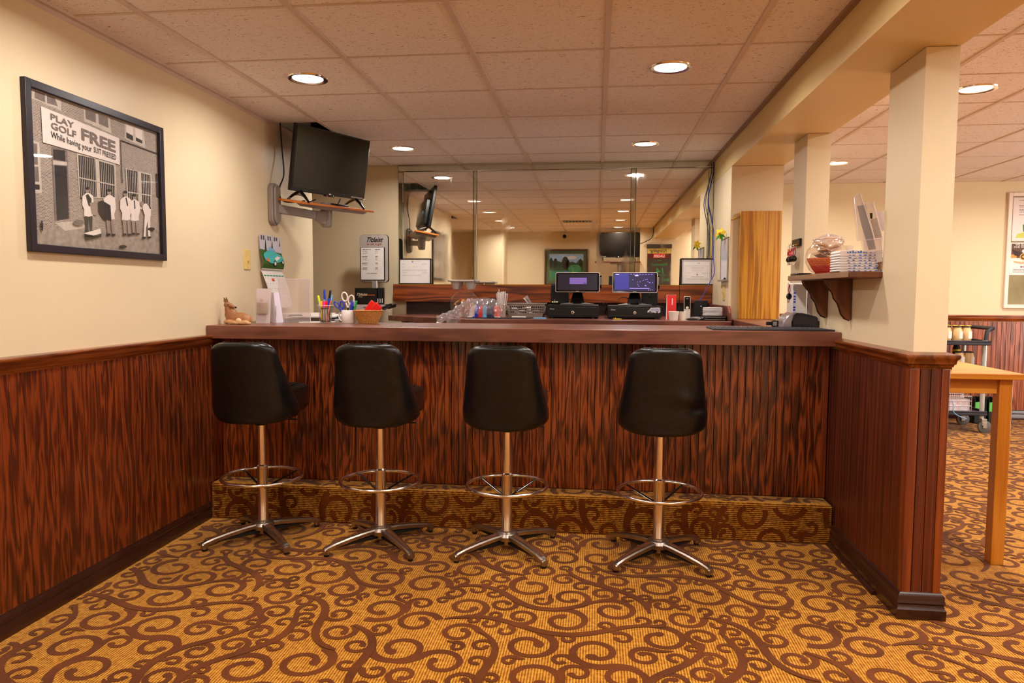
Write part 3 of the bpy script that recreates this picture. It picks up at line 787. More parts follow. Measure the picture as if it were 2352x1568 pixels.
# ================================================================== BACK BAR
BT = 1.045
t = thing('back_counter', 'reddish brown back bar counter below the mirror, its left end cut at a slant', 'counter', (-.35, 5.7, 0))
MB().mat(TOP).prism([(-1.35, .05), (-.66, -.51), (1.292, -.51), (1.292, .48), (-1.35, .48)], BT - .042, BT, 'Z').build('counter_top', t, bev=.003)
MB().mat(BLACKM).box(-.42, -.35, 0, 1.28, .47, BT - .042).build('cabinet_body', t)
MB().mat(P('dark_brown_panel', (44, 22, 18), .4)).box(-1.31, .476, BT, 1.285, .495, 1.154).build('back_panel', t)
MB().mat(TOP).prism([(-.51, BT), (-.51, BT + .06), (-.44, BT + .106), (.42, BT + .106), (.42, BT)], 1.272, 1.292, 'X').build('side_splash', t, bev=.003)
t = thing('under_counter_cooler', 'black cooler under the left end of the back counter', 'cooler', (-1.36, 6.0, 0))
MB().mat(BLACKM).box(-.24, -.12, 0, .24, .14, 1.0).build('body', t, bev=.01)
MB().mat(PAPER).box(-.20, -.122, .955, -.15, -.12, .99).build('sticker', t)
o = tag(MB().mat(YELLOW).box(-.08, -.02, 0, .08, .02, .99).build('yellow_bin', None, (-.93, 5.40, 0), bev=.004), 'yellow plastic piece just visible below the back counter', 'bin')
t = thing('oak_band', 'flame-grained oak band with a brass top edge below the mirror', 'panel', (-.4, 6.16, 1.154))
MB().mat(BAND).box(-1.365, -.035, 0, 1.08, .039, .146).build('board', t, bev=.002)
MB().mat(BAND).box(1.083, -.035, 0, 1.347, .039, .146).build('board', t, bev=.002)
MB().mat(BRASS).box(-1.36, -.036, .146, 1.347, .012, .151).build('brass_edge', t)

# mirror ------------------------------------------------------------------
t = thing('bar_mirror', 'large wall mirror with narrow edge strips behind the bar', 'mirror', (-.4, 6.199, 1.306))
def mp_(x0, x1, z0, z1, name='mirror_panel', y=-.019, mat=MIRROR, bev=0, d=.006):
    return MB().mat(mat).box(x0 + .4, y, z0 - 1.306, x1 + .4, y + d, z1 - 1.306).build(name, t, smooth=0, bev=bev, bs=1)
MB().mat(BLACKM).box(-1.33, -.013, 0, 1.345, 0, 1.024).build('backing', t)
for a, b in ((-1.680, -1.069), (-1.034, .269), (.316, .902)): mp_(a, b, 1.307, 2.274)
for a, b in ((-1.728, -1.684), (-1.066, -1.037), (.272, .313), (.905, .947)): mp_(a, b, 1.307, 2.274, 'bevelled_strip', -.0225, MIREDGE, .0045, .010)
mp_(-1.728, .947, 2.277, 2.328, 'bevelled_strip', -.0225, MIREDGE, .004, .010)
MB().mat(P('aluminium_channel', (220, 214, 200), .3, 1.0)).box(-1.20, -.027, 1.022, 1.345, -.004, 1.028).build('top_channel', t)

# ------------------------------------------------------------------ framed papers on the oak band
def lines(m, mat, x0, x1, zs, h=.0012, n=.0016, gap=None, seed=1):
    """rows of tiny print too small to read"""
    r = random.Random(seed); m.mat(mat)
    for z in zs:
        x = x0 + r.random() * .006
        while x < x1:
            L = r.uniform(.006, .018); e = min(x + L, x1)
            m.box(x, -n - .0002, z, e, -n, z + h); x = e + .0035
def framed(label, ox, w, h, lean):
    t = thingF('framed_certificate', label, 'framed certificate', (ox, 6.128, 1.306), (1, 0, 0), (0, lean, 1))
    b = .0085
    MB().mat(BLACK).box(0, -.006, 0, b, .012, h).box(w - b, -.006, 0, w, .012, h).box(b, -.006, 0, w - b, .012, b).box(b, -.006, h - b, w - b, .012, h).build('frame', t, bev=.001)
    return t, b
x0 = at(916, 650, Y=6.12).x; x1 = at(989, 650, Y=6.12).x
t, b = framed('black framed licence standing on the oak band at the mirror\'s left end', x0, x1 - x0, .222, .05)
W_ = x1 - x0
m = MB().mat(PAPER).box(b, 0, b, W_ - b, .004, .222 - b)
m.mat(YELLOW).prism(arc(.118, .196, .008, 0, PI, 8), -.0006, 0, 'Y').mat(BLUE).box(.111, -.0006, .188, .125, 0, .194)
m.mat(INKG)
lines(m, INKG, .13, .19, [.193], n=0)
lines(m, INKG, .022, .05, [.175, .168, .15, .143], n=0, seed=2); lines(m, INKG, .12, .16, [.175, .15, .143], n=0, seed=4); lines(m, INKG, .20, .245, [.175, .168], n=0, seed=6)
lines(m, INKG, .02, .25, [.125, .119, .113], n=0, seed=3); lines(m, INK, .03, .07, [.103, .096], n=0, seed=7); lines(m, INKG, .12, .15, [.098], n=0); lines(m, INKG, .2, .25, [.105, .098, .091], n=0, seed=8)
lines(m, INKG, .02, .2, [.078, .072], n=0, seed=9)
m.build('paper', t, smooth=0)
x0 = at(1564, 650, Y=6.10).x; x1 = at(1643, 650, Y=6.10).x; W_ = x1 - x0
t, b = framed('black framed certificate with grey mat on the band at the mirror\'s right end', x0, W_, .222, .06)
m = MB().mat(P('grey_mat_board', (196, 188, 188), .6)).box(b, 0, b, W_ - b, .004, .222 - b)
m.mat(PAPER).box(.022, -.0012, .016, W_ - .044, 0, .192)
for a in ((.036, .030, W_ - .058, .031), (.036, .158, W_ - .058, .159), (.036, .030, .037, .159), (W_ - .059, .03, W_ - .058, .159)): m.mat(INKG).box(a[0], -.0016, a[1], a[2], -.0012, a[3])
m.mat(LBLUE).box(.14, -.0016, .178, .155, -.0012, .184)
lines(m, INK, .08, .19, [.146, .139], n=.0012); lines(m, INKG, .09, .18, [.126, .117], n=.0012, seed=5); lines(m, INK, .085, .185, [.066], n=.0012, seed=12, h=.003)
lines(m, INKG, .045, .23, [.056, .051, .046, .04], n=.0012, seed=8); lines(m, INKG, .04, .09, [.1], n=.0012); lines(m, INKG, .17, .23, [.1, .094], n=.0012, seed=3)
m.mat(INKG).box(.134, -.0016, .08, .136, -.0012, .108).box(.128, -.0016, .08, .142, -.0012, .082).prism(arc(.135, .09, .007, PI, 2 * PI, 6), -.0016, -.0012, 'Y')
m.build('paper', t, smooth=0)

# ================================================================== LEFT WALL
YP = (0, 1, 0)      # 'right' when facing the left wall
# framed photograph; flat print drawn in the frame's own plane
t = thingF('framed_photograph', 'large black framed black-and-white photograph of a golf banner on the left wall', 'framed picture', (XL, 2.455, 1.388), YP)
FWD, FHT, b = .848, .634, .030
MB().mat(P('frame_black_wood', (36, 28, 38), .35)).box(0, -.021, 0, b, 0, FHT).box(FWD - b, -.021, 0, FWD, 0, FHT).box(b, -.021, 0, FWD - b, 0, b).box(b, -.021, FHT - b, FWD - b, 0, FHT).build('frame', t, bev=.002)
def pc(x, y):       # spot on the print (metres from its lower left corner)
    yy = 3178.0 / (1372 - x / 3.136); u = (yy - 2.45) / .72
    top = 205 + (x - 235) * (545 - 205) / 925; bot = 1330 + (x - 235) * 90 / 920
    return (b + max(0, min(1, u)) * (FWD - 2 * b), b + max(0, min(1, 1 - (y - top) / (bot - top))) * (FHT - 2 * b))
def brickmat():
    m = N('printed_brick'); bb_ = m.b
    tc = m.n('ShaderNodeTexCoord'); sp = m.n('ShaderNodeSeparateXYZ'); m.l(tc.outputs['Object'], sp.inputs[0])
    cb = m.n('ShaderNodeCombineXYZ'); m.l(sp.outputs['X'], cb.inputs['X']); m.l(sp.outputs['Z'], cb.inputs['Y'])
    br = m.n('ShaderNodeTexBrick', Scale=1.0); m.l(cb.outputs[0], br.inputs['Vector'])
    br.inputs['Color1'].default_value = srgb(96, 84, 80); br.inputs['Color2'].default_value = srgb(136, 122, 112); br.inputs['Mortar'].default_value = srgb(186, 172, 158)
    br.inputs['Brick Width'].default_value = .0135; br.inputs['Row Height'].default_value = .0052; br.inputs['Mortar Size'].default_value = .0011
    m.l(br.outputs['Color'], bb_.inputs['Base Color']); bb_.inputs['Roughness'].default_value = .7
    return m.m
m = MB().mat(brickmat()).box(b, -.004, b, FWD - b, -.001, FHT - b)
lay = [0]
def pp(mat, pts, n=None):
    lay[0] += 1; n = .0042 + .00006 * lay[0]
    q = [pc(*p) for p in pts]
    m.mat(mat).add([(u, -n, v) for u, v in q], [tuple(range(len(q)))])
G1 = P('print_pale', (196, 184, 170), .7, var=.12, vs=60); G2 = P('print_mid', (120, 108, 102), .7, var=.2, vs=90); G3 = P('print_dark', (44, 38, 38), .7, var=.2, vs=60)
G4 = P('print_white', (226, 214, 206), .7); G5 = P('print_ground', (160, 146, 134), .7, var=.28, vs=45)
pp(G5, [(235, 1245), (400, 1200), (640, 1215), (900, 1225), (1160, 1235), (1160, 1425), (235, 1332)])
pp(G1, [(400, 1180), (560, 1170), (640, 1215), (470, 1240)])
pp(G1, [(270, 222), (475, 300), (475, 378), (262, 285)]); pp(G2, [(288, 232), (360, 258), (360, 318), (284, 284)]); pp(G2, [(374, 262), (430, 284), (450, 345), (374, 322)])
pp(G1, [(636, 362), (822, 428), (832, 545), (636, 452)]); pp(G2, [(648, 372), (722, 398), (722, 466), (648, 436)]); pp(G2, [(742, 405), (810, 432), (810, 504), (742, 472)])
pp(G1, [(930, 470), (1062, 520), (1074, 650), (926, 580)]); pp(G4, [(940, 480), (988, 500), (988, 558), (940, 532)]); pp(G3, [(938, 536), (986, 562), (986, 598), (938, 574)]); pp(G4, [(1004, 506), (1052, 524), (1052, 592), (1004, 566)]); pp(G3, [(1006, 572), (1052, 596), (1052, 618), (1006, 598)])
pp(G1, [(236, 580), (304, 600), (310, 968), (236, 962)]); pp(G2, [(236, 598), (288, 612), (288, 760), (236, 756)]); pp(G2, [(236, 770), (290, 776), (292, 884), (236, 876)]); pp(G3, [(236, 898), (294, 904), (294, 940), (236, 936)])
pp(G2, [(392, 632), (506, 652), (506, 1150), (396, 1165)]); pp(G1, [(398, 730), (500, 744), (500, 768), (398, 760)]); pp(G3, [(408, 765), (496, 775), (498, 1150), (410, 1162)]); pp(G3, [(402, 652), (488, 660), (488, 738), (402, 722)])
pp(G1, [(572, 680), (852, 762), (850, 1010), (580, 1000)]); pp(G3, [(584, 694), (706, 722), (708, 996), (586, 1010)]); pp(G3, [(734, 740), (842, 772), (842, 1000), (736, 1000)])
for k in range(9): x = 594 + k * 13; pp(G1, [(x, 700 + k * 3), (x + 3, 700 + k * 3), (x + 3, 1000), (x, 1000)])
for k in range(8): x = 744 + k * 13; pp(G1, [(x, 746 + k * 3), (x + 3, 746 + k * 3), (x + 3, 998), (x, 998)])
pp(G1, [(584, 852), (846, 912), (846, 920), (584, 860)])
pp(G1, [(922, 790), (1108, 838), (1104, 1100), (926, 1080)]); pp(G3, [(932, 800), (1010, 818), (1008, 1080), (934, 1060)]); pp(G3, [(1034, 828), (1100, 846), (1098, 1090), (1036, 1080)])
for k in range(6): x = 942 + k * 12; pp(G1, [(x, 806 + k * 3), (x + 3, 806 + k * 3), (x + 3, 1060), (x, 1060)])
for k in range(5): x = 1044 + k * 12; pp(G1, [(x, 834 + k * 3), (x + 3, 834 + k * 3), (x + 3, 1080), (x, 1080)])
pp(G1, [(932, 960), (1102, 988), (1102, 996), (932, 968)]); pp(G3, [(888, 596), (893, 590), (896, 900), (890, 900)]); pp(G3, [(893, 588), (1160, 690), (1160, 697), (893, 596)]); pp(G3, [(1140, 830), (1160, 840), (1160, 1010), (1142, 1000)])
pp(G4, [(322, 343), (600, 458), (880, 578), (880, 768), (600, 682), (325, 600)])
def oval(cx_, cy_, rx, ry, k=12): return [(cx_ + rx * math.cos(-2 * PI * i / k), cy_ + ry * math.sin(-2 * PI * i / k)) for i in range(k)]
MAN = G4; SK = P('print_skin', (150, 132, 122), .7)
def man(x, y, h, coat, leg, lean=0, skirt=False):
    """small printed figure: head, torso with arms, shorts or trousers, legs, shoes"""
    pp(SK, oval(x, y + .07 * h, .045 * h, .07 * h)); pp(G3, oval(x, y + .03 * h, .045 * h, .035 * h))
    pp(coat, [(x - .03 * h, y + .13 * h), (x + .03 * h, y + .13 * h), (x + .12 * h, y + .20 * h), (x + .13 * h, y + .42 * h), (x + .09 * h, y + .55 * h), (x + .10 * h, y + .66 * h), (x - .10 * h, y + .66 * h), (x - .09 * h, y + .5 * h), (x - .13 * h, y + .4 * h), (x - .12 * h, y + .2 * h)])
    pp(leg, [(x - .09 * h, y + .64 * h), (x + .0 * h, y + .66 * h), (x - .02 * h, y + .95 * h), (x - .07 * h, y + .95 * h)]); pp(leg, [(x + .01 * h, y + .66 * h), (x + .09 * h, y + .64 * h), (x + .07 * h, y + .96 * h), (x + .03 * h, y + .96 * h)])
    pp(G3, [(x - .09 * h, y + .95 * h), (x - .01 * h, y + .95 * h), (x - .01 * h, y + h), (x - .09 * h, y + h)]); pp(G3, [(x + .02 * h, y + .96 * h), (x + .10 * h, y + .96 * h), (x + .10 * h, y + h), (x + .02 * h, y + h)])
man(638, 925, 325, G4, G3); pp(G3, [(622, 985), (640, 975), (664, 1010), (662, 1070), (640, 1060)]); pp(SK, [(650, 1040), (705, 1030), (700, 1135), (660, 1120)])
man(795, 940, 340, G4, SK); pp(G3, [(712, 1030), (745, 1025), (800, 1060), (804, 1175), (745, 1160), (712, 1105)]); pp(G4, oval(764, 1014, 16, 6))
man(912, 955, 325, G4, SK); pp(G3, [(910, 1005), (918, 1005), (928, 1060), (920, 1070)])
man(975, 980, 295, G4, SK); pp(G3, [(970, 1025), (978, 1025), (980, 1085), (972, 1090)])
pp(G4, [(1030, 1050), (1065, 1050), (1092, 1100), (1090, 1140), (1050, 1145), (1035, 1100)]); pp(SK, oval(1028, 1050, 14, 17)); pp(G4, [(1045, 1140), (1085, 1138), (1082, 1290), (1066, 1290), (1066, 1180), (1052, 1230), (1048, 1290), (1034, 1290)])
pp(G3, [(1022, 1290), (1048, 1290), (1048, 1304), (1022, 1304)]); pp(G3, [(1066, 1288), (1088, 1288), (1088, 1300), (1066, 1300)])
pp(G4, [(600, 1258), (718, 1226), (724, 1262), (606, 1292)]); pp(G3, [(598, 1262), (606, 1292), (724, 1262), (722, 1288), (612, 1308)])
for xy in ((560, 1180, 40, 22), (880, 1360, 30, 12), (1090, 1235, 26, 12), (290, 1200, 10, 40)): pp(G3 if xy[0] != 560 else G2, oval(*xy))
def ptxt(s_, x, y, size, w, bold=.0):      # lettering set on the banner
    u, v = pc(x, y); vs, fs = glyphs(s_, 0.0, 'LEFT', bold); mx = max(p[0] for p in vs)
    qa, qb = pc(322, 343), pc(880, 578); slope = (qb[1] - qa[1]) / (qb[0] - qa[0])
    m.mat(G2 if bold else G3).add([(u + p[0] / mx * w, -.0098 - (.0003 if p[2] > 0 else 0), v + p[1] * size + slope * p[0] / mx * w) for p in vs], fs)
def wd(xa, xb): return pc(xb, 500)[0] - pc(xa, 500)[0]
ptxt('PLAY', 382, 436, .034, wd(382, 555), .02); ptxt('GOLF', 384, 500, .036, wd(384, 568), .02)
ptxt('FREE', 600, 580, .064, wd(600, 850), .03)
ptxt('While having your', 384, 566, .036, wd(384, 676)); ptxt('SUIT PRESSED', 690, 674, .033, wd(690, 852))
m.build('print', t, smooth=0)
MB().mat(PICGLASS).box(b - .002, -.014, b - .002, FWD - b + .002, -.0125, FHT - b + .002).build('glass', t, smooth=0)

# switch, calendar
def plate(name, label, o_, right, w_, h_, mat=IVORY):
    t = thingF(name, label, 'light switch', o_, right)
    MB().mat(mat).box(0, -.006, 0, w_, 0, h_).build('plate', t, bev=.002)
    MB().mat(mat).box(w_ * .42, -.018, h_ * .44, w_ * .58, -.005, h_ * .54).box(w_ * .38, -.0075, h_ * .40, w_ * .62, -.005, h_ * .60).build('toggle', t)
    m = MB().mat(BRASS)
    for z in (.13, .87): m.tf(Matrix.Translation((w_ / 2, -.006, h_ * z)) @ Matrix.Rotation(PI / 2, 4, 'X')).lathe([(.003, 0), (.002, .0015)], seg=8)
    m.build('screw', t)
    return t
p0 = at(560, 620, X=XL); p1 = at(577, 575, X=XL)
plate('light_switch', 'ivory light switch plate beside the hanging calendar', (XL, p0.y, 1.372), YP, .078, .118)
y0 = at(597, 615, X=XL + .01).y; y1 = at(646, 615, X=XL + .01).y; CW = y1 - y0
t = thingF('hanging_calendar', 'hanging wall calendar with a turquoise convertible above its white date page', 'calendar', (XL + .003, y0, 1.12), YP)
zt_, zm = .475, .258
zs = [(zt_, 0, .0), (.40, .004, .0), (.32, .010, .0), (.28, .014, .0), (zm, .008, .0)]
def cal_y(z): return -.006 - .022 * math.exp(-((z - .30) / .05) ** 2) if z > zm else -.008 - .050 * math.sin(min(1, (zm - z) / .22) * PI / 2)
m = MB().mat(PAPER)
m.sheet(lambda u, v: (CW * u, cal_y(zm + .0005 + (zt_ - zm) * v), zm + (zt_ - zm) * v), 1, 14)
page = m.build('picture_page', t, smooth=60)
def cp(mat, pts, d=.0006, mm=None):      # print on the picture page
    mm.mat(mat); q = [(CW * u, cal_y(zm + (zt_ - zm) * v) - d, zm + (zt_ - zm) * v) for u, v in pts]; mm.add(q, [tuple(range(len(q)))])
m = MB(); cp(P('print_building', (205, 200, 214), .5), [(0, .55), (1, .5), (1, 1), (0, 1)], .0008, m)
m.mat(PRINTG); 
for k in range(16): a = k * .04; cp(PRINTG, [(0, a), (1, a), (1, a + .04), (0, a + .04)], .0014, m)
for u in (.06, .16, .36, .46, .66, .76): cp(GREYD, [(u, .74), (u + .06, .74), (u + .06, .98), (u, .98)], .0014, m)
for u in (.26, .56, .92): cp(P('print_cypress', (20, 52, 36), .6), [(u - .05, .56), (u + .05, .56), (u, .92)], .0018, m)
cp(TEAL, [(.08, .40), (.14, .48), (.34, .56), (.62, .54), (.9, .46), (1.0, .36), (.96, .24), (.8, .26), (.5, .18), (.3, .20), (.1, .26)], .0052, m)
cp(PAPER, [(.60, .26), (.90, .40), (.72, .42), (.55, .34)], .0058, m); cp(LBLUE, [(.36, .56), (.42, .68), (.66, .60), (.70, .54)], .0056, m)
for u, v, r in ((.53, .19, .075), (.90, .24, .055)):
    cp(INK, [(u + r * math.cos(a), v + r * 1.25 * math.sin(a)) for a in [2 * PI * i / 12 for i in range(12)]], .0062, m); cp(PAPER, [(u + r * .6 * math.cos(a), v + r * .8 * math.sin(a)) for a in [2 * PI * i / 12 for i in range(12)]], .0066, m)
cp(ORANGE, [(.16, .24), (.28, .23), (.28, .32), (.16, .33)], .0062, m)
m.build('picture', page, smooth=0)
dr = lambda z: .035 * (zm - z) / .24      # the page hangs a little askew
m = MB().mat(PAPER).sheet(lambda u, v: (CW * (.02 + u) + dr(.015 + (zm - .015) * v), cal_y(.015 + (zm - .015) * v), .015 + (zm - .015) * v), 1, 12)
pg = m.build('date_page', t, smooth=60)
m = MB()
def dp(mat, u0, v0, u1, v1, d=.0008):
    m.mat(mat); P_ = lambda u, v: (CW * (.02 + u) + dr(.015 + (zm - .015) * v), cal_y(.015 + (zm - .015) * v) - d, .015 + (zm - .015) * v)
    m.add([P_(u0, v0), P_(u1, v0), P_(u1, v1), P_(u0, v1)], [(0, 1, 2, 3)])
for k in range(7): dp(P('teal_header', (20, 140, 130), .5), .03 + k * .138, .83, .14 + k * .138, .86)
for r_ in range(5):
    for k in range(7): dp(INK, .05 + k * .138, .76 - r_ * .13, .065 + k * .138, .778 - r_ * .13)
dp(REDP, .32, .70, .44, .775); dp(ORANGE, .33, .74, .42, .772, .0012)
m.build('dates', pg, smooth=0)

# television and its mount ------------------------------------------------
TVM = Matrix.Translation((-1.795, 4.775, 2.101)) @ Matrix.Rotation(1.192, 4, 'Z') @ Matrix.Rotation(.165, 4, 'X') @ Matrix.Rotation(-.02, 4, 'Y')
def make_tv(label, mat4):
    t = thing('television', label, 'television', (0, 0, 0)); t.matrix_world = mat4 @ Matrix.Translation((0, 0, -.211))
    w_, h_ = .713, .422
    MB().mat(BLACK).box(-w_ / 2, -.008, 0, w_ / 2, .022, h_).build('housing', t, bev=.004)
    MB().mat(BLACK).prism(rrect(-.25, .02, .25, .30, .02), .022, .065, 'Y').prism(rrect(-.18, .03, .18, .18, .02), .06, .085, 'Y').build('rear_cover', t, bev=.006)
    MB().mat(P('tv_screen', (26, 22, 20), .09, spec=.6)).box(-w_ / 2 + .009, -.0098, .026, w_ / 2 - .009, -.007, h_ - .009).build('screen', t, smooth=0)
    MB().mat(BLACKG).box(-.045, -.010, -.008, .045, .01, .002).build('sensor_bar', t, bev=.002)
    MB().mat(P('red_led', (255, 30, 20), .4, emit=(255, 30, 20), es=2)).box(-.030, -.0108, -.004, -.025, -.0098, .0).build('standby_light', t)
    MB().mat(PAPER).box(-.012, -.0106, .006, .008, -.0100, .013).build('maker_mark', t, smooth=0)
    MB().mat(GREYP).box(.21, -.0108, .008, .33, -.0098, .019).mat(WHITE).box(.335, -.0108, .004, .36, -.0098, .012).build('label_strip', t)
    for sx in (-.27, .27):
        MB().mat(BLACKG).tube([(sx, .0, .004), (sx - .008, -.05, -.022), (sx - .02, -.105, -.058)], [.012, .010, .007], 8).tube([(sx, .0, .004), (sx + .01, .06, -.022), (sx + .02, .12, -.058)], [.012, .010, .007], 8).build('foot', t, smooth=60)
    return t
make_tv('black flat television on a wooden board over the left wall arm', TVM)
Q = TVM
bc = Q @ Vector((0, .02, -.279))
t = thing('swing_arm_mount', 'grey swing arm on the left wall carrying a thin orange board', 'tv mount', (XL, 4.49, 1.80))
LB = lambda x, y, z: Vector((x, y, z)) - Vector((XL, 4.49, 1.80))
capsule = [(.052 * math.cos(a), .085 + .052 * math.sin(a)) for a in [PI * i / 12 for i in range(13)]] + [(.052 * math.cos(a), -.085 + .052 * math.sin(a)) for a in [PI + PI * i / 12 for i in range(13)]]
MB().mat(MOUNT).prism(capsule, 0, .035, 'X').prism([(a * .8, b_ * .93) for a, b_ in capsule], .034, .05, 'X').build('wall_plate', t, bev=.012, bs=4)
A = LB(XL + .03, 4.50, 1.775); E_ = LB(-1.867, 4.80, 1.752)
m = MB().mat(MOUNT); d = (E_ - A); L_ = d.length; yaw = math.atan2(d.y, d.x)
T_ = Matrix.Translation(A) @ Matrix.Rotation(yaw, 4, 'Z') @ Matrix.Rotation(-math.asin(d.z / L_), 4, 'Y')
m.tf(T_).box(0, -.018, -.027, L_ * .80, .018, .027).build('arm', t, bev=.003)
MB().mat(MOUNT).tf(T_).add([(L_ * .8, -.018, -.027), (L_ * .8, .018, -.027), (L_ * .8, .018, .027), (L_ * .8, -.018, .027), (L_, -.03, -.06), (L_, .03, -.06), (L_, .03, .035), (L_, -.03, .035)], [(0, 1, 2, 3), (4, 7, 6, 5), (0, 4, 5, 1), (1, 5, 6, 2), (2, 6, 7, 3), (3, 7, 4, 0)]).build('elbow', t, bev=.003)
MB().mat(MOUNT).lathe([(.030, -.07), (.036, -.062), (.040, .0), (.041, .035), (.041, .095)], E_ + Vector((0.01, .02, 0)), 24).build('pivot', t, smooth=40)
brd = MB().mat(wood('orange_board', (130, 60, 14), (196, 104, 28), (214, 130, 46), 'Y', 8, 4, .1, .4, .2, contrast=.5)).box(-.365, -.12, -.007, .365, .12, .007).build('board', t, bev=.001)
RB = Matrix.Rotation(1.192, 4, 'Z') @ Matrix.Rotation(.165, 4, 'X') @ Matrix.Rotation(-.015, 4, 'Y')
brd.matrix_local = Matrix.Translation(LB(*bc)) @ RB
o = MB().mat(MOUNT).add([(-.14, -.10, -.02), (.28, -.10, -.02), (.28, .10, -.02), (-.14, .10, -.02), (-.17, -.115, 0), (.30, -.115, 0), (.30, .115, 0), (-.17, .115, 0)], [(0, 3, 2, 1), (4, 5, 6, 7), (0, 1, 5, 4), (1, 2, 6, 5), (2, 3, 7, 6), (3, 0, 4, 7)]).build('tray', t, bev=.003)
o.matrix_local = Matrix.Translation(LB(*bc)) @ RB @ Matrix.Translation((0, 0, -.0080))
# little black streaming box and its upright remote holder on the board
t2 = thing('streaming_box', 'small flat black box with a thin stand under the television', 'media player', (0, 0, 0)); t2.matrix_world = Q @ Matrix.Translation((.05, -.06, -.270))
MB().mat(BLACK).box(-.05, -.035, 0, .05, .035, .012).build('body', t2, bev=.003)
MB().mat(BLACK).tube([(-.02, 0, .011), (.0, 0, .05)], .004, 6).build('stalk', t2)
def cable(name, label, pts, r, mat, sub=8):
    """smooth cable through points (Catmull-Rom)"""
    P_ = [Vector((min(p[0], .935) if p[1] > 5.5 and p[2] > 1.2 else p[0], p[1], p[2])) for p in pts]; P_ = [P_[0] * 2 - P_[1]] + P_ + [P_[-1] * 2 - P_[-2]]; out = []
    for i in range(1, len(P_) - 2):
        for k in range(sub):
            s_ = k / sub; a, b_, c, d_ = P_[i - 1], P_[i], P_[i + 1], P_[i + 2]
            out.append(.5 * ((2 * b_) + (c - a) * s_ + (2 * a - 5 * b_ + 4 * c - d_) * s_ * s_ + (3 * b_ - a - 3 * c + d_) * s_ ** 3))
    out.append(P_[-2])
    base = out[0].copy()
    o = MB().mat(mat).tube([p - base for p in out], r, 8).build(name, None, base, smooth=60)
    return tag(o, label, 'cable')
cable('power_cable', 'black cable dropping from the open ceiling to the board under the television', [at(643, 280, X=-2.06), at(648, 345, X=-2.07), at(652, 400, X=-2.05), at(642, 430, X=-2.06), at(643, 452, X=-2.05), at(655, 463, X=-2.0), at(680, 464, X=-1.98), at(700, 461, X=-1.96)], .0045, BLACK)
cable('power_cable', 'second black cable looped under the orange television board', [at(672, 460, X=-2.0), at(690, 467, X=-1.99), at(712, 463, X=-1.95), at(725, 458, X=-1.93)], .004, BLACK)
cable('grey_cable', 'pale grey cable curled round the near end of the orange board', [at(700, 451, X=-2.0), at(682, 446, X=-2.0), at(666, 452, X=-2.02), at(667, 460, X=-2.0), at(684, 463, X=-1.98)], .007, GREYP)

# ================================================================== THINGS ON THE BAR
CB = lambda px, Y: at(px, 745, Y=Y).x
# lying deer figurine: ellipsoids fused into one skin
def fused(parts, name, parent, mat, vox=.0022):
    m = MB()
    for c, r, rot in parts:
        m.tf(Matrix.Translation(c) @ Matrix.Rotation(rot, 4, 'Y') @ Matrix.Diagonal((r[0], r[1], r[2], 1))).ball((0, 0, 0), 1, seg=18, rings=12)
    m.mats = mat if isinstance(mat, list) else [mat]
    o = m.build(name, parent)
    md = o.modifiers.new('fuse', 'REMESH'); md.mode = 'VOXEL'; md.voxel_size = vox; md.use_smooth_shade = True
    sm = o.modifiers.new('soften', 'SMOOTH'); sm.factor = .6; sm.iterations = 5
    return o
FUR = N('deer_fur'); _g = FUR.n('ShaderNodeTexCoord'); _s = FUR.n('ShaderNodeSeparateXYZ'); FUR.l(_g.outputs['Object'], _s.inputs[0])
_n = FUR.n('ShaderNodeTexNoise', Scale=60.0, Detail=3.0); FUR.l(_g.outputs['Object'], _n.inputs['Vector'])
_a = FUR.n('ShaderNodeMath', _operation='MULTIPLY_ADD'); _a.inputs[1].default_value = 14.0; FUR.l(_s.outputs['Z'], _a.inputs[0])
_b = FUR.n('ShaderNodeMath', _operation='MULTIPLY'); _b.inputs[1].default_value = .35; FUR.l(_n.outputs['Fac'], _b.inputs[0]); FUR.l(_b.outputs[0], _a.inputs[2])
_r = FUR.ramp([(.25, srgb(214, 172, 124)), (.55, srgb(176, 124, 78)), (1.0, srgb(150, 98, 56))]); FUR.l(_a.outputs[0], _r.inputs[0]); FUR.l(_r.outputs[0], FUR.b.inputs['Base Color']); FUR.b.inputs['Roughness'].default_value = .5
t = thing('deer_figurine', 'brown ceramic deer figurine lying at the left end of the bar', 'figurine', (-2.005, 3.80, CT), .0)
body = [((.035, 0, .034), (.062, .032, .034), 0), ((-.012, 0, .045), (.034, .027, .044), .3), ((-.034, 0, .075), (.019, .018, .042), -.12), ((-.038, 0, .108), (.019, .0175, .020), 0), ((-.018, -.002, .105), (.020, .0135, .0135), .28), ((.000, -.003, .098), (.013, .0085, .0085), .3),
        ((.068, -.012, .030), (.034, .020, .028), .35), ((.068, .012, .030), (.034, .02, .026), .35), ((-.006, -.024, .014), (.038, .011, .012), .1), ((-.040, -.010, .014), (.016, .014, .013), 0), ((-.022, .018, .014), (.036, .011, .012), 0), ((.030, -.030, .010), (.024, .008, .008), 0),
        ((.070, -.030, .012), (.030, .010, .011), -.05), ((.095, -.028, .009), (.018, .008, .008), 0), ((-.030, 0, .055), (.024, .02, .03), 0), ((.02, 0, .02), (.07, .03, .018), 0)]
bd = fused(body, 'body', t, FUR.m)
for sy, dx in ((-.010, .012), (.012, -.012)):
    m = MB().mat(P('ear_brown', (138, 92, 60), .6)).tf(Matrix.Translation((-.044 + dx * .7, sy, .118)) @ Matrix.Rotation(-.25 + dx * 12, 4, 'Y'))
    m.add([(-.008, 0, 0), (.008, 0, 0), (.0095, .001, .014), (.0005, .002, .036), (-.0095, .001, .014), (0, .007, .002), (0, .008, .014)], [(0, 1, 2, 3, 4), (1, 0, 5), (1, 5, 6, 2), (0, 4, 6, 5), (2, 6, 3), (4, 3, 6)]).build('ear', t, smooth=60)
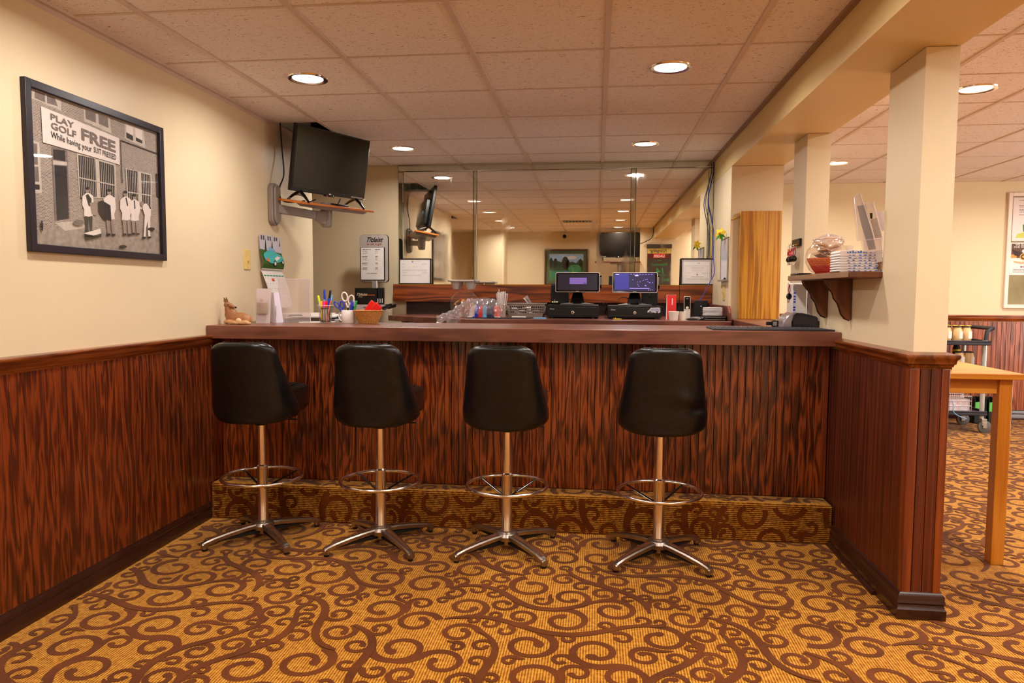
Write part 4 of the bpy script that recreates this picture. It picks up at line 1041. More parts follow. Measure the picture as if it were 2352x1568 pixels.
MB().mat(INK).ball((.0125, -.003, .0945), .0058, seg=10).build('nose', t)
for sy in (-.0165,): MB().mat(INK).ball((-.026, sy, .1115), .0034, .9, .6, .9, 10).build('eye', t)
MB().mat(P('deer_cream', (226, 196, 150), .5)).ball((.042, -.030, .022), .016, 1.1, .45, .9, 12).build('belly_patch', t)

# leaflet holders
t = thing('leaflet_holder', 'frosted leaflet holder with a beige card, just right of the deer', 'leaflet holder', (at(604, 742, Y=3.98).x, 3.98, CT))
w_ = .085
m = MB().mat(P('frosted_plastic', (206, 190, 190), .35, trans=0, alpha=1)).add([(-w_ / 2, 0, 0), (w_ / 2, 0, 0), (w_ / 2 + .001, .018, .20), (-w_ / 2 - .002, .018, .20), (-w_ / 2, .004, 0), (w_ / 2, .004, 0), (w_ / 2 + .001, .022, .20), (-w_ / 2 - .002, .022, .20)], [(0, 1, 2, 3), (5, 4, 7, 6), (0, 4, 5, 1), (3, 2, 6, 7), (0, 3, 7, 4), (1, 5, 6, 2)])
m.build('back_sheet', t)
MB().mat(FILM).prism(rrect(-w_ / 2 + .006, .055, w_ / 2 - .008, .155, .014), -.014, -.012, 'Y').build('front_pocket', t)
MB().mat(P('beige_card', (186, 166, 118), .6)).box(-w_ / 2 + .012, -.010, .056, w_ / 2 - .010, -.006, .118).build('card', t)
MB().mat(GLASS).tf(Matrix.Translation((0, -.014, .132)) @ Matrix.Rotation(PI / 2, 4, 'X')).lathe([(.010, 0), (.008, .004), (.003, .006)], seg=16).build('suction_cup', t)
t = thing('brochure', 'folded white brochure standing behind the frosted leaflet holder', 'brochure', (at(638, 742, Y=4.06).x, 4.06, CT))
MB().mat(P('lilac_paper', (222, 212, 226), .5)).add([(-.045, .01, 0), (0, -.02, 0), (.022, .03, 0), (-.055, .02, .178), (-.018, -.008, .178), (.0, .035, .178), (-.045, .012, 0), (0, -.018, 0), (.020, .03, 0), (-.055, .022, .178), (-.018, -.006, .178), (-.002, .035, .178)], [(0, 1, 4, 3), (1, 2, 5, 4), (7, 6, 9, 10), (8, 7, 10, 11)]).build('folded_sheet', t, smooth=0)
MB().mat(INKG).box(-.004, -.0165, .02, -.002, -.0155, .1).build('print', t)
t = thing('sign_holder', 'large clear acrylic sign holder standing between the calendar and pen cup', 'sign holder', (at(678, 742, Y=4.10).x, 4.10, CT), .12)
m = MB().mat(ACRYL)
m.box(-.095, -.0015, .0, .092, .0015, .258)
m.build('clear_sheet', t)
m = MB().mat(P('acrylic_edge', (214, 204, 220), .2)).box(-.095, -.002, .256, .092, .002, .2585).box(.090, -.002, 0, .0925, .002, .256).box(-.0955, -.002, 0, -.094, .002, .256)
m.build('edge', t)
MB().mat(ACRYL).box(-.09, -.0, .0, .09, .05, .003).build('foot', t)
t = thing('letter_tray', 'grey stacking tray with loose papers behind the acrylic sign holder', 'letter tray', (-1.80, 4.49, .90))
MB().mat(P('tray_grey', (168, 160, 158), .4)).box(-.17, -.12, 0, .20, .12, .035).box(-.17, -.12, .07, .2, .12, .105).box(.185, -.12, 0, .2, .12, .19).box(-.17, -.12, 0, -.155, .12, .19).box(-.17, -.12, .14, .2, .12, .170).build('tray', t, bev=.006)
m = MB().mat(PAPER); 
for k, (x, y, a) in enumerate(((-.02, -.03, .05), (.03, -.05, -.08), (.08, .0, .12), (-.06, .02, .02))): m.tf(Matrix.Translation((x, y, .1712 + k * .0075)) @ Matrix.Rotation(a, 4, 'Z')).box(-.14, -.105, 0, .14, .105, .007)
m.build('papers', t)
MB().mat(P('purple_folder', (92, 40, 110), .4)).box(.05, -.14, .10, .22, .1, .128).build('folder', t)
o = tag(MB().mat(PAPER).tf(Matrix.Rotation(.2, 4, 'Z')).box(-.10, -.06, 0, .10, .05, .003).build('paper_sheet', None, (at(738, 744, Y=4.15).x - .03, 4.17, CT)), 'loose white sheet on the bar left of the pen cup', 'paper')
dk = thing('side_desk', 'low worktop behind the left end of the bar, mostly hidden', 'desk', (-1.72, 4.72, 0))
MB().mat(TOP).box(-.375, -.44, .87, .37, .44, .90).build('desk_top', dk, bev=.003)
for sx in (-.35, .34):
    for sy in (-.40, .40): MB().mat(BLACKM).box(sx - .02, sy - .02, 0, sx + .02, sy + .02, .87).build('leg', dk)
t = thing('grey_binder', 'grey rounded machine cover behind the pen cup', 'printer', (-1.50, 4.45, .90))
MB().mat(P('machine_grey', (120, 112, 118), .35)).prism(arc(0, 0, .10, 0, PI, 12, .155), -.07, .07, 'Y').build('cover', t)

# pens: one builder
def pen(label, base, top, body, cap=None, r=.0045, group=None, cat='pen', name='pen', parent=None, capf=.72):
    b0 = Vector(base); d = Vector(top) - b0
    t = thing(name, label, cat, base, 0, group)
    MB().mat(body).tube([(0, 0, 0), d * .04, d * capf], [r * .5, r, r], 10).build('barrel', t, smooth=50)
    MB().mat(cap or body).tube([d * capf, d * .96, d], [r * 1.1, r * 1.0, r * .7], 10).build('cap', t, smooth=50)
    return t
cx_ = at(748, 742, Y=4.05).x; cy_ = 4.05
t = thing('pen_cup', 'clear tumbler full of pens and thick markers on the bar', 'pen cup', (cx_, cy_, CT))
MB().mat(GLASS).lathe([(.0, .002), (.031, .002), (.034, .004), (.042, .098), (.0445, .104), (.0425, .104), (.040, .098), (.032, .006), (.0, .006)], seg=32, cap=False).build('tumbler', t, smooth=50)
MB().mat(PAPER).tube([(.0435 * math.cos(a), .0435 * math.sin(a), .104) for a in [2 * PI * i / 32 for i in range(32)]], .0012, 6, True).build('rim', t)
mk = [('yellow-capped chisel marker standing in the clear tumbler', -.020, -.012, YELLOW), ('pink-capped chisel marker standing in the clear tumbler', -.001, -.022, PINK), ('red-capped chisel marker standing in the clear tumbler', .012, -.012, RED), ('blue-capped chisel marker standing in the clear tumbler', .026, -.004, BLUE)]
for lab, dx, dy, c in mk:
    t = thing('marker', lab, 'marker', (cx_ + dx * .8, cy_ + dy * .8, CT + .0065), 0, 'markers in the clear tumbler')
    hh = .122 if c != BLUE else .138
    MB().mat(P('marker_grey', (66, 60, 64), .4)).tube([(0, 0, 0), (dx * .05, 0, .085)], .0082, 12).build('barrel', t, smooth=50)
    MB().mat(c).tube([(dx * .05, 0, .0855), (dx * .12, 0, hh - .004), (dx * .12, 0, hh)], [.0095, .0095, .0085], 12).build('cap', t, smooth=50)
    MB().mat(WHITE if c != YELLOW else YELLOW).box(-.002, -.0088, .012, .003, -.0080, .075).build('label', t)
pen('blue marker pen standing tallest in the clear tumbler', (cx_ - .006, cy_ + .008, CT + .007), (cx_ - .010, cy_ + .012, CT + .196), LBLUE, BLUE, .0062, 'pens in the clear tumbler', capf=.70)
pen('black pen leaning right in the clear tumbler', (cx_ - .004, cy_ + .016, CT + .007), (cx_ + .024, cy_ + .020, CT + .192), BLACK, BLACK, .0058, 'pens in the clear tumbler')
pen('lime highlighter leaning left in the clear tumbler', (cx_ - .014, cy_ - .0, CT + .007), (cx_ - .042, cy_ - .002, CT + .162), WHITE, LIME, .0065, 'pens in the clear tumbler', capf=.74)
pen('light blue pen at the right of the clear tumbler', (cx_ + .012, cy_ + .014, CT + .007), (cx_ + .036, cy_ + .016, CT + .166), LBLUE, LBLUE, .0055, 'pens in the clear tumbler')
pen('orange pencil low at the right of the clear tumbler', (cx_ + .012, cy_ - .018, CT + .007), (cx_ + .040, cy_ - .014, CT + .134), ORANGE, ORANGE, .0038, 'pens in the clear tumbler')

gx = at(800, 743, Y=4.06).x; gy = 4.06
t = thing('white_mug', 'plain white mug holding scissors and pens on the bar', 'mug', (gx, gy, CT))
MB().mat(WHITE).lathe([(.0, 0), (.034, 0), (.0375, .004), (.0385, .076), (.0375, .078), (.0355, .076), (.034, .008), (.0, .006)], seg=36, cap=False).build('body', t, smooth=50)
MB().mat(WHITE).tube([(-.036, 0, .064), (-.052, 0, .060), (-.058, 0, .040), (-.050, 0, .020), (-.036, 0, .014)], .0055, 8, False, .7).build('handle', t, smooth=60)
def scissors(label, x, y, z, s_, ang, mat, oval_r=(.016, .025)):
    t = thing('scissors', label, 'scissors', (x, y, z), 0, 'scissors in the white mug', rot=(0, ang, 0))
    for sx in (-1, 1):
        MB().mat(mat).tf(Matrix.Translation((sx * .019 * s_, 0, (.142 if sx < 0 else .125) * s_)) @ Matrix.Rotation(-sx * -.22, 4, 'Y')).tube([(oval_r[0] * s_ * math.cos(a), 0, oval_r[1] * s_ * math.sin(a)) for a in [2 * PI * i / 24 for i in range(24)]], .0046 * s_, 8, True).build('handle', t, smooth=60)
        MB().mat(mat).tube([(sx * .012 * s_, 0, .108 * s_), (sx * .003, 0, .08 * s_)], [.0055 * s_, .005 * s_], 8).build('shank', t, smooth=60)
        MB().mat(P('scissor_steel', (180, 170, 164), .25, 1.0)).add([(sx * -.004, -.001, .0), (sx * .006, -.001, .075 * s_), (sx * -.004, -.001, .080 * s_), (sx * -.004, .001, .0), (sx * .006, .001, .075 * s_), (sx * -.004, .001, .080 * s_)], [(0, 1, 2), (5, 4, 3), (0, 3, 4, 1), (1, 4, 5, 2), (2, 5, 3, 0)]).build('blade', t)
    return t
scissors('white-handled scissors standing upright in the white mug', gx - .002, gy + .004, CT + .012, 1.0, .0, P('cream_plastic', (228, 214, 204), .35), (.0165, .026))
scissors('blue-handled scissors leaning left in the white mug', gx - .006, gy - .010, CT + .012, .78, -.42, BLUE, (.014, .027))
pen('dark blue pen standing in the white mug', (gx + .014, gy - .004, CT + .01), (gx + .026, gy - .006, CT + .132), BLUE, BLUE, .0072, 'pens in the white mug')
pen('white and black pen standing in the white mug', (gx + .018, gy + .008, CT + .01), (gx + .036, gy + .01, CT + .134), BLACK, P('lilac', (200, 180, 210), .4), .005, 'pens in the white mug')
pen('green pen at the right of the white mug', (gx + .020, gy - .002, CT + .01), (gx + .052, gy - .002, CT + .132), GREEN, GREEN, .006, 'pens in the white mug')
pen('yellow pencil low behind the blue scissors in the mug', (gx + .002, gy + .012, CT + .01), (gx - .018, gy + .016, CT + .118), YELLOW, BLACK, .004, 'pens in the white mug')

bx = at(846, 743, Y=4.06).x; by = 4.06
t = thing('wicker_basket', 'small woven wicker basket with red can sleeves on the bar', 'basket', (bx, by, CT))
m = MB().mat(WICKER)
for k in range(15):
    z = .004 + k * .0048; r = .052 + (.083 - .052) * (k / 14) ** .85
    m.tube([((r + .0011 * (1 if (i + k) % 2 else -1)) * math.cos(2 * PI * i / 44), (r * .85 + .0011 * (1 if (i + k) % 2 else -1)) * math.sin(2 * PI * i / 44), z) for i in range(44)], .0027, 5, True)
wv = m.build('woven_wall', t, smooth=60); 
m = MB().mat(P('wicker_stake', (208, 150, 84), .5, var=.2))
for i in range(22):
    a = 2 * PI * i / 22; m.tube([(.0525 * math.cos(a), .0445 * math.sin(a), .0), (.068 * math.cos(a), .058 * math.sin(a), .038), (.084 * math.cos(a), .0715 * math.sin(a), .075)], .0024, 5)
m.build('stakes', t, smooth=60)
MB().mat(WICKER).tube([(.084 * math.cos(2 * PI * i / 48), .0715 * math.sin(2 * PI * i / 48), .075 + .0012 * (i % 2)) for i in range(48)], .0042, 6, True).build('rim', t, smooth=60)
MB().mat(WICKER).lathe([(.0, .002), (.052, .002), (.052, .005), (.0, .005)], seg=24, sy=.85).build('base', t)
for k, (dx, dz) in enumerate(((-.004, .012), (.026, .004))):
    q = thing('can_sleeve', ('red foam can sleeve leaning in the wicker basket, the higher one', 'red foam can sleeve leaning in the wicker basket, the lower right one')[k], 'can sleeve', (bx + dx - .008, by + .012 - .026 * k, CT + .046 + dz), 0, 'red can sleeves in the basket', rot=(.0, .62 + .10 * k, 0))
    MB().mat(RED).box(-.024, -.010, 0, .024, .010, .082).build('sleeve', q, bev=.006)
    MB().mat(INK).prism(arc(0, 0, .019, 0, 2 * PI, 16, .0055)[:-1], .0818, .0826, 'Z').build('opening', q)

# golf ball maker's price sign and ball box on its stand
sx_ = at(859, 560, Y=4.70)
KS = 5.95 / 4.70
t = thingF('price_sign', 'grey rounded price sign with black script heading on a display stand behind the bar', 'sign', (sx_.x * KS, 5.95, 1.25 - .35 * KS), (1, -.05, 0)); t.scale = (KS, KS, KS)
zc_ = at(859, 594, Y=4.70).z - .90; hw_ = .097; hh_ = .157
MB().mat(P('sign_silver', (176, 166, 158), .35)).prism(rrect(-hw_, zc_ - hh_, hw_, zc_ + hh_, .022), -.006, .006, 'Y').build('sign_plate', t, bev=.001)
MB().mat(BLACK).prism(rrect(-hw_ - .002, zc_ - hh_ - .002, hw_ + .004, zc_ + hh_ + .002, .024), -.001, .012, 'Y').build('rear_rim', t)
MB().mat(BLACK).box(-hw_ + .007, -.014, zc_ - hh_ + .014, hw_ - .018, -.0055, zc_ + hh_ - .082).build('paper_frame', t, bev=.001)
m = MB().mat(PAPER).box(-hw_ + .010, -.0148, zc_ - hh_ + .018, hw_ - .024, -.0139, zc_ + hh_ - .084)
u0 = -hw_ + .018; zt = zc_ + hh_ - .098
for q, (uu, ww) in enumerate(((u0, .062), (.012, .034))):
    for j, (dz, bold) in enumerate(((0, 1), (-.013, 0), (-.024, 0), (-.046, 1), (-.057, 0), (-.068, 0), (-.090, 1), (-.101, 0), (-.122, 1), (-.133, 0))):
        lines(m, INK if bold else INKG, uu, uu + ww * (.6 if j else 1), [zt + dz], .003 if bold else .0026, .0150, seed=j * 3 + q)
        if bold: m.mat(INKG).box(uu, -.0153, zt + dz - .002, uu + ww * .6, -.0150, zt + dz - .0013)
m.mat(INKG).text('All Prices include sales tax', .0068, (-.012, zt - .158), .2, 'CENTER', n=.0152)
m.build('price_sheet', t, smooth=0)
MB().mat(INK).text('Titleist', .044, (.0, zc_ + hh_ - .046), .55, 'CENTER', bold=.022, n=.0064, sx=.94).build('script_heading', t, smooth=0)
MB().mat(P('dark_red_ink', (150, 40, 36), .6)).text('#1 ball in golf.', .0185, (.006, zc_ + hh_ - .066), .0, 'CENTER', n=.0064).build('slogan', t, smooth=0)
MB().mat(GREYP).box(-.012, -.012, .1, .018, .0, zc_ - hh_ + .01).mat(WHITE).box(.018, -.012, .1, .024, .0, zc_ - hh_ + .01).build('post', t)
MB().mat(GREYD).box(-.06, -.10, .0, .07, .10, .012).box(.002, -.008, .0, .030, .008, .30).box(-.03, -.03, -.625, .04, .03, .0).box(-.09, -.10, -.637, .10, .09, -.622).build('stand', t)
MB().mat(BLACK).add([(-.07, -.095, .245), (.135, -.095, .245), (.135, .05, .258), (-.07, .05, .258), (-.07, -.095, .228), (.135, -.095, .228), (.135, .05, .240), (-.07, .05, .240)], [(0, 1, 2, 3), (7, 6, 5, 4), (0, 4, 5, 1), (1, 5, 6, 2), (2, 6, 7, 3), (3, 7, 4, 0)]).build('shelf', t)
b0 = at(816, 697, Y=4.54); b1 = at(872, 661, Y=4.54); bw_ = at(866, 680, Y=4.54).x - b0.x
t = thingF('golf_ball_box', 'black golf ball carton with white script on a pale tray under the sign', 'box', (b0.x * KS, 4.535 * KS, 1.25 - .093 * KS), (1, -.03, 0)); t.scale = (KS, KS, KS)
MB().mat(BLACK).box(0, 0, .002, bw_, .05, .108).build('carton', t, bev=.001)
for k in range(3):
    MB().mat(BLACK).lathe([(.007, 0), (.009, .05), (.0085, .106)], (bw_ + .008 + k * .0115, .02 + .01 * k, .003), 12).build('sleeve', t)
    MB().mat(WHITE).lathe([(.0028, 0), (.0028, .028)], (bw_ + .006 + k * .0115, .006 + .01 * k, .012), 8).build('tee', t)
m = MB().mat(P('cream_ink', (236, 214, 190), .5)).text('Titleist', .026, (.006, .058), .5, 'LEFT', bold=.01, n=.0003).box(.022, -.0008, .049, .050, -.0003, .0515)
m.mat(ORANGE).box(.064, -.0005, .060, bw_ - .012, 0, .0645)
m.build('print', t, smooth=0)
MB().mat(P('grey_tray_face', (206, 192, 186), .5)).box(-.002, -.004, -.034, bw_ + .04, .056, .0).mat(INK).text('Titleist', .010, (.055, -.020), .5, 'LEFT', n=.0045).build('tray_face', t, smooth=0)
MB().mat(BLACK).add([(bw_ + .042, -.02, -.014), (bw_ + .082, .02, .008), (bw_ + .082, .02, -.010), (bw_ + .042, -.02, -.034), (bw_ + .042, .05, -.014), (bw_ + .082, .06, .008), (bw_ + .082, .06, -.01), (bw_ + .042, .05, -.034)], [(0, 3, 2, 1), (4, 5, 6, 7), (0, 1, 5, 4), (3, 7, 6, 2), (1, 2, 6, 5)]).build('tray_wing', t)

# mat, card reader and label printer at the right end of the bar
t = tag(MB().mat(P('rubber_mat', (52, 50, 54), .55)).add([(-.455, -.135, 0), (.135, -.135, 0), (.115, .125, 0), (-.455, .125, 0), (-.455, -.135, .008), (.135, -.135, .008), (.115, .125, .008), (-.455, .125, .008)], [(0, 3, 2, 1), (4, 5, 6, 7), (0, 1, 5, 4), (1, 2, 6, 5), (2, 3, 7, 6), (3, 0, 4, 7)]).build('rubber_mat', None, (1.045, 3.875, CT), bev=.002), 'dark grey rubber bar mat lying at the right end of the bar', 'bar mat')
m = MB().mat(P('mat_rib', (84, 82, 88), .6))
for k in range(23):
    for j in range(0, 8): m.box(-.440 + k * .0242, -.120 + j * .029, .008, -.428 + k * .0242, -.105 + j * .029, .0105)
o = m.build('knobs', t, smooth=0); o['kind'] = 'stuff'
q = at(1826, 742, Y=4.40)
t = thing('label_printer', 'black and silver dome-shaped card printer behind the rubber mat', 'printer', (at(1832, 744, Y=4.09).x, 4.09, CT), 0)
k_ = 4.55 / 4.40
m = MB().mat(P('charcoal_gloss', (46, 42, 48), .22)).prism([(-.045, 0), (.088, 0), (.088, .062), (.06, .070), (.01, .082), (-.035, .083), (-.055, .070), (-.050, .03)], -.072, .068, 'Y'); m.build('housing', t, bev=.012, bs=4)
MB().mat(P('silver_gloss', (176, 170, 180), .2, .6)).prism([(-.098, 0), (-.045, 0), (-.050, .03), (-.040, .070), (-.020, .084), (-.045, .084), (-.080, .062), (-.096, .035)], -.076, .068, 'Y').build('front_cover', t, bev=.008, bs=3)
cable('short_cable', 'short black cable arching beside the dome-shaped printer', [(1.142, 4.09, 1.062), (1.150, 4.08, 1.090), (1.160, 4.05, 1.082), (1.170, 4.02, 1.062)], .004, BLACK)
t = thing('card_reader', 'small black card reader on a strap-like stand beside the rubber mat', 'card reader', (at(1778, 742, Y=4.06).x, 4.06, CT))
MB().mat(BLACK).prism(rrect(-.012, .004, .022, .040, .006), -.010, .010, 'Y').build('body', t, bev=.002)
MB().mat(GREYP).box(-.008, -.0108, .012, .012, -.0098, .034).build('display', t)
MB().mat(BLACKM).box(-.042, -.008, .014, -.012, .006, .033).box(-.02, -.008, 0, .01, .01, .006).build('strap', t, bev=.003)

# ================================================================== THINGS ON THE BACK COUNTER
YD = 5.45
def cash_drawer(label, pxl, pxr, pyt, sticker):
    a = at(pxl, 733, Y=YD); b_ = at(pxr, pyt, Y=YD); W_ = b_.x - a.x; H_ = b_.z - BT
    t = thingF('cash_drawer', label, 'cash drawer', (a.x, YD, BT), (1, 0, 0), group='cash drawers on the back counter')
    MB().mat(BLACK).box(0, 0, .010, W_, .40, H_).build('case', t, bev=.003)
    MB().mat(BLACKM).box(.014, -.006, .020, W_ - .014, .004, H_ - .014).build('drawer_front', t, bev=.002)
    m = MB().mat(P('seam_black', (4, 4, 4), .7))
    for x0, x1 in ((.05, .17), (.235, .34)): m.box(x0, -.0072, .046, x1 * W_ / .39, -.0055, .051)
    m.build('slot', t)
    for x in (.04, W_ - .04): MB().mat(BLACKM).box(x - .008, .004, 0, x + .008, .38, .011).build('foot', t)
    R90 = Matrix.Translation((W_ * .5, -.005, .046)) @ Matrix.Rotation(PI / 2, 4, 'X')
    lk = MB().mat(P('lock_nickel', (206, 196, 184), .25, 1.0)).tf(R90).lathe([(.0125, 0), (.0125, .006), (.009, .009), (.0, .009)], seg=20, cap=False).build('lock', t)
    MB().mat(INK).box(W_ * .5 - .001, -.0155, .040, W_ * .5 + .001, -.0138, .050).build('keyhole', lk)
    MB().mat(PAPER).text('Clover', .0125, (.022, H_ - .033), 0, 'LEFT', bold=.01, n=.0062).build('maker_mark', t, smooth=0)
    m = MB().mat(CHROME)
    for k in range(4): m.tf(Matrix.Translation((.012 + (W_ - .024) * k / 3, -.001, .014)) @ Matrix.Rotation(PI / 2, 4, 'X')).lathe([(.0022, 0), (.0015, .0015)], seg=8)
    m.build('screw', t)
    if sticker:
        m = MB().mat(WHITE).prism([(W_ * .735, .050), (W_ * .74, .064), (W_ * .775, .072), (W_ * .80, .086), (W_ * .985 - .012, .088), (W_ * .985 - .006, .082), (W_ * .985 - .004, .056), (W_ * .985 - .012, .047), (W_ * .90, .047), (W_ * .80, .045)], -.0068, -.0060, 'Y')
        m.mat(P('van_blue', (178, 188, 216), .5)).prism([(W_ * .77, .056), (W_ * .785, .070), (W_ * .81, .082), (W_ * .965, .083), (W_ * .965, .057)], -.0072, -.0068, 'Y')
        m.mat(INKG).box(W_ * .825, -.0075, .057, W_ * .828, -.0071, .083).box(W_ * .84, -.0075, .069, W_ * .955, -.0071, .0705).box(W_ * .84, -.0075, .076, W_ * .94, -.0071, .077)
        for u in (.785, .915): m.mat(INK).prism(arc(W_ * u, .052, .0085, 0, 2 * PI, 16)[:-1], -.0078, -.0070, 'Y').mat(GREYP).prism(arc(W_ * u, .052, .0042, 0, 2 * PI, 12)[:-1], -.0082, -.0077, 'Y')
        m.build('van_sticker', t, smooth=0)
    return a.x, W_, H_
d1 = cash_drawer('left black cash drawer under the terminal with the purple message', 1256, 1375, 701, False)
d2 = cash_drawer('right black cash drawer with a small van sticker', 1396, 1520, 703, True)
def terminal(label, d, pxl, pxr, pyt, pyb, second):
    Y_ = 5.53; tl = at(pxl, pyt, Y=Y_); br = at(pxr, pyb, Y=Y_); W_ = br.x - tl.x; H_ = tl.z - br.z; zb = BT + d[2] + .0005
    cx = (tl.x + br.x) / 2
    t = thing('payment_terminal', label, 'payment terminal', (cx, Y_ + .05, zb), 0, 'payment terminals on the cash drawers')
    b0 = br.z - zb
    T_ = Matrix.Translation((0, -.05, b0)) @ Matrix.Rotation(-.10, 4, 'X')
    MB().mat(WHITE).tf(T_).prism(rrect(-W_ / 2, 0, W_ / 2, H_, .010), 0, .012, 'Y').build('bezel', t, bev=.002)
    scr = MB().mat(P('screen_black', (14, 12, 18), .07)).tf(T_).prism(rrect(-W_ / 2 + .004, .004, W_ / 2 - .004, H_ - .004, .008), -.0012, .001, 'Y').build('screen', t, smooth=0)
    m = MB().tf(T_)
    if not second:
        m.mat(P('lit_dark', (20, 16, 24), .3, emit=(44, 34, 52), es=.35)).box(-W_ / 2 + .018, -.0018, .016, W_ / 2 - .018, -.0012, H_ - .012)
        m.mat(P('lit_purple', (110, 84, 150), .3, emit=(124, 98, 176), es=.75)).box(-.060, -.0024, .062, .070, -.0018, .110)
        m.mat(P('lit_line', (90, 66, 130), .3, emit=(92, 70, 140), es=.6))
        for k in range(4): m.box(-.055, -.0028, .098 - k * .008, .062, -.0024, .0995 - k * .008)
        m.mat(P('lit_button', (50, 40, 110), .3, emit=(60, 50, 130), es=.6)).box(.044, -.0028, .065, .066, -.0024, .071)
    else:
        m.mat(P('lit_navy', (24, 18, 50), .3, emit=(40, 28, 84), es=.5)).box(-W_ / 2 + .018, -.0018, .012, W_ / 2 - .018, -.0012, H_ - .006)
        m.mat(P('lit_blue', (40, 36, 110), .3, emit=(58, 52, 150), es=.7)).box(-W_ / 2 + .018, -.0024, .022, -.045, -.0018, H_ - .008)
        m.mat(P('lit_violet', (150, 120, 230), .3, emit=(160, 130, 240), es=1.2)).box(-.040, -.0026, .030, .108, -.0020, .0335)
        r = random.Random(3)
        for k in range(15): x, z = r.uniform(-.02, .13), r.uniform(.045, .105); m.box(x, -.0026, z, x + .006, -.0020, z + .004)
        for k in range(8): m.box(-.035 + k * .022, -.0026, H_ - .016, -.022 + k * .022, -.0020, H_ - .013)
        m.mat(P('lit_white', (230, 220, 250), .3, emit=(225, 215, 250), es=.9)).box(.0, -.0028, H_ - .027, .026, -.0020, H_ - .021).box(-W_ / 2 + .024, -.0028, H_ - .018, -W_ / 2 + .050, -.0020, H_ - .0135)
        for k in range(3): m.box(.10 + k * .013, -.0026, .018, .104 + k * .013, -.002, .022)
    m.build('display', scr, smooth=0)
    MB().mat(PAPER).tf(T_).text('Clover', .009, (0, .005), 0, 'CENTER', bold=.01, n=.0016).build('maker_mark', t, smooth=0)
    MB().mat(BLACK).tf(T_).box(-W_ / 2 + .01, .011, .01, W_ / 2 - .01, .03, H_ - .01).build('rear_cover', t, bev=.005)
    MB().mat(BLACKG).add([(-.055, -.01, .012), (.055, -.01, .012), (.055, .06, .012), (-.055, .06, .012), (-.028, -.03, b0 + .02), (.032, -.03, b0 + .02), (.032, .0, b0 + .04), (-.028, .0, b0 + .04)], [(0, 3, 2, 1), (4, 5, 6, 7), (0, 1, 5, 4), (1, 2, 6, 5), (2, 3, 7, 6), (3, 0, 4, 7)]).build('stand', t, bev=.004)
    MB().mat(GREYD if not second else BLACK).add([(-.135, -.07, 0), (.135, -.07, 0), (.10, .08, 0), (-.10, .08, 0), (-.13, -.066, .006), (.13, -.066, .006), (.05, .05, .020), (-.05, .05, .020)], [(0, 3, 2, 1), (4, 5, 6, 7), (0, 1, 5, 4), (1, 2, 6, 5), (2, 3, 7, 6), (3, 0, 4, 7)]).build('base', t, bev=.002)
    for sx in (-1, 1): MB().mat(P('base_silver', (176, 170, 166), .3, .7)).add([(sx * .032, -.068, .0075), (sx * .128, -.067, .0075), (sx * .048, .0, .0155), (sx * .032, .0, .0155), (sx * .032, -.068, .010), (sx * .128, -.067, .009), (sx * .048, .0, .0185), (sx * .032, .0, .0185)], [(4, 5, 6, 7), (7, 6, 5, 4), (0, 1, 5, 4)]).build('base_wing', t)
    MB().mat(BLACKG).tf(T_).prism(rrect(W_ / 2, .030, W_ / 2 + .016, H_ - .022, .007), .000, .045, 'Y').build('card_swiper', t, bev=.003)
    MB().mat(GREYP).tf(T_).box(W_ / 2 + .005, -.002, .055, W_ / 2 + .012, .002, H_ - .035).build('card_slot', t, bev=.002)
    return t
terminal('left white-rimmed payment screen showing a dark view with purple message box', d1, 1276, 1377, 625, 671, False)
terminal('right white-rimmed payment screen showing a blue and violet menu', d2, 1407, 1510, 625, 672, True)
q0 = at(1261, 702, Y=5.56); q1 = at(1297, 655, Y=5.56)
t = thing('receipt_printer', 'black receipt printer with lit buttons behind the left terminal', 'printer', (q0.x + .075, 5.80, BT + d1[2] + .0005))
MB().mat(BLACKM).box(-.072, -.09, 0, .068, .04, .155).build('housing', t, bev=.008)
MB().mat(GREYD).box(-.066, -.07, .155, .060, .02, .163).build('lid', t, bev=.003)
m = MB().mat(P('lit_key', (236, 226, 170), .4, emit=(236, 226, 170), es=.5))
for k in range(3): m.box(-.062 + k * .017, -.0925, .016, -.050 + k * .017, -.0895, .023)
m.mat(PAPER).box(-.045, -.0925, .032, -.038, -.0895, .036); m.build('keys', t)
q0 = at(1492, 690, Y=5.75)
t = thing('receipt_printer', 'plain black receipt printer behind the right terminal', 'printer', (q0.x, 5.78, BT + d2[2] + .0005))
MB().mat(BLACKM).box(-.060, -.06, 0, .060, .06, .13).build('housing', t, bev=.006)
MB().mat(BLACK).tf(Matrix.Translation((0, -.06, .075)) @ Matrix.Rotation(PI / 2, 4, 'X')).lathe([(.014, 0), (.012, .002), (.0, .002)], seg=16, cap=False).build('emblem', t)
t = thing('speaker_puck', 'small dark speaker on the oak band left of the right terminal', 'speaker', (at(1403, 640, Y=6.13).x, 6.142, 1.3055))
MB().mat(BLACKM).box(-.016, -.012, 0, .016, .012, .075).build('body', t, bev=.003)
cable('coiled_cable', 'black cable looped behind the right payment terminal', [at(1420, 693, Y=5.92), at(1424, 684, Y=5.95), at(1438, 683, Y=5.98), at(1447, 690, Y=5.98)], .004, BLACK)
cable('drawer_cable', 'black cable bending out between the two cash drawers', [at(1383, 702, Y=5.66), at(1389, 695, Y=5.68), at(1395, 700, Y=5.86), at(1390, 720, Y=5.90)], .005, BLACKG)
t = thing('yellow_clip', 'small yellow plastic clip lying before the right cash drawer', 'clip', (at(1418, 733, Y=5.36).x, 5.36, BT))
MB().mat(YELLOW).box(-.030, -.004, 0, .030, .004, .006).box(-.018, -.004, .006, -.012, .004, .014).build('clip', t, bev=.001)
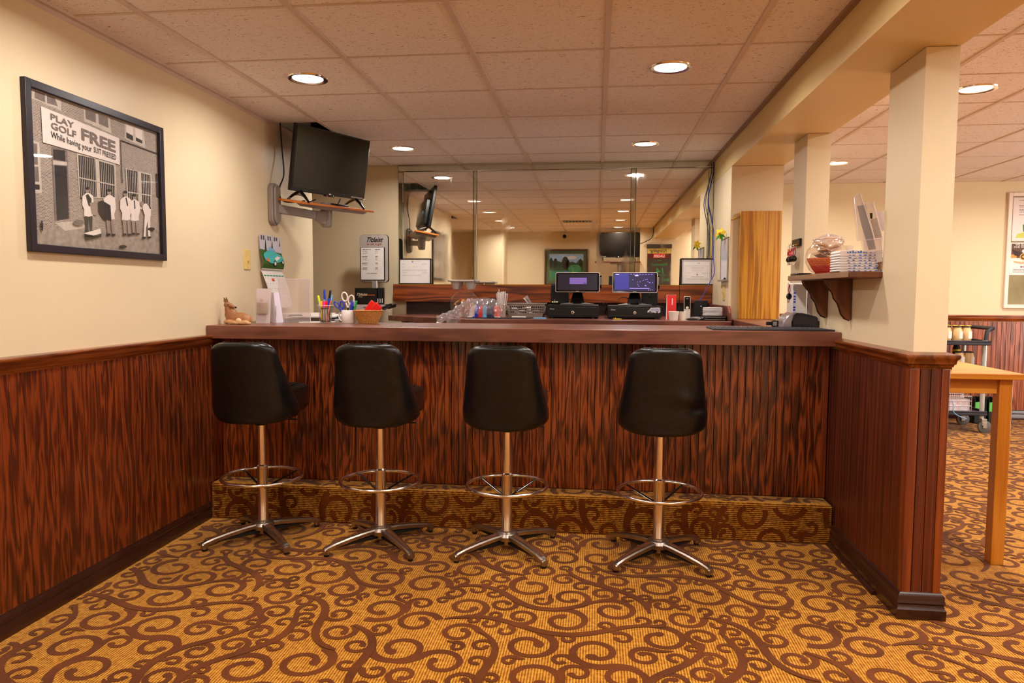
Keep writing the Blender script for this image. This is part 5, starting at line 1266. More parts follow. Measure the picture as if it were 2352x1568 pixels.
t = tag(MB().mat(LBLUE).tf(Matrix.Rotation(.2, 4, 'Z')).box(-.045, -.03, 0, .045, .03, .010).build('folded_napkin', None, (at(1240, 732, Y=5.33).x, 5.33, BT), bev=.002), 'pale blue folded napkin left of the cash drawers', 'napkin')
# black mat, pen on it, basket, straws, glass
mt = tag(MB().mat(P('slate_mat', (40, 38, 42), .5)).prism([(-.25, -.07), (.20, -.07), (.235, .12), (-.21, .12)], 0, .006, 'Z').build('counter_mat', None, (at(1150, 730, Y=5.36).x, 5.33, BT), bev=.001), 'black rubber mat on the back counter before the grey basket', 'mat')
pen('white pen lying on the black back-counter mat', (at(1175, 727, Y=5.35).x, 5.35, BT + .0115), (at(1208, 727, Y=5.34).x, 5.34, BT + .0115), WHITE, PAPER, .005)
bl = at(1166, 724, Y=5.58); br = at(1256, 690, Y=5.58); BW = br.x - bl.x
t = thing('plastic_basket', 'grey plastic basket with slotted sides left of the cash drawers', 'basket', ((bl.x + br.x) / 2 - .012, 5.66, BT))
GB = P('basket_grey', (158, 144, 134), .45); bw_, bd_, bh_ = BW / 2, .085, .108
m = MB().mat(GB)
for z0, z1 in ((0, .030), (.088, bh_)):
    f = lambda z: .86 + .14 * z / bh_
    for sx0, sy0, sx1, sy1 in ((-1, -1, 1, -1), (1, -1, 1, 1), (1, 1, -1, 1), (-1, 1, -1, -1)):
        a, c = f(z0), f(z1); k = .965
        m.add([(sx0 * bw_ * a, sy0 * bd_ * a, z0), (sx1 * bw_ * a, sy1 * bd_ * a, z0), (sx1 * bw_ * c, sy1 * bd_ * c, z1), (sx0 * bw_ * c, sy0 * bd_ * c, z1), (sx0 * bw_ * a * k, sy0 * bd_ * a * k, z0), (sx1 * bw_ * a * k, sy1 * bd_ * a * k, z0), (sx1 * bw_ * c * k, sy1 * bd_ * c * k, z1), (sx0 * bw_ * c * k, sy0 * bd_ * c * k, z1)], [(0, 1, 2, 3), (5, 4, 7, 6), (3, 2, 6, 7), (1, 0, 4, 5)])
m.box(-bw_ * .85, -bd_ * .85, .0, bw_ * .85, bd_ * .85, .003)
bk = m.build('wall', t)
m = MB().mat(GB); n_ = 17
for k in range(n_ + 1):
    u = -1 + 2 * k / n_
    for sy in (-1, 1): m.tube([(u * bw_ * .9, sy * bd_ * .89, .029), (u * bw_ * .965, sy * bd_ * .965, .089)], .0024, 4)
for k in range(1, 7):
    u = -1 + 2 * k / 7
    for sx in (-1, 1): m.tube([(sx * bw_ * .89, u * bd_ * .9, .029), (sx * bw_ * .965, u * bd_ * .965, .089)], .0024, 4)
for z, f_ in ((.048, .925), (.067, .945)): m.tube([(x * bw_ * f_, y * bd_ * f_, z) for x, y in ((-1, -1), (1, -1), (1, 1), (-1, 1))], .0022, 4, True)
m.build('lattice', t); MB().mat(GB).tube([(x * (bw_ + .003), y * (bd_ + .003), bh_) for x, y in [(a / .5, b / .5) for a, b in rrect(-.5, -.5, .5, .5, .08, 3)]], .004, 6, True).build('rim', t)
pcs = MB().mat(PAPER); r = random.Random(9)
for k in range(16): pcs.tf(Matrix.Translation((r.uniform(-.10, .10), r.uniform(-.03, .03), .012 + .004 * k)) @ Matrix.Rotation(r.uniform(-.5, .5), 4, 'Z') @ Matrix.Rotation(r.uniform(-.15, .15), 4, 'X')).box(-.02, -.03, 0, .02, .03, .003)
o = pcs.build('sachets', None, (t.location.x, 5.66, BT + .003)); o['kind'] = 'stuff'; tag(o, 'white sachets filling the grey slotted basket', 'sachets')
p_ = at(1225, 690, Y=5.62)
t = thing('wrapped_cutlery', 'cutlery in a clear sleeve sticking up out of the grey basket', 'cutlery', (p_.x - .015, 5.66, BT + .085), 0, None, rot=(0, -.62, 0))
MB().mat(FILM).lathe([(.012, 0), (.016, .04), (.022, .092)], seg=12, cap=False).build('sleeve', t)
MB().mat(BLACKM).box(-.003, -.002, -.01, .003, .002, .075).box(.004, -.002, -.01, .008, .002, .07).build('cutlery', t)
sxp = at(1152, 727, Y=5.47); 
t = thing('straw_jar', 'clear jar holding white straws right of the plastic bag', 'jar', (sxp.x, 5.475, BT))
MB().mat(GLASS).lathe([(.0, .001), (.032, .001), (.034, .004), (.035, .10), (.033, .10), (.032, .006), (.0, .005)], seg=28, cap=False).build('glass', t, smooth=50)
MB().mat(CHROME).tube([(.034 * math.cos(a), .034 * math.sin(a), .101) for a in [2 * PI * i / 24 for i in range(24)]], .0016, 6, True).tube([(.034, 0, .10), (.046, 0, .085), (.036, 0, .055)], .0018, 6).build('wire_bail', t)
r = random.Random(5); s0 = None
for k in range(22):
    a = 2.4 * k; rr = .0065 * math.sqrt(k + .4); dx, dy = rr * math.cos(a), rr * math.sin(a) * .9
    hgt = .188 + r.uniform(-.010, .008) + (.022 if k == 4 else 0)
    loc = (sxp.x + dx * .82, 5.475 + dy * .82, BT + .0062)
    if s0 is None: s0 = MB().mat(P('straw_white', (238, 230, 226), .4)).tube([(0, 0, 0), (0, 0, .19)], .0027, 7).build('straw', None, loc, smooth=60); q = s0
    else: q = s0.copy(); COL.objects.link(q); q.location = loc
    q.scale = (1, 1, hgt / .19); q.rotation_euler = (-dy * 3.2, dx * 3.6, 0)
    tag(q, 'white paper straw standing in the clear jar', 'straw', 'straws in the clear jar')
gl = at(1113, 700, Y=5.72)
t = thing('drinking_glass', 'clear drinking glass between the candy bowl and the straws', 'glass', (gl.x, 5.72, BT))
MB().mat(GLASS).lathe([(.0, .001), (.03, .001), (.032, .005), (.042, .155), (.040, .155), (.030, .012), (.0, .010)], seg=28, cap=False).build('bowl', t, smooth=50)
# candy bowl with the drink carrier on top
jb = at(1065, 730, Y=5.62); jr = .118
t = thing('candy_bowl', 'round clear glass bowl of wrapped candy under the grey drink carrier', 'bowl', (jb.x, 5.66, BT))
def bowl_prof(R_, h, neck): return [(.0, .002), (R_ * .5, .002), (R_ * .80, h * .13), (R_ * .97, h * .33), (R_, h * .5), (R_ * .93, h * .70), (neck * 1.06, h * .88), (neck * .98, h * .95), (neck * 1.06, h)]
MB().mat(GLASS).lathe(bowl_prof(jr, .215, .066), seg=40, cap=False).build('bowl', t, smooth=60)
r = random.Random(4); c0 = {}
for k in range(58):
    col, nm = ((RED, 'red'), (P('gold_foil', (226, 160, 20), .25, .6), 'gold'))[0 if k % 5 < 2 else 1]
    a = r.random() * 2 * PI; zz = .016 + .0020 * k; rr = (jr - .036) * min(1, .55 + zz * 5) * math.sqrt(r.random())
    loc = (jb.x + rr * math.cos(a) * .9 - .008, 5.66 + rr * math.sin(a) * .9, BT + zz)
    if nm not in c0:
        m = MB().mat(col)
        if nm == 'red': m.ball((0, 0, .008), .0085, seg=10, rings=6)
        else: m.ball((0, 0, .007), .007, 1.7, 1, 1, 10, 6).prism([(-.022, 0), (-.012, .007), (-.022, .014)], -.004, .004, 'Y').prism([(.022, 0), (.012, .007), (.022, .014)], -.004, .004, 'Y')
        q = c0[nm] = m.build('candy', None, loc, smooth=60)
    else: q = c0[nm].copy(); COL.objects.link(q); q.location = loc
    q.rotation_euler = (r.uniform(-.4, .4), r.uniform(-.4, .4), r.random() * 6)
    tag(q, '%s candy in the round glass bowl' % ('round red' if nm == 'red' else 'gold foil wrapped'), 'candy', '%s candies in the glass bowl' % nm)
t = thing('drink_carrier', 'grey moulded pulp drink carrier on top of the candy bowl', 'drink carrier', (jb.x - .005, 5.66, BT + .2165))
PULP = P('pulp_grey', (196, 184, 174), .9, var=.12, vs=50)
m = MB().mat(PULP)
m.sheet(lambda u, v: ((u - .5) * .215, (v - .5) * .215, .070 + .003 * math.sin(u * 9) * math.cos(v * 8)), 10, 10); m.sheet(lambda u, v: ((u - .5) * .215, (.5 - v) * .215, .066 + .003 * math.sin(u * 9) * math.cos(v * 8)), 10, 10)
m.build('tray', t, smooth=60)
for sx in (-1, 1):
    for sy in (-1, 1): MB().mat(PULP).lathe([(.0, 0), (.021, 0), (.024, .004), (.041, .055), (.047, .068)], (sx * .054, sy * .054, 0), 12, cap=False).build('cup_socket', t)
m = MB().mat(PULP)
for a, b in (((-.1, -.105), (.1, -.105)), ((.105, -.1), (.105, .1)), ((-.1, .105), (.1, .105)), ((-.105, -.1), (-.105, .1))): m.cyl((a[0], a[1], .066), (b[0], b[1], .066), .008)
m.build('edge', t)

# clear plastic bag of caps, hanging over the counter edge
cxb = at(1120, 725, Y=5.3)
def cap(label, x, y, z, s_, col, col2, yaw):
    t = thing('baseball_cap', label, 'cap', (x, y, z), 0, 'caps in the clear plastic bag', rot=(0, 0, yaw))
    MB().mat(col).lathe([(.062 * s_, .0), (.064 * s_, .03), (.057 * s_, .058), (.036 * s_, .078), (.001, .086)], seg=24, cap=False, sx=.55).build('crown', t, smooth=60)
    MB().mat(col2).prism([(p[0] * .55, p[1] - .035 * s_) for p in arc(0, 0, .058 * s_, PI, 2 * PI, 12, .075 * s_)], .001, .005, 'Z').build('brim', t, smooth=0)
    MB().mat(col2).ball((0, 0, .086), .006, seg=8).build('button', t)
    return t
cyb = 5.36
cc = [(1090, P('cap_white', (214, 200, 196), .8), PAPER, 'white cap in the plastic bag, nearest the bag mouth', 1.0), (1099, BLUE, BLUE, 'blue cap in the plastic bag behind the white one', .98), (1106, P('cap_red', (214, 60, 50), .8), RED, 'red cap in the middle of the plastic bag', 1.0), (1113, LBLUE, LBLUE, 'light blue cap in the plastic bag between red and navy', .94), (1126, NAVY, NAVY, 'navy cap in the plastic bag, near its right end', .92), (1140, P('cap_coral', (226, 96, 84), .8), PAPER, 'coral and white cap at the right end of the plastic bag', .80)]
for k, (px, c1, c2, lab, s_) in enumerate(cc):
    cap(lab, at(px, 720, Y=5.37).x, 5.38, BT + .008, s_, c1, c2, -.25 + .1 * k)
r = random.Random(12)
def bagsurf(u, v):      # u along the bag (mouth to closed end), v round it
    xs = at(1012, 700, Y=5.3).x + (at(1152, 700, Y=5.3).x - at(1012, 700, Y=5.3).x) * u
    rad = .028 + .034 * min(1, max(0, (u - .18) / .25)) if u < .5 else .062 - .022 * max(0, (u - .86) / .14)
    zc = BT + .012 + rad - (.052 * max(0, (.26 - u) / .26)); yc = 5.365 - .20 * max(0, (.30 - u) / .30)
    wr = .006 * math.sin(37 * u + 5 * math.sin(v * 14)) + .004 * math.sin(61 * u * (1 + .2 * math.sin(v * 6)) + 9 * v)
    a = 2 * PI * v; R2 = rad + wr * (1.4 if u < .3 else .7)
    z = zc + R2 * 1.0 * math.sin(a) * (1.15 if u > .3 else 1)
    return (xs, yc + R2 * .85 * math.cos(a), max(z, BT + .006) if u > .28 else z)
t = thing('plastic_bag', 'crumpled clear plastic bag of caps drooping over the back counter', 'plastic bag', (0, 0, 0))
bagf = lambda u, v: bagsurf(u, v)
MB().mat(FILM).sheet(bagf, 60, 26).build('film', t, smooth=25)
m = MB().mat(FILM).sheet(lambda u, v: (at(1030 + 34 * u - 8 * v, 700, Y=5.15).x + .004 * math.sin(30 * v), 5.12 + .03 * math.sin(11 * u + 3 * v), BT + .045 - .115 * v + .012 * math.sin(17 * u)), 12, 14)
m.build('loose_end', t, smooth=20)

# flip calendar, ramekins, phone, router, tray, napkins, presenters
a = at(1532, 730, Y=5.42); b_ = at(1554, 677, Y=5.42)
t = thing('flip_number_calendar', 'tall red flip card showing a white number 1', 'flip calendar', ((a.x + b_.x) / 2, 5.42, BT), -.04)
w_ = (b_.x - a.x); h_ = b_.z - BT
MB().mat(PAPER).add([(-w_ / 2 - .006, .0, 0), (w_ / 2, .0, 0), (w_ / 2, .025, h_), (-w_ / 2 - .004, .025, h_), (-w_ / 2 - .006, .06, 0), (w_ / 2, .06, 0), (w_ / 2, .03, h_), (-w_ / 2 - .004, .03, h_)], [(0, 1, 2, 3), (5, 4, 7, 6), (0, 3, 7, 4), (1, 5, 6, 2), (3, 2, 6, 7)]).build('easel', t)
T_ = Matrix.Rotation(-.138, 4, 'X')
m = MB().mat(P('signal_red', (226, 30, 20), .5)).tf(T_).box(-w_ / 2, -.003, .002, w_ / 2, -.0005, h_ + .0)
m.mat(REDP)
for k in range(9): m.box(-w_ / 2, -.0036, .045 + k * .007, w_ / 2, -.003, .0465 + k * .007)
m.mat(PAPER).text('1', .070, (.004, h_ * .60), 0, 'CENTER', n=.0034); m.build('cards', t, smooth=0)
for lab, px, r0, r1, h_, yy in (('white ramekin flaring upward before the red flip card', 1547, .031, .040, .062, 5.31), ('straight white ramekin beside the flared one', 1568, .024, .026, .060, 5.335)):
    t = thing('ramekin', lab, 'ramekin', (at(px, 730, Y=yy).x, yy, BT), 0, 'white ramekins')
    MB().mat(P('porcelain', (234, 220, 206), .25)).lathe([(.0, 0), (r0, 0), (r1, h_), (r1 - .003, h_), (r0 - .003, .006), (.0, .005)], seg=32, cap=False).build('cup', t, smooth=50)
    MB().mat(P('ramekin_glaze', (240, 230, 220), .2)).tube([(r1 * .98 * math.cos(a), r1 * .98 * math.sin(a), h_) for a in [2 * PI * i / 32 for i in range(32)]], .0018, 6, True).build('rim', t)
a = at(1579, 728, Y=5.42)
t = thing('cordless_phone', 'grey cordless phone standing upright in its cradle', 'phone', (a.x, 5.44, BT), -.05)
T_ = Matrix.Rotation(-.12, 4, 'X')
MB().mat(P('phone_silver', (198, 190, 182), .3, .4)).tf(T_).prism(rrect(-.024, .006, .024, .174, .008), 0, .022, 'Y').build('handset', t, bev=.003)
MB().mat(BLACKG).tf(T_).prism(rrect(-.020, .078, .020, .169, .005), -.001, .002, 'Y').mat(GREYP).box(-.009, -.0016, .153, .009, -.001, .158).build('display', t, smooth=0)
m = MB().mat(P('phone_key', (214, 206, 194), .4)).tf(T_)
for i in range(5):
    for j in range(3): m.prism(rrect(-.0185 + j * .0135, .012 + i * .011, -.0075 + j * .0135, .020 + i * .011, .002, 2), -.0015, .001, 'Y')
m.prism(arc(0, .088, .0105, 0, 2 * PI, 18)[:-1], -.0035, .0, 'Y'); m.build('keys', t, smooth=0)
MB().mat(GREYP).box(-.03, -.01, 0, .03, .06, .016).build('cradle', t, bev=.006)
a = at(1610, 727, Y=5.55); b_ = at(1623, 690, Y=5.55)
t = thing('wifi_router', 'black upright internet router fed by the blue cables', 'router', (a.x, 5.56, BT))
MB().mat(BLACKM).prism(rrect(-.049, .0, .049, b_.z - BT, .007), 0, .03, 'Y').build('housing', t, bev=.003)
MB().mat(P('led_white', (230, 230, 230), .4, emit=(230, 230, 230), es=.8)).add([(-.004, -.0012, .101), (.004, -.0012, .101), (0, -.0012, .093)], [(0, 2, 1)]).build('light', t)
MB().mat(PAPER).box(-.016, -.0009, .008, .016, -.0003, .0135).build('maker_mark', t, smooth=0)
rt_top = Vector((a.x - .01, 5.575, b_.z - .005))
a = at(1600, 731, Y=5.30)
t = thing('wrapped_tray', 'small black tray wrapped in clear film before the router', 'tray', (a.x, 5.33, BT))
MB().mat(BLACKM).prism(rrect(-.058, -.03, .058, .035, .012), 0, .014, 'Z').build('tray', t, bev=.003)
MB().mat(FILM).sheet(lambda u, v: (-.062 + .124 * u, -.035 + .072 * v, .017 + .010 * math.sin(8 * u + 5 * v) * math.cos(9 * v)), 16, 10).build('film', t, smooth=15)
a = at(1645, 732, Y=5.24)
pr = None
for k in range(2):
    t = thing('bill_presenter', ('upper black bill presenter of the pair under the napkins', 'lower black bill presenter of the pair under the napkins')[k], 'bill presenter', (a.x - .002 * k, 5.33, BT + .019 * (1 - k)), 0, 'black bill presenters')
    MB().mat(BLACKG).prism([(-.078, -.075), (.075, -.075), (.078, .06), (-.10, .06)], .0, .004, 'Z').prism([(-.078, -.075), (.075, -.075), (.078, .06), (-.10, .06)], .013, .0175, 'Z').prism([(-.10, .06), (.078, .06), (.078, .052), (-.10, .052)], .004, .013, 'Z').build('cover', t, bev=.001)
    MB().mat(P('slip_paper', (120, 112, 108), .5)).prism([(-.070, -.070), (.070, -.070), (.072, .05), (-.092, .05)], .0045, .0125, 'Z').build('slips', t)
t0 = None
for k in range(6):
    z = BT + .0378 + .0095 * k
    o = MB().mat(PAPER).sheet(lambda u, v: (-.062 + .124 * u, -.05 + .10 * v, .0078 + .0016 * math.sin(3 * u + k)), 8, 3).box(-.062, -.05, 0, .062, .05, .0062).build('paper_napkin', None, (a.x - .012 + .002 * (k % 2), 5.345, z))
    tag(o, ['lowest', 'second lowest', 'third lowest', 'third highest', 'second highest', 'topmost'][k] + ' white folded napkin of the stack on the black bill presenters', 'napkin', 'napkins on the bill presenters')
a = at(1628, 697, Y=5.75)
t = thing('plug_connector', 'pale plug connector standing right of the router', 'connector', (a.x, 5.76, BT))
MB().mat(P('plug_pale', (190, 180, 170), .4)).tube([(0, 0, 0), (0, 0, .03), (.002, 0, .07), (-.004, 0, .085)], [.004, .006, .008, .013], 8).build('plug', t, smooth=60)
cable('network_cable', 'blue network cable hanging from the mirror corner to the router', [at(1640, 372, Y=6.12), at(1641, 392, Y=6.11), at(1633, 425, Y=6.08), at(1626, 462, Y=6.07), at(1633, 500, Y=6.06), at(1645, 535, Y=6.04), at(1646, 590, Y=6.03), at(1643, 625, Y=5.95), at(1632, 645, Y=5.85), at(1618, 672, Y=5.70), at(1608, 688, Y=5.585), rt_top], .0032, P('cable_blue', (24, 44, 150), .35))
cable('network_cable', 'second blue cable, hanging left of the first at the mirror corner', [at(1639, 372, Y=6.14), at(1637, 400, Y=6.13), at(1629, 440, Y=6.11), at(1628, 470, Y=6.10), at(1636, 505, Y=6.09), at(1644, 540, Y=6.09), at(1647, 580, Y=6.10), at(1647, 640, Y=6.11)], .0028, P('cable_dark_blue', (20, 30, 96), .35))
cable('yellow_cable', 'thin yellow cable down the right edge of the mirror', [at(1645, 520, Y=6.15), at(1643, 580, Y=6.15), at(1645, 650, Y=6.15)], .003, YELLOW)

# whiteboard with a flower, switch, golden board on the right wall stub
XM = (0, -1, 0)     # 'right' when facing the stub's left face (looking toward +X)
ya = at(1657, 640, X=XS).y; yb_ = at(1673, 640, X=XS).y; z0 = at(1672, 643, X=XS).z; z1 = at(1672, 545, X=XS).z
t = thingF('whiteboard', 'narrow framed whiteboard on the wall between mirror and golden board', 'whiteboard', (XS, ya, z0), XM)
W_ = ya - yb_; H_ = z1 - z0
MB().mat(P('board_white', (206, 200, 206), .12)).box(0.004, -.008, .004, W_ - .004, 0, H_ - .004).build('surface', t)
MB().mat(P('board_frame', (170, 162, 152), .3, .8)).box(0, -.012, 0, .007, 0, H_).box(W_ - .007, -.012, 0, W_, 0, H_).box(0, -.012, H_ - .007, W_, 0, H_).box(-.004, -.030, -.008, W_ + .004, 0, .006).build('frame', t, bev=.001)
MB().mat(INK).ball((W_ - .015, -.024, .010), .009).build('pen_tip', t)
fc = Vector((XS - .048, (ya + yb_) / 2 - .03, z1 + .034))
t = thing('silk_flower', 'yellow silk flower on top of the narrow whiteboard', 'flower', fc)
for k in range(6):
    a = k * PI / 3 + .3
    MB().mat(FLOWER).tf(Matrix.Rotation(-.5, 4, 'Z') @ Matrix.Rotation(PI / 2, 4, 'X') @ Matrix.Rotation(a, 4, 'Z')).add([(.004, 0, 0), (.022, -.014, -.010), (.040, -.004, -.016), (.043, .004, -.015), (.022, .014, -.010)], [(0, 1, 2, 3, 4)]).build('petal', t, smooth=0)
MB().mat(P('flower_heart', (226, 150, 10), .6)).ball((-.004, -.008, 0), .010).build('heart', t)
for k, (dy, dz) in enumerate(((.045, -.035), (-.03, -.055), (.02, -.062))): MB().mat(LEAFG).add([(0, 0, 0), (dy * .5 + .010, -.004, dz * .5), (dy, -.006, dz), (dy * .5 - .010, 0, dz * .55)], [(0, 1, 2, 3)]).build('leaf', t, smooth=0)
p0 = at(1663, 690, X=XS)
plate('light_switch', 'ivory light switch plate under the narrow whiteboard', (XS, at(1661, 690, X=XS).y, at(1666, 689, X=XS).z), XM, .078, .118)
t = thing('oak_board', 'golden oak board standing upright on the side counter', 'board', (1.152, 5.352, CT))
MB().mat(FLAP).box(-.140, -.022, 0, .142, .020, .768).build('board', t, bev=.003)
MB().mat(BRASS).tube([(-.138, .0, .735), (-.165, .01, .728), (-.185, .02, .716)], [.005, .004, .004], 8).ball((-.188, .021, .714), .007).build('brass_hook', t, smooth=60)

# ================================================================== RIGHT SIDE: SHELF ON THE HALF WALL
t = thing('wall_shelf', 'dark wooden shelf on two curved brackets beside the square column', 'shelf', (1.19, 3.68, 1.312))
MB().mat(SHELFW).box(-.135, -.485, .001, .118, .49, .028).build('shelf_board', t, bev=.004)
MB().mat(SHELFE).box(-.137, -.48, .003, -.1345, .49, .0285).build('front_edge', t, bev=.001)
bp_ = [(885, 330), (905, 400), (960, 480), (1030, 560), (1058, 620), (1066, 672), (1092, 706), (1140, 770), (1170, 860), (1200, 960), (1260, 1040), (1345, 1075), (1376, 1060), (1376, 330)]
for Y_ in (3.545, 3.90):
    w_ = .13
    br_ = MB().mat(SHELFW).prism([((x - 1376) / 491 * w_, -(y - 330) / 745 * .192) for x, y in bp_], Y_ - 3.68, Y_ - 3.68 + .020, 'Y').build('bracket', t, bev=.003)
    MB().mat(P('bracket_edge', (44, 18, 10), .35)).tube([((x - 1376) / 491 * w_, Y_ - 3.671, -(y - 330) / 745 * .192) for x, y in bp_[:12]], .0052, 6).build('routed_edge', br_, smooth=60)
ST = 1.3405
t = thing('glasses_case', 'flat black case at the far end of the wall shelf', 'case', (1.098, 4.08, ST))
MB().mat(BLACKG).prism(rrect(-.042, -.075, .045, .07, .02), 0, .012, 'Z').build('case', t, bev=.004)
q = at(1898, 632, Y=3.86)
t = thing('snack_bowl', 'round clear bowl of wrapped snacks with an orange woven basket inside', 'bowl', (q.x, 3.86, ST))
R_ = .104; H_ = .178
MB().mat(GLASS).lathe(bowl_prof(R_, H_, .066), seg=40, cap=False).build('bowl', t, smooth=60)
MB().mat(CHROME).tube([(.070 * math.cos(a), .070 * math.sin(a), H_) for a in [2 * PI * i / 40 for i in range(40)]], .0018, 6, True).build('rim', t)
m1 = MB().mat(P('splint_orange', (222, 104, 22), .45, var=.15, vs=60)); m2 = MB().mat(P('splint_red', (206, 40, 16), .45, var=.15, vs=60))
for k in range(8):
    z = .010 + k * .0098; r_ = .050 + .042 * min(1, (k / 7) ** .8); mm = m2 if k < 4 else m1
    for i in range(22):
        a = 2 * PI * i / 22 + (k % 2) * PI / 22; o_ = .0028
        a0, a1 = a - .16, a + .16
        P_ = lambda aa, rr, zz: (rr * math.cos(aa), rr * math.sin(aa), zz)
        mm.add([P_(a0, r_ - .001, z - .0045), P_(a, r_ + o_, z - .0045), P_(a1, r_ - .001, z - .0045), P_(a1, r_ + .0015, z + .0045), P_(a, r_ + o_ + .003, z + .0045), P_(a0, r_ + .0015, z + .0045)], [(0, 1, 4, 5), (1, 2, 3, 4)])
m1.build('upper_splints', t, smooth=0); m2.build('lower_splints', t, smooth=0)
m = MB().mat(P('basket_inside', (120, 44, 12), .7)).lathe([(.0, .006), (.046, .008), (.088, .084)], seg=24, cap=False); m.build('basket_lining', t)
r = random.Random(8); s0 = None
for k in range(9):
    a = r.random() * 6.28; rr = .045 * math.sqrt(r.random())
    loc = (q.x + rr * math.cos(a), 3.86 + rr * math.sin(a), ST + .078 + .0085 * k)
    if s0 is None:
        m = MB().mat(P('cracker', (206, 160, 104), .7, var=.2, vs=80)).cb((0, 0, .004), (.052, .040, .007)).mat(FILM).sheet(lambda u, v: (-.036 + .072 * u, -.028 + .056 * v, .0095 + .003 * math.sin(9 * u) * math.cos(8 * v)), 8, 6)
        s0 = m.build('snack_pack', None, loc, smooth=20); o = s0
    else: o = s0.copy(); COL.objects.link(o); o.location = loc
    o.rotation_euler = (r.uniform(-.4, .4), r.uniform(-.4, .4), r.random() * 6)
    tag(o, 'clear wrapped cracker pack in the round bowl on the wall shelf', 'snack', 'cracker packs in the shelf bowl')
t = thing('crumpled_film_bag', 'crumpled clear bag bulging out of the round bowl on the wall shelf', 'bag', (q.x + .01, 3.86, ST + .105))
def _cf(u, v):
    a, b_ = 2 * PI * u, PI * v; r_ = .074 + .007 * math.sin(5 * a + 4 * b_) + .005 * math.sin(9 * a - 7 * b_)
    f_ = 1 if b_ < 1.7 else .62
    return (r_ * math.sin(b_) * math.cos(a) * min(1, f_ + .2), r_ * math.sin(b_) * math.sin(a) * .62, .055 + .042 * math.cos(b_) + .004 * math.sin(8 * a))
MB().mat(FILM).sheet(_cf, 40, 20).build('film', t, smooth=22)
t = thing('cellophane_bag', 'twisted clear cellophane bag standing behind the folded cloths', 'bag', (at(1952, 600, Y=3.63).x, 3.64, ST))
MB().mat(FILM).lathe([(.0, .002), (.030, .004), (.034, .05), (.024, .085), (.008, .10), (.016, .125), (.020, .135)], seg=14, cap=False).build('bag', t, smooth=15)
# folded cloths
CL = P('cloth_white', (236, 228, 226), .85); CBL = P('cloth_blue_print', (70, 120, 206), .8)
x0 = at(1911, 628, Y=3.40).x; x1 = at(1996, 628, Y=3.40).x
for k in range(8):
    z = ST + k * .0112; r = random.Random(k)
    t = thing('folded_cloth', '%s white cloth with blue lettering in the folded stack on the wall shelf' % ['bottom', 'second lowest', 'third lowest', 'fourth lowest', 'fourth highest', 'third highest', 'second highest', 'topmost'][k], 'cloth', (x0, 3.36, z), 0, 'folded cloths on the wall shelf')
    W_ = x1 - x0 + r.uniform(-.004, .004); lift = .006 if k > 5 else 0
    prof = [(.006, 0), (W_, 0), (W_, .0105), (.05, .0105 + lift), (.004, .0105 + lift * .5)] + [(-.002, .008), (-.002, .003)]
    MB().mat(CL).prism(prof, -.055, .07, 'Y').build('cloth', t, bev=.003, bs=3)
    m = MB().mat(CBL)
    for j in range(7):
        u = .035 + j * .022 + r.uniform(-.004, .004); m.box(u, -.0556, .003, u + r.uniform(.006, .014), -.0549, .003 + r.uniform(.002, .005))
    if k == 7: [m.box(.03 + .011 * j, -.0562, .003, .036 + .011 * j, -.0556, .008 + .003 * (j % 3)) for j in range(8)]
    m.build('print', t, smooth=0)
t = thing('slatted_box', 'small cardboard box with slots at the near end of the wall shelf', 'box', (at(2014, 622, Y=3.33).x + .008, 3.345, ST))
MB().mat(P('cardboard', (196, 156, 110), .8)).box(-.036, -.028, 0, .036, .028, .062).build('box', t, bev=.001)
m = MB().mat(P('slot_brown', (110, 70, 40), .8))
for k in range(6): m.box(-.026 + k * .005, -.0286, .010, -.024 + k * .005, -.0279, .052)
m.box(-.0366, -.026, .008, -.0359, .026, .054); m.build('slots', t, smooth=0)
# clear brochure pockets on the column
t = thing('brochure_pockets', 'tilted clear acrylic brochure pockets fixed beside the square column', 'brochure holder', at(1998, 575, Y=3.27))
base = t.location.copy()
def pl(px, py, Y_): return at(px, py, Y=Y_) - base
def pocket(pts, y0, y1, name, mat=ACRYL, closed=False):
    n = len(pts); a = [pl(x, y, y0) for x, y in pts]; b = [pl(x, y, y0) + Vector((0, y1 - y0, 0)) for x, y in pts]
    m = MB().mat(mat).add(a + b, [tuple(range(n))[::-1], tuple(range(n, 2 * n))] + [(i, (i + 1) % n, (i + 1) % n + n, i + n) for i in range(n if closed else n - 1)])
    o = m.build(name, t, smooth=0)
    if mat is ACRYL:
        e = MB().mat(P('acrylic_rim', (226, 216, 222), .15)).tube(a, .0014, 4, True).build('rim', o, smooth=60)
    return o
pocket([(1962, 453), (1976, 443), (1994, 500), (2008, 547), (1973, 553)], 3.235, 3.262, 'pocket')
pocket([(1984, 465), (2006, 464), (2028, 547), (2026, 573), (1990, 578)], 3.268, 3.30, 'pocket')
pocket([(1982, 552), (2024, 548), (2027, 574), (1987, 579)], 3.225, 3.255, 'pocket')
pocket([(1969, 473), (1986, 470), (1998, 510), (2012, 572), (1996, 574), (1980, 520)], 3.264, 3.267, 'dark_leaflet', P('leaflet_dark', (58, 48, 58), .5), True)
pocket([(1998, 489), (2004, 489), (2004, 502), (1999, 502)], 3.263, 3.2635, 'leaflet_block', BLACKM, True)
pocket([(2000, 504), (2014, 500), (2026, 545), (2010, 547)], 3.303, 3.306, 'brown_leaflet', P('leaflet_brown', (150, 124, 100), .5), True)
pocket([(2010, 577), (2027, 574), (2027, 600), (2014, 603)], 3.262, 3.264, 'small_card', P('card_pale', (206, 200, 204), .5), True)
pocket([(2013, 487), (2031, 484), (2031, 528), (2023, 532)], 3.31, 3.312, 'pale_sheet', P('sheet_lilac', (222, 208, 214), .5), True)
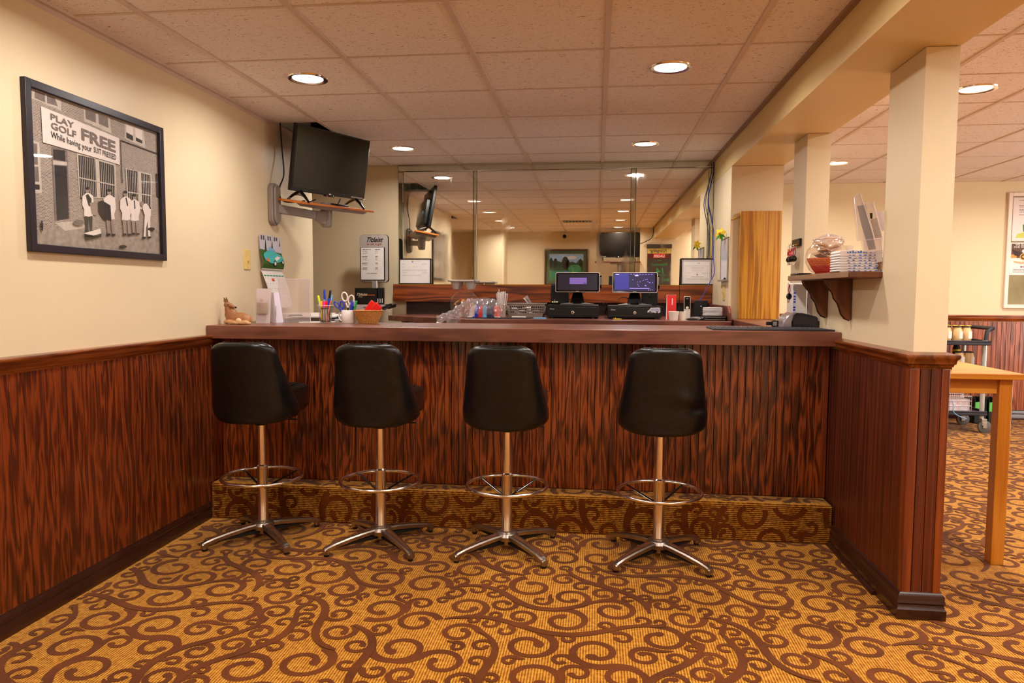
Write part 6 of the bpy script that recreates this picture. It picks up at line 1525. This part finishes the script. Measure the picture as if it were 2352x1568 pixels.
# keys
q = at(1836, 556, X=1.172)
t = thing('key_rack', 'black key rack on the left face of the second column', 'key rack', (1.18, 4.47, q.z))
MB().mat(BLACKG).box(-.014, -.085, -.022, 0, .085, .022).build('rail', t, bev=.003)
m = MB().mat(BRASS)
for k in range(5): m.tube([(-.012, -.07 + k * .035, -.010), (-.030, -.07 + k * .035, -.014), (-.034, -.07 + k * .035, -.004)], .0018, 6)
m.build('hook', t)
KF = [BLACKG, RED, P('key_violet', (90, 50, 140), .4), WHITE]
kk = None
for k in range(5):
    loc = (1.147, 4.40 + k * .035, q.z - .013)
    lab = 'key bunch on the black key rack, ' + ['nearest the viewer', 'second nearest', 'in the middle', 'second farthest', 'farthest'][k]
    if kk is None:
        kk = thing('key_bunch', lab, 'keys', loc, 0, 'key bunches on the rack')
        MB().mat(CHROME).tube([(-.002 + .010 * math.cos(a), 0, -.011 + .010 * math.sin(a)) for a in [2 * PI * i / 16 for i in range(16)]], .0011, 5, True).build('ring', kk)
        MB().mat(RED).tube([(-.004, 0, -.02), (-.008, .003, -.05), (-.004, 0, -.066)], .0026, 5).build('strap', kk)
        MB().mat(KF[2]).tube([(.0, .004, -.02), (.004, .004, -.05), (.0, .002, -.066)], .0024, 5).build('strap', kk)
        MB().mat(BLACKG).ball((-.004, 0, -.084), .018, .9, .6, 1.0, 12).build('fob', kk)
        MB().mat(CHROME).box(-.012, -.002, -.118, -.009, .002, -.092).tf(Matrix.Translation((.006, 0, -.09)) @ Matrix.Rotation(.4, 4, 'Y')).box(-.0015, -.002, -.03, .0015, .002, 0).build('key', kk)
        q_ = kk
    else: q_ = dup(kk, loc, .2 * k, lab)
q2 = dup(kk, (at(1815, 642, Y=4.10).x, 4.10, 1.312), .3, 'key bunch hanging under the far end of the wall shelf', 'key bunches on the rack')
t = thing('white_machine', 'white upright box with blue lettering between half wall and second column', 'box', (1.150, 4.255, CT + .0005))
MB().mat(P('box_white', (226, 216, 206), .4)).box(-.062, -.065, 0, .020, .065, .245).build('front_panel', t, bev=.010, bs=3)
MB().mat(P('box_grey', (176, 168, 166), .4)).box(.0205, -.062, 0, .060, .065, .225).build('side_panel', t, bev=.003)
m = MB().mat(P('strip_pale', (206, 204, 220), .5)).box(-.060, -.0665, .05, -.045, -.0645, .225)
m.mat(BLUE)
for k, z in enumerate((.09, .105, .135, .150, .165, .185)): m.box(-.058, -.0672, z, -.047, -.0664, z + .008)
m.build('lettering', t, smooth=0)

# ================================================================== SIDE ROOM
t = thing('side_table', 'golden pine table standing behind the square column', 'table', (1.60, 4.0, 0))
MB().mat(PINE).box(-.27, -.55, .862, .315, .62, .889).build('table_top', t, bev=.004)
for y_ in (-.50, .54): MB().mat(PINE).box(-.22, y_, .792, .235, y_ + .022, .861).build('apron', t, bev=.002)
for x_ in (.235, -.235): MB().mat(PINEZ).box(x_, -.478, .792, x_ + .022, .54, .861).build('apron', t, bev=.002)
for sx in (-.262, .220):
    for sy in (-.52, .525): MB().mat(PINEZ).box(sx, sy, 0, sx + .057, sy + .057, .861).build('leg', t, bev=.003)
t = thing('black_folder', 'thin black folder lying on the pine table', 'folder', (1.60, 3.82, .8895))
MB().mat(P('folder_black', (38, 38, 46), .5)).box(-.13, -.21, 0, .075, .17, .022).build('cover', t, bev=.002)
# utility cart
ct = thing('utility_cart', 'black utility cart with pale posts beyond the pine table', 'cart', (3.12, 7.02, 0))
CB_ = P('cart_black', (40, 38, 46), .5); CP_ = P('cart_post', (196, 204, 200), .3, .5)
zt = at(2240, 784, Y=6.98).z; zm_ = .58; zl = at(2230, 942, Y=6.98).z
for z in (zt, zm_, zl):
    m = MB().mat(CB_).box(-.36, -.20, z - .025, .36, .24, z + .0).box(-.36, -.20, z, .36, -.185, z + .018).box(-.36, .225, z, .36, .24, z + .018).box(.345, -.2, z, .36, .24, z + .018)
    m.build('tray', ct, bev=.006)
for sx in (-.33, .325):
    for sy in (-.165, .205): MB().mat(CP_).lathe([(.020, .13), (.020, zt + .02)], (sx, sy, 0), 16).build('post', ct)
MB().mat(CB_).tube([(.325, -.165, zt), (.335, -.17, zt + .10), (.39, -.15, zt + .125), (.39, .2, zt + .125), (.335, .205, zt + .10), (.325, .205, zt)], .018, 10).build('handle', ct, smooth=60)
for sx in (-.30, .335):
    for sy in (-.18, .205):
        c = MB().mat(P('caster_fork', (176, 170, 160), .4, .6)).box(sx - .02, sy - .025, .07, sx + .02, sy + .025, .13).box(sx - .012, sy - .026, .045, sx + .02, sy - .021, .10).box(sx - .012, sy + .021, .045, sx + .02, sy + .026, .10).build('caster', ct, bev=.003)
        MB().mat(P('tyre_grey', (96, 92, 90), .6)).tf(Matrix.Translation((sx + .012, sy, .056)) @ Matrix.Rotation(PI / 2, 4, 'X')).lathe([(.0, -.014), (.05, -.014), (.056, -.010), (.056, .010), (.05, .014), (.0, .014)], seg=28, cap=False).build('wheel', c, smooth=40)
        MB().mat(WHITE).tf(Matrix.Translation((sx + .012, sy - .016, .056)) @ Matrix.Rotation(PI / 2, 4, 'X')).lathe([(.014, 0), (.01, .004)], seg=14).build('hub', c)
def jar(loc, lab, grp, src=None):
    if src: return dup(src, loc, 0, lab)
    t = thing('glass_jar', lab, 'jar', loc, 0, grp)
    MB().mat(P('candle_wax', (226, 190, 136), .35)).lathe([(.0, 0), (.036, 0), (.041, .006), (.041, .105), (.034, .122), (.034, .13), (.0, .13)], seg=24, cap=False).build('jar', t, smooth=50)
    MB().mat(P('jar_lid', (60, 48, 46), .4)).lathe([(.0, .13), (.037, .13), (.037, .142), (.0, .142)], seg=24, cap=False).build('lid', t)
    MB().mat(PAPER).box(.002, -.0425, .03, .03, -.038, .095).build('label', t)
    return t
j0 = None
jl = [(2175, 'leftmost'), (2200, 'second from the right'), (2221, 'rightmost')]
for px, nm in jl:
    loc = (at(px, 778, Y=6.90).x, 6.92, zt + .0005); j = jar(loc, nm + ' dark-lidded jar in the front row on the cart\'s top tray', 'jars on the cart', j0); j0 = j0 or j
for px, nm in ((2204, 'left'), (2226, 'right')):
    jar((at(px, 850, Y=6.95).x, 6.97, zm_ + .0005), nm + ' dark-lidded jar on the cart\'s middle tray, behind the table edge', 'jars on the cart', j0)
t = thing('yellow_tray', 'flat yellow wavy tray lying on the jars of the cart', 'tray', (at(2200, 741, Y=6.95).x, 6.93, zt + .1435))
MB().mat(P('lid_yellow', (220, 186, 60), .5)).sheet(lambda u, v: (-.09 + .18 * u, -.04 + .08 * v, .004 + .003 * math.sin(20 * u)), 16, 3).box(-.09, -.04, 0, .09, .04, .003).build('sheet', t, smooth=0)
# a stool-sized black bottle on the middle tray
t = thing('black_bottle', 'black bottle with a yellow band on the cart\'s middle tray', 'bottle', (at(2197, 850, Y=7.1).x, 7.12, zm_ + .0005))
MB().mat(BLACKM).lathe([(.0, 0), (.03, 0), (.032, .16), (.022, .19), (.022, .24), (.0, .24)], seg=20, cap=False).mat(YELLOW).lathe([(.0325, .13), (.0325, .15)], seg=20, cap=False).build('bottle', t, smooth=50)
t = thing('wire_crate', 'white wire crate on the cart\'s lowest tray', 'crate', (at(2204, 925, Y=6.95).x - .02, 6.99, zl + .001))
m = MB().mat(P('crate_white', (236, 226, 232), .4)); w2, d2, h2 = .098, .09, .14
for z in (.004, .05, .095, h2): m.tube([(-w2, -d2, z), (w2, -d2, z), (w2, d2, z), (-w2, d2, z)], .003, 5, True)
for k in range(13):
    u = -w2 + 2 * w2 * k / 12
    for y in (-d2, d2): m.tube([(u, y, .002), (u, y, h2)], .0018, 4)
m.box(-w2, -d2, 0, w2, d2, .002); m.build('wires', t)
MB().mat(P('crate_filling', (230, 214, 216), .7, var=.2, vs=40)).box(-w2 + .008, -d2 + .008, .003, w2 - .008, d2 - .008, h2 - .03).build('contents', t, bev=.01)
cable('blue_cable', 'thin light blue cable hanging off the cart\'s lowest tray', [at(2186, 920, Y=6.78), at(2190, 930, Y=6.78), at(2190, 945, Y=6.78), at(2200, 954, Y=6.79), at(2220, 962, Y=6.80)], .004, LBLUE)
b0 = None
for k, (px, lab) in enumerate(((2231, 'left dark bin with green and yellow bags under the far wall rail'), (2260, 'middle dark bin with green and yellow bags by the far wall'), (2283, 'right dark bin with green and yellow bags by the far wall'))):
    loc = (at(px, 958, Y=7.42).x + .03 + .012 * k, 7.42, 0)
    if b0 is None:
        b0 = thing('storage_bin', lab, 'bin', loc, 0, 'bins by the far wall')
        MB().mat(P('bin_dark', (22, 34, 30), .5)).box(-.054, -.10, 0, .054, .10, .012).box(-.054, -.1, 0, -.047, .1, .24).box(.047, -.1, 0, .054, .1, .24).box(-.054, -.1, 0, .054, -.092, .12).box(-.054, .092, 0, .054, .1, .24).build('bin', b0, bev=.003)
        MB().mat(P('bag_green', (90, 190, 70), .5)).add([(-.045, -.08, .10), (.0, -.09, .10), (.03, -.06, .21), (-.03, -.05, .20), (-.01, .02, .17)], [(0, 1, 2, 3), (0, 3, 4), (1, 4, 2)]).build('green_bag', b0, smooth=0)
        MB().mat(P('bag_yellow', (230, 220, 90), .5)).add([(-.01, -.085, .09), (.045, -.085, .09), (.02, -.06, .18), (-.02, -.06, .16), (.01, .02, .13)], [(0, 1, 2, 3), (1, 4, 2), (0, 3, 4)]).build('yellow_bag', b0, smooth=0)
        MB().mat(P('bag_white', (226, 216, 210), .5)).add([(.0, -.082, .11), (.048, -.08, .13), (.046, -.05, .225), (.02, .0, .19)], [(0, 1, 2), (0, 2, 3)]).build('white_bag', b0, smooth=0)
    else: dup(b0, loc, .0, lab)
# notice board
X0 = at(2289, 700, Y=YF).x + .05; z0 = at(2292, 707, Y=YF).z; z1 = at(2300, 443, Y=YF).z; W_ = 1.20; H_ = z1 - z0
t = thingF('notice_board', 'large white-framed notice board with posters on the far wall', 'notice board', (X0, YF, z0), (1, 0, 0))
fb = .036
MB().mat(P('board_white_frame', (240, 222, 208), .4)).box(0, -.03, 0, fb, 0, H_).box(W_ - fb, -.03, 0, W_, 0, H_).box(fb, -.03, 0, W_ - fb, 0, fb).box(fb, -.03, H_ - fb, W_ - fb, 0, H_).build('frame', t, bev=.003)
MB().mat(P('olive_board', (150, 138, 100), .7, var=.16, vs=9)).box(fb, -.008, fb, W_ - fb, -.001, H_ - fb).build('backing', t)
k_ = 7.6 / 1653
p1_ = thingF('poster', 'upper poster on the notice board, white with green golf bags print', 'poster', (X0 + fb + .015, YF - .0085, z1 - fb - .43), (1, 0, 0))
m = MB().mat(P('poster_white', (232, 216, 208), .25)).box(0, -.002, 0, .34, 0, .42)
m.mat(INK).text('DRIVING RANGE', .020, (.17, .362), 0, 'CENTER', n=.0022); lines(m, INKG, .05, .30, [.39, .34, .325, .30, .288, .276, .25], .005, .002, seed=3)
m.mat(P('poster_lime', (206, 214, 90), .5)).prism([(.03, .03), (.31, .03), (.31, .075), (.18, .10), (.05, .07)], -.003, -.002, 'Y')
m.mat(LEAFG)
for u, v, w2, h2 in ((.10, .09, .018, .07), (.145, .09, .02, .10), (.20, .085, .018, .09), (.25, .10, .018, .06)): m.prism([(u, v), (u + w2, v), (u + w2 * .6, v + h2), (u - .006, v + h2)], -.0036, -.003, 'Y')
m.prism([(.17, .19), (.20, .195), (.185, .165)], -.0036, -.003, 'Y'); m.mat(PAPER).prism([(.06, .16), (.10, .15), (.09, .21)], -.0036, -.003, 'Y')
m.build('print', p1_, smooth=0)
p2_ = thingF('poster', 'lower poster on the notice board supporting veterans, brown eagle and gold seal', 'poster', (X0 + fb + .008, YF - .0085, z1 - fb - .43 - .33), (1, 0, 0))
m = MB().mat(P('poster_white', (232, 216, 208), .25)).box(0, -.002, 0, .245, 0, .315)
m.mat(P('poster_brown', (92, 60, 40), .5)).box(.01, -.0026, .165, .235, -.002, .305)
m.mat(P('poster_gold', (206, 150, 60), .5)).box(.01, -.003, .165, .06, -.0026, .20).box(.185, -.003, .165, .235, -.0026, .20)
m.mat(P('eagle_dark', (58, 40, 34), .6)).prism([(.015, .25), (.11, .215), (.11, .175), (.04, .19)], -.0034, -.003, 'Y').prism([(.23, .25), (.135, .215), (.135, .175), (.205, .19)], -.0034, -.003, 'Y')
m.mat(PAPER).prism(arc(.122, .232, .017, 0, 2 * PI, 12)[:-1], -.0038, -.0034, 'Y').text('WE SUPPORT', .026, (.122, .286), 0, 'CENTER', bold=.01, n=.0034).text('OUR VETERANS', .026, (.122, .264), 0, 'CENTER', bold=.01, n=.0034)
m.mat(P('seal_gold', (226, 170, 50), .4)).prism(arc(.122, .178, .034, 0, 2 * PI, 20)[:-1], -.0042, -.0038, 'Y').mat(P('seal_dark', (90, 60, 30), .5)).prism(arc(.122, .178, .026, 0, 2 * PI, 20)[:-1], -.0046, -.0042, 'Y').mat(P('seal_gold', (226, 170, 50), .4)).prism(arc(.122, .178, .012, 0, 2 * PI, 12)[:-1], -.005, -.0046, 'Y')
m.mat(P('poster_peach', (236, 176, 130), .5)).prism([(.03, .14), (.10, .128), (.21, .142), (.21, .118), (.10, .108), (.04, .12)], -.003, -.002, 'Y')
m.mat(P('poster_navy', (60, 50, 110), .5)).box(.098, -.003, .074, .118, -.002, .086).mat(RED).box(.122, -.003, .074, .140, -.002, .086)
lines(m, INKG, .03, .22, [.052, .038, .026], .006, .002, seed=6)
m.build('print', p2_, smooth=0)

# ================================================================== REAR OF THE ROOM (SEEN IN THE MIRROR)
RM = (-1, 0, 0)
t = thingF('framed_painting', 'framed golf course painting with green mat on the rear wall', 'framed picture', (-.165, YR, 1.365), RM)
W_, H_ = .80, .655
fr = P('painting_frame', (96, 50, 24), .35)
MB().mat(fr).box(0, -.03, 0, .028, 0, H_).box(W_ - .028, -.03, 0, W_, 0, H_).box(.028, -.03, 0, W_ - .028, 0, .028).box(.028, -.03, H_ - .028, W_ - .028, 0, H_).build('frame', t, bev=.004)
MB().mat(P('mat_green', (66, 96, 62), .7)).box(.028, -.006, .028, W_ - .028, -.001, H_ - .028).build('mat', t)
MB().mat(BRASS).box(.085, -.009, .085, W_ - .085, -.006, .090).box(.085, -.009, H_ - .09, W_ - .085, -.006, H_ - .085).box(.085, -.009, .085, .09, -.006, H_ - .085).box(W_ - .09, -.009, .085, W_ - .085, -.006, H_ - .085).build('fillet', t)
m = MB().mat(P('paint_grass', (30, 130, 84), .5, var=.25, vs=12)).box(.09, -.0075, .09, W_ - .09, -.006, .30)
m.mat(P('paint_sky', (150, 186, 226), .5, var=.2, vs=9)).box(.09, -.0075, .30, W_ - .09, -.006, H_ - .09)
def bl(mat, pts, n): m.mat(mat).prism(pts, -n - .0002, -n, 'Y')
bl(P('paint_cloud', (214, 214, 220), .5), arc(.30, .50, .09, 0, 2 * PI, 16, .03)[:-1], .0077)
bl(P('paint_trees', (38, 74, 44), .6, var=.35, vs=25), [(.09, .26), (.09, .44), (.16, .47), (.22, .40), (.30, .43), (.36, .40), (.50, .42), (.60, .45), (.71, .44), (.71, .26)], .0080)
D = P('paint_dark_tree', (30, 34, 30), .6, var=.3, vs=25)
for cx_2, cz, rx, rz in ((.42, .40, .065, .12), (.60, .40, .04, .09), (.68, .40, .035, .10), (.14, .40, .03, .08), (.37, .37, .04, .09)): bl(D, arc(cx_2, cz, rx, 0, 2 * PI, 14, rz)[:-1], .0083)
bl(P('paint_willow', (60, 150, 100), .6, var=.4, vs=30), arc(.245, .30, .12, 0, 2 * PI, 16, .075)[:-1], .0087)
bl(P('paint_water', (90, 110, 170), .3, var=.2, vs=20), [(.30, .23), (.42, .26), (.46, .24), (.36, .21)], .009); bl(P('paint_bunker', (206, 190, 120), .5), [(.18, .23), (.28, .245), (.34, .225), (.24, .21)], .0092); bl(P('paint_green', (120, 196, 80), .5), [(.24, .20), (.38, .22), (.46, .20), (.36, .185)], .0094)
m.build('painting', t, smooth=0)
MB().mat(PICGLASS).box(.028, -.012, .028, W_ - .028, -.011, H_ - .028).build('glass', t, smooth=0)
t = thing('security_camera', 'small black security camera on the rear wall near the ceiling', 'camera', (-.60, YR, 2.255))
MB().mat(WHITE).tf(Matrix.Translation((.03, 0, .03)) @ Matrix.Rotation(-PI / 2, 4, 'X')).lathe([(.03, 0), (.026, .02)], seg=16).tf(None).cyl((.03, .02, .03), (.01, .05, .0), .008).build('bracket', t)
MB().mat(BLACK).ball((0, .07, -.01), .036).mat(BLACKG).ball((.0, .10, -.018), .014).build('head', t)
t = thing('air_vent', 'slotted metal air vent set in the ceiling, seen in the mirror', 'vent', (-.272, 1.05, CEIL))
MB().mat(P('vent_frame', (186, 176, 164), .4)).box(-.27, -.12, -.010, .27, -.105, -.0062).box(-.27, .105, -.010, .27, .12, -.0062).box(-.27, -.12, -.010, -.255, .12, -.0062).box(.255, -.12, -.010, .27, .12, -.0062).build('frame', t)
MB().mat(INK).box(-.255, -.105, -.0066, .255, .105, -.0062).build('backing', t)
s1 = None
for k in range(10):
    loc = (-.23 + k * .051, 0, 0)
    if s1 is None: s1 = MB().mat(P('vent_slat', (206, 196, 184), .3, .4)).add([(-.012, -.10, -.0070), (.012, -.10, -.013), (.012, .10, -.013), (-.012, .10, -.0070)], [(0, 1, 2, 3), (3, 2, 1, 0)]).build('slat', t, smooth=0); s1.location = loc
    else: inst(s1, loc)
tv = at(1421, 562, Y=12.48)
TV2 = Matrix.Translation((tv.x, -.16, tv.z)) @ Matrix.Rotation(PI + .06, 4, 'Z') @ Matrix.Rotation(.08, 4, 'X')
make_tv('rear television by the ceiling, streaked grey in the mirror', TV2)
t = thing('swing_arm_mount', 'rear television mount with a brown board, seen in the mirror', 'tv mount', (tv.x, YR, tv.z - .36))
MB().mat(P('board_brown', (120, 64, 34), .4)).box(-.40, .66, .06, .37, .92, .076).build('board', t, bev=.002)
MB().mat(MOUNT).box(-.14, .70, .035, .22, .86, .06).build('tray', t, bev=.003); MB().mat(MOUNT).lathe([(.036, -.09), (.04, .035)], (.02, .78, 0), 20).build('pivot', t)
MB().mat(MOUNT).cyl((.02, .78, -.06), (.10, .03, -.05), .026).build('arm', t); MB().mat(MOUNT).box(.05, 0, -.18, .15, .04, .10).build('wall_plate', t, bev=.012, bs=3)
s0_ = at(1542, 561, Y=12.48); s1_ = at(1487, 561, Y=12.48)
t = thingF('beer_sign', 'hanging beer sign with yellow band, red LAGER band and green chalk writing', 'sign', (s0_.x, -.118, 1.28), RM)
W_ = s0_.x - s1_.x; H_ = s0_.z - 1.28
MB().mat(P('sign_slate', (70, 58, 48), .25)).box(0, -.012, 0, W_, 0, H_).build('slate', t, bev=.002)
MB().mat(P('sign_header', (74, 66, 58), .4)).box(-.01, -.022, H_ - .065, W_ + .01, 0, H_ + .003).build('header', t, bev=.003)
m = MB().mat(P('sign_gold', (206, 182, 90), .4)).box(.004, -.0135, H_ - .155, W_ - .004, -.012, H_ - .068)
m.mat(P('sign_maroon', (96, 24, 22), .4)).box(.004, -.0135, H_ - .228, W_ - .004, -.012, H_ - .156)
m.mat(RED).box(W_ * .25, -.0138, H_ - .228, W_ * .75, -.0135, H_ - .156)
m.mat(INK).text('Yuengling', .075, (W_ / 2, H_ - .132), .5, 'CENTER', bold=.005, n=.0138)
m.mat(PAPER).text('LAGER', .062, (W_ / 2, H_ - .218), 0, 'CENTER', bold=.02, n=.0142)
m.build('print', t, smooth=0)
gc = P('chalk_green', (40, 150, 80), .7)
m = MB().mat(gc).text("Makeena's", .066, (W_ * .48, H_ - .36), .25, 'CENTER', n=.0125).text('14', .15, (W_ * .42, H_ - .50), .15, 'CENTER', n=.0125).text('Birth', .066, (W_ * .22, H_ - .62), .25, 'CENTER', n=.0125).text('w/s', .04, (W_ * .5, H_ - .28), .2, 'CENTER', n=.0125).box(W_ * .2, -.0135, H_ - .520, W_ * .62, -.0125, H_ - .514)
m.build('chalk_writing', t, smooth=0)
cable('loose_cable', 'short black cable dangling beside the beer sign', [(.935, -.08, 2.33), (.93, -.08, 2.22), (.90, -.09, 2.15), (.82, -.10, 2.10), (.72, -.10, 2.06)], .006, BLACK)
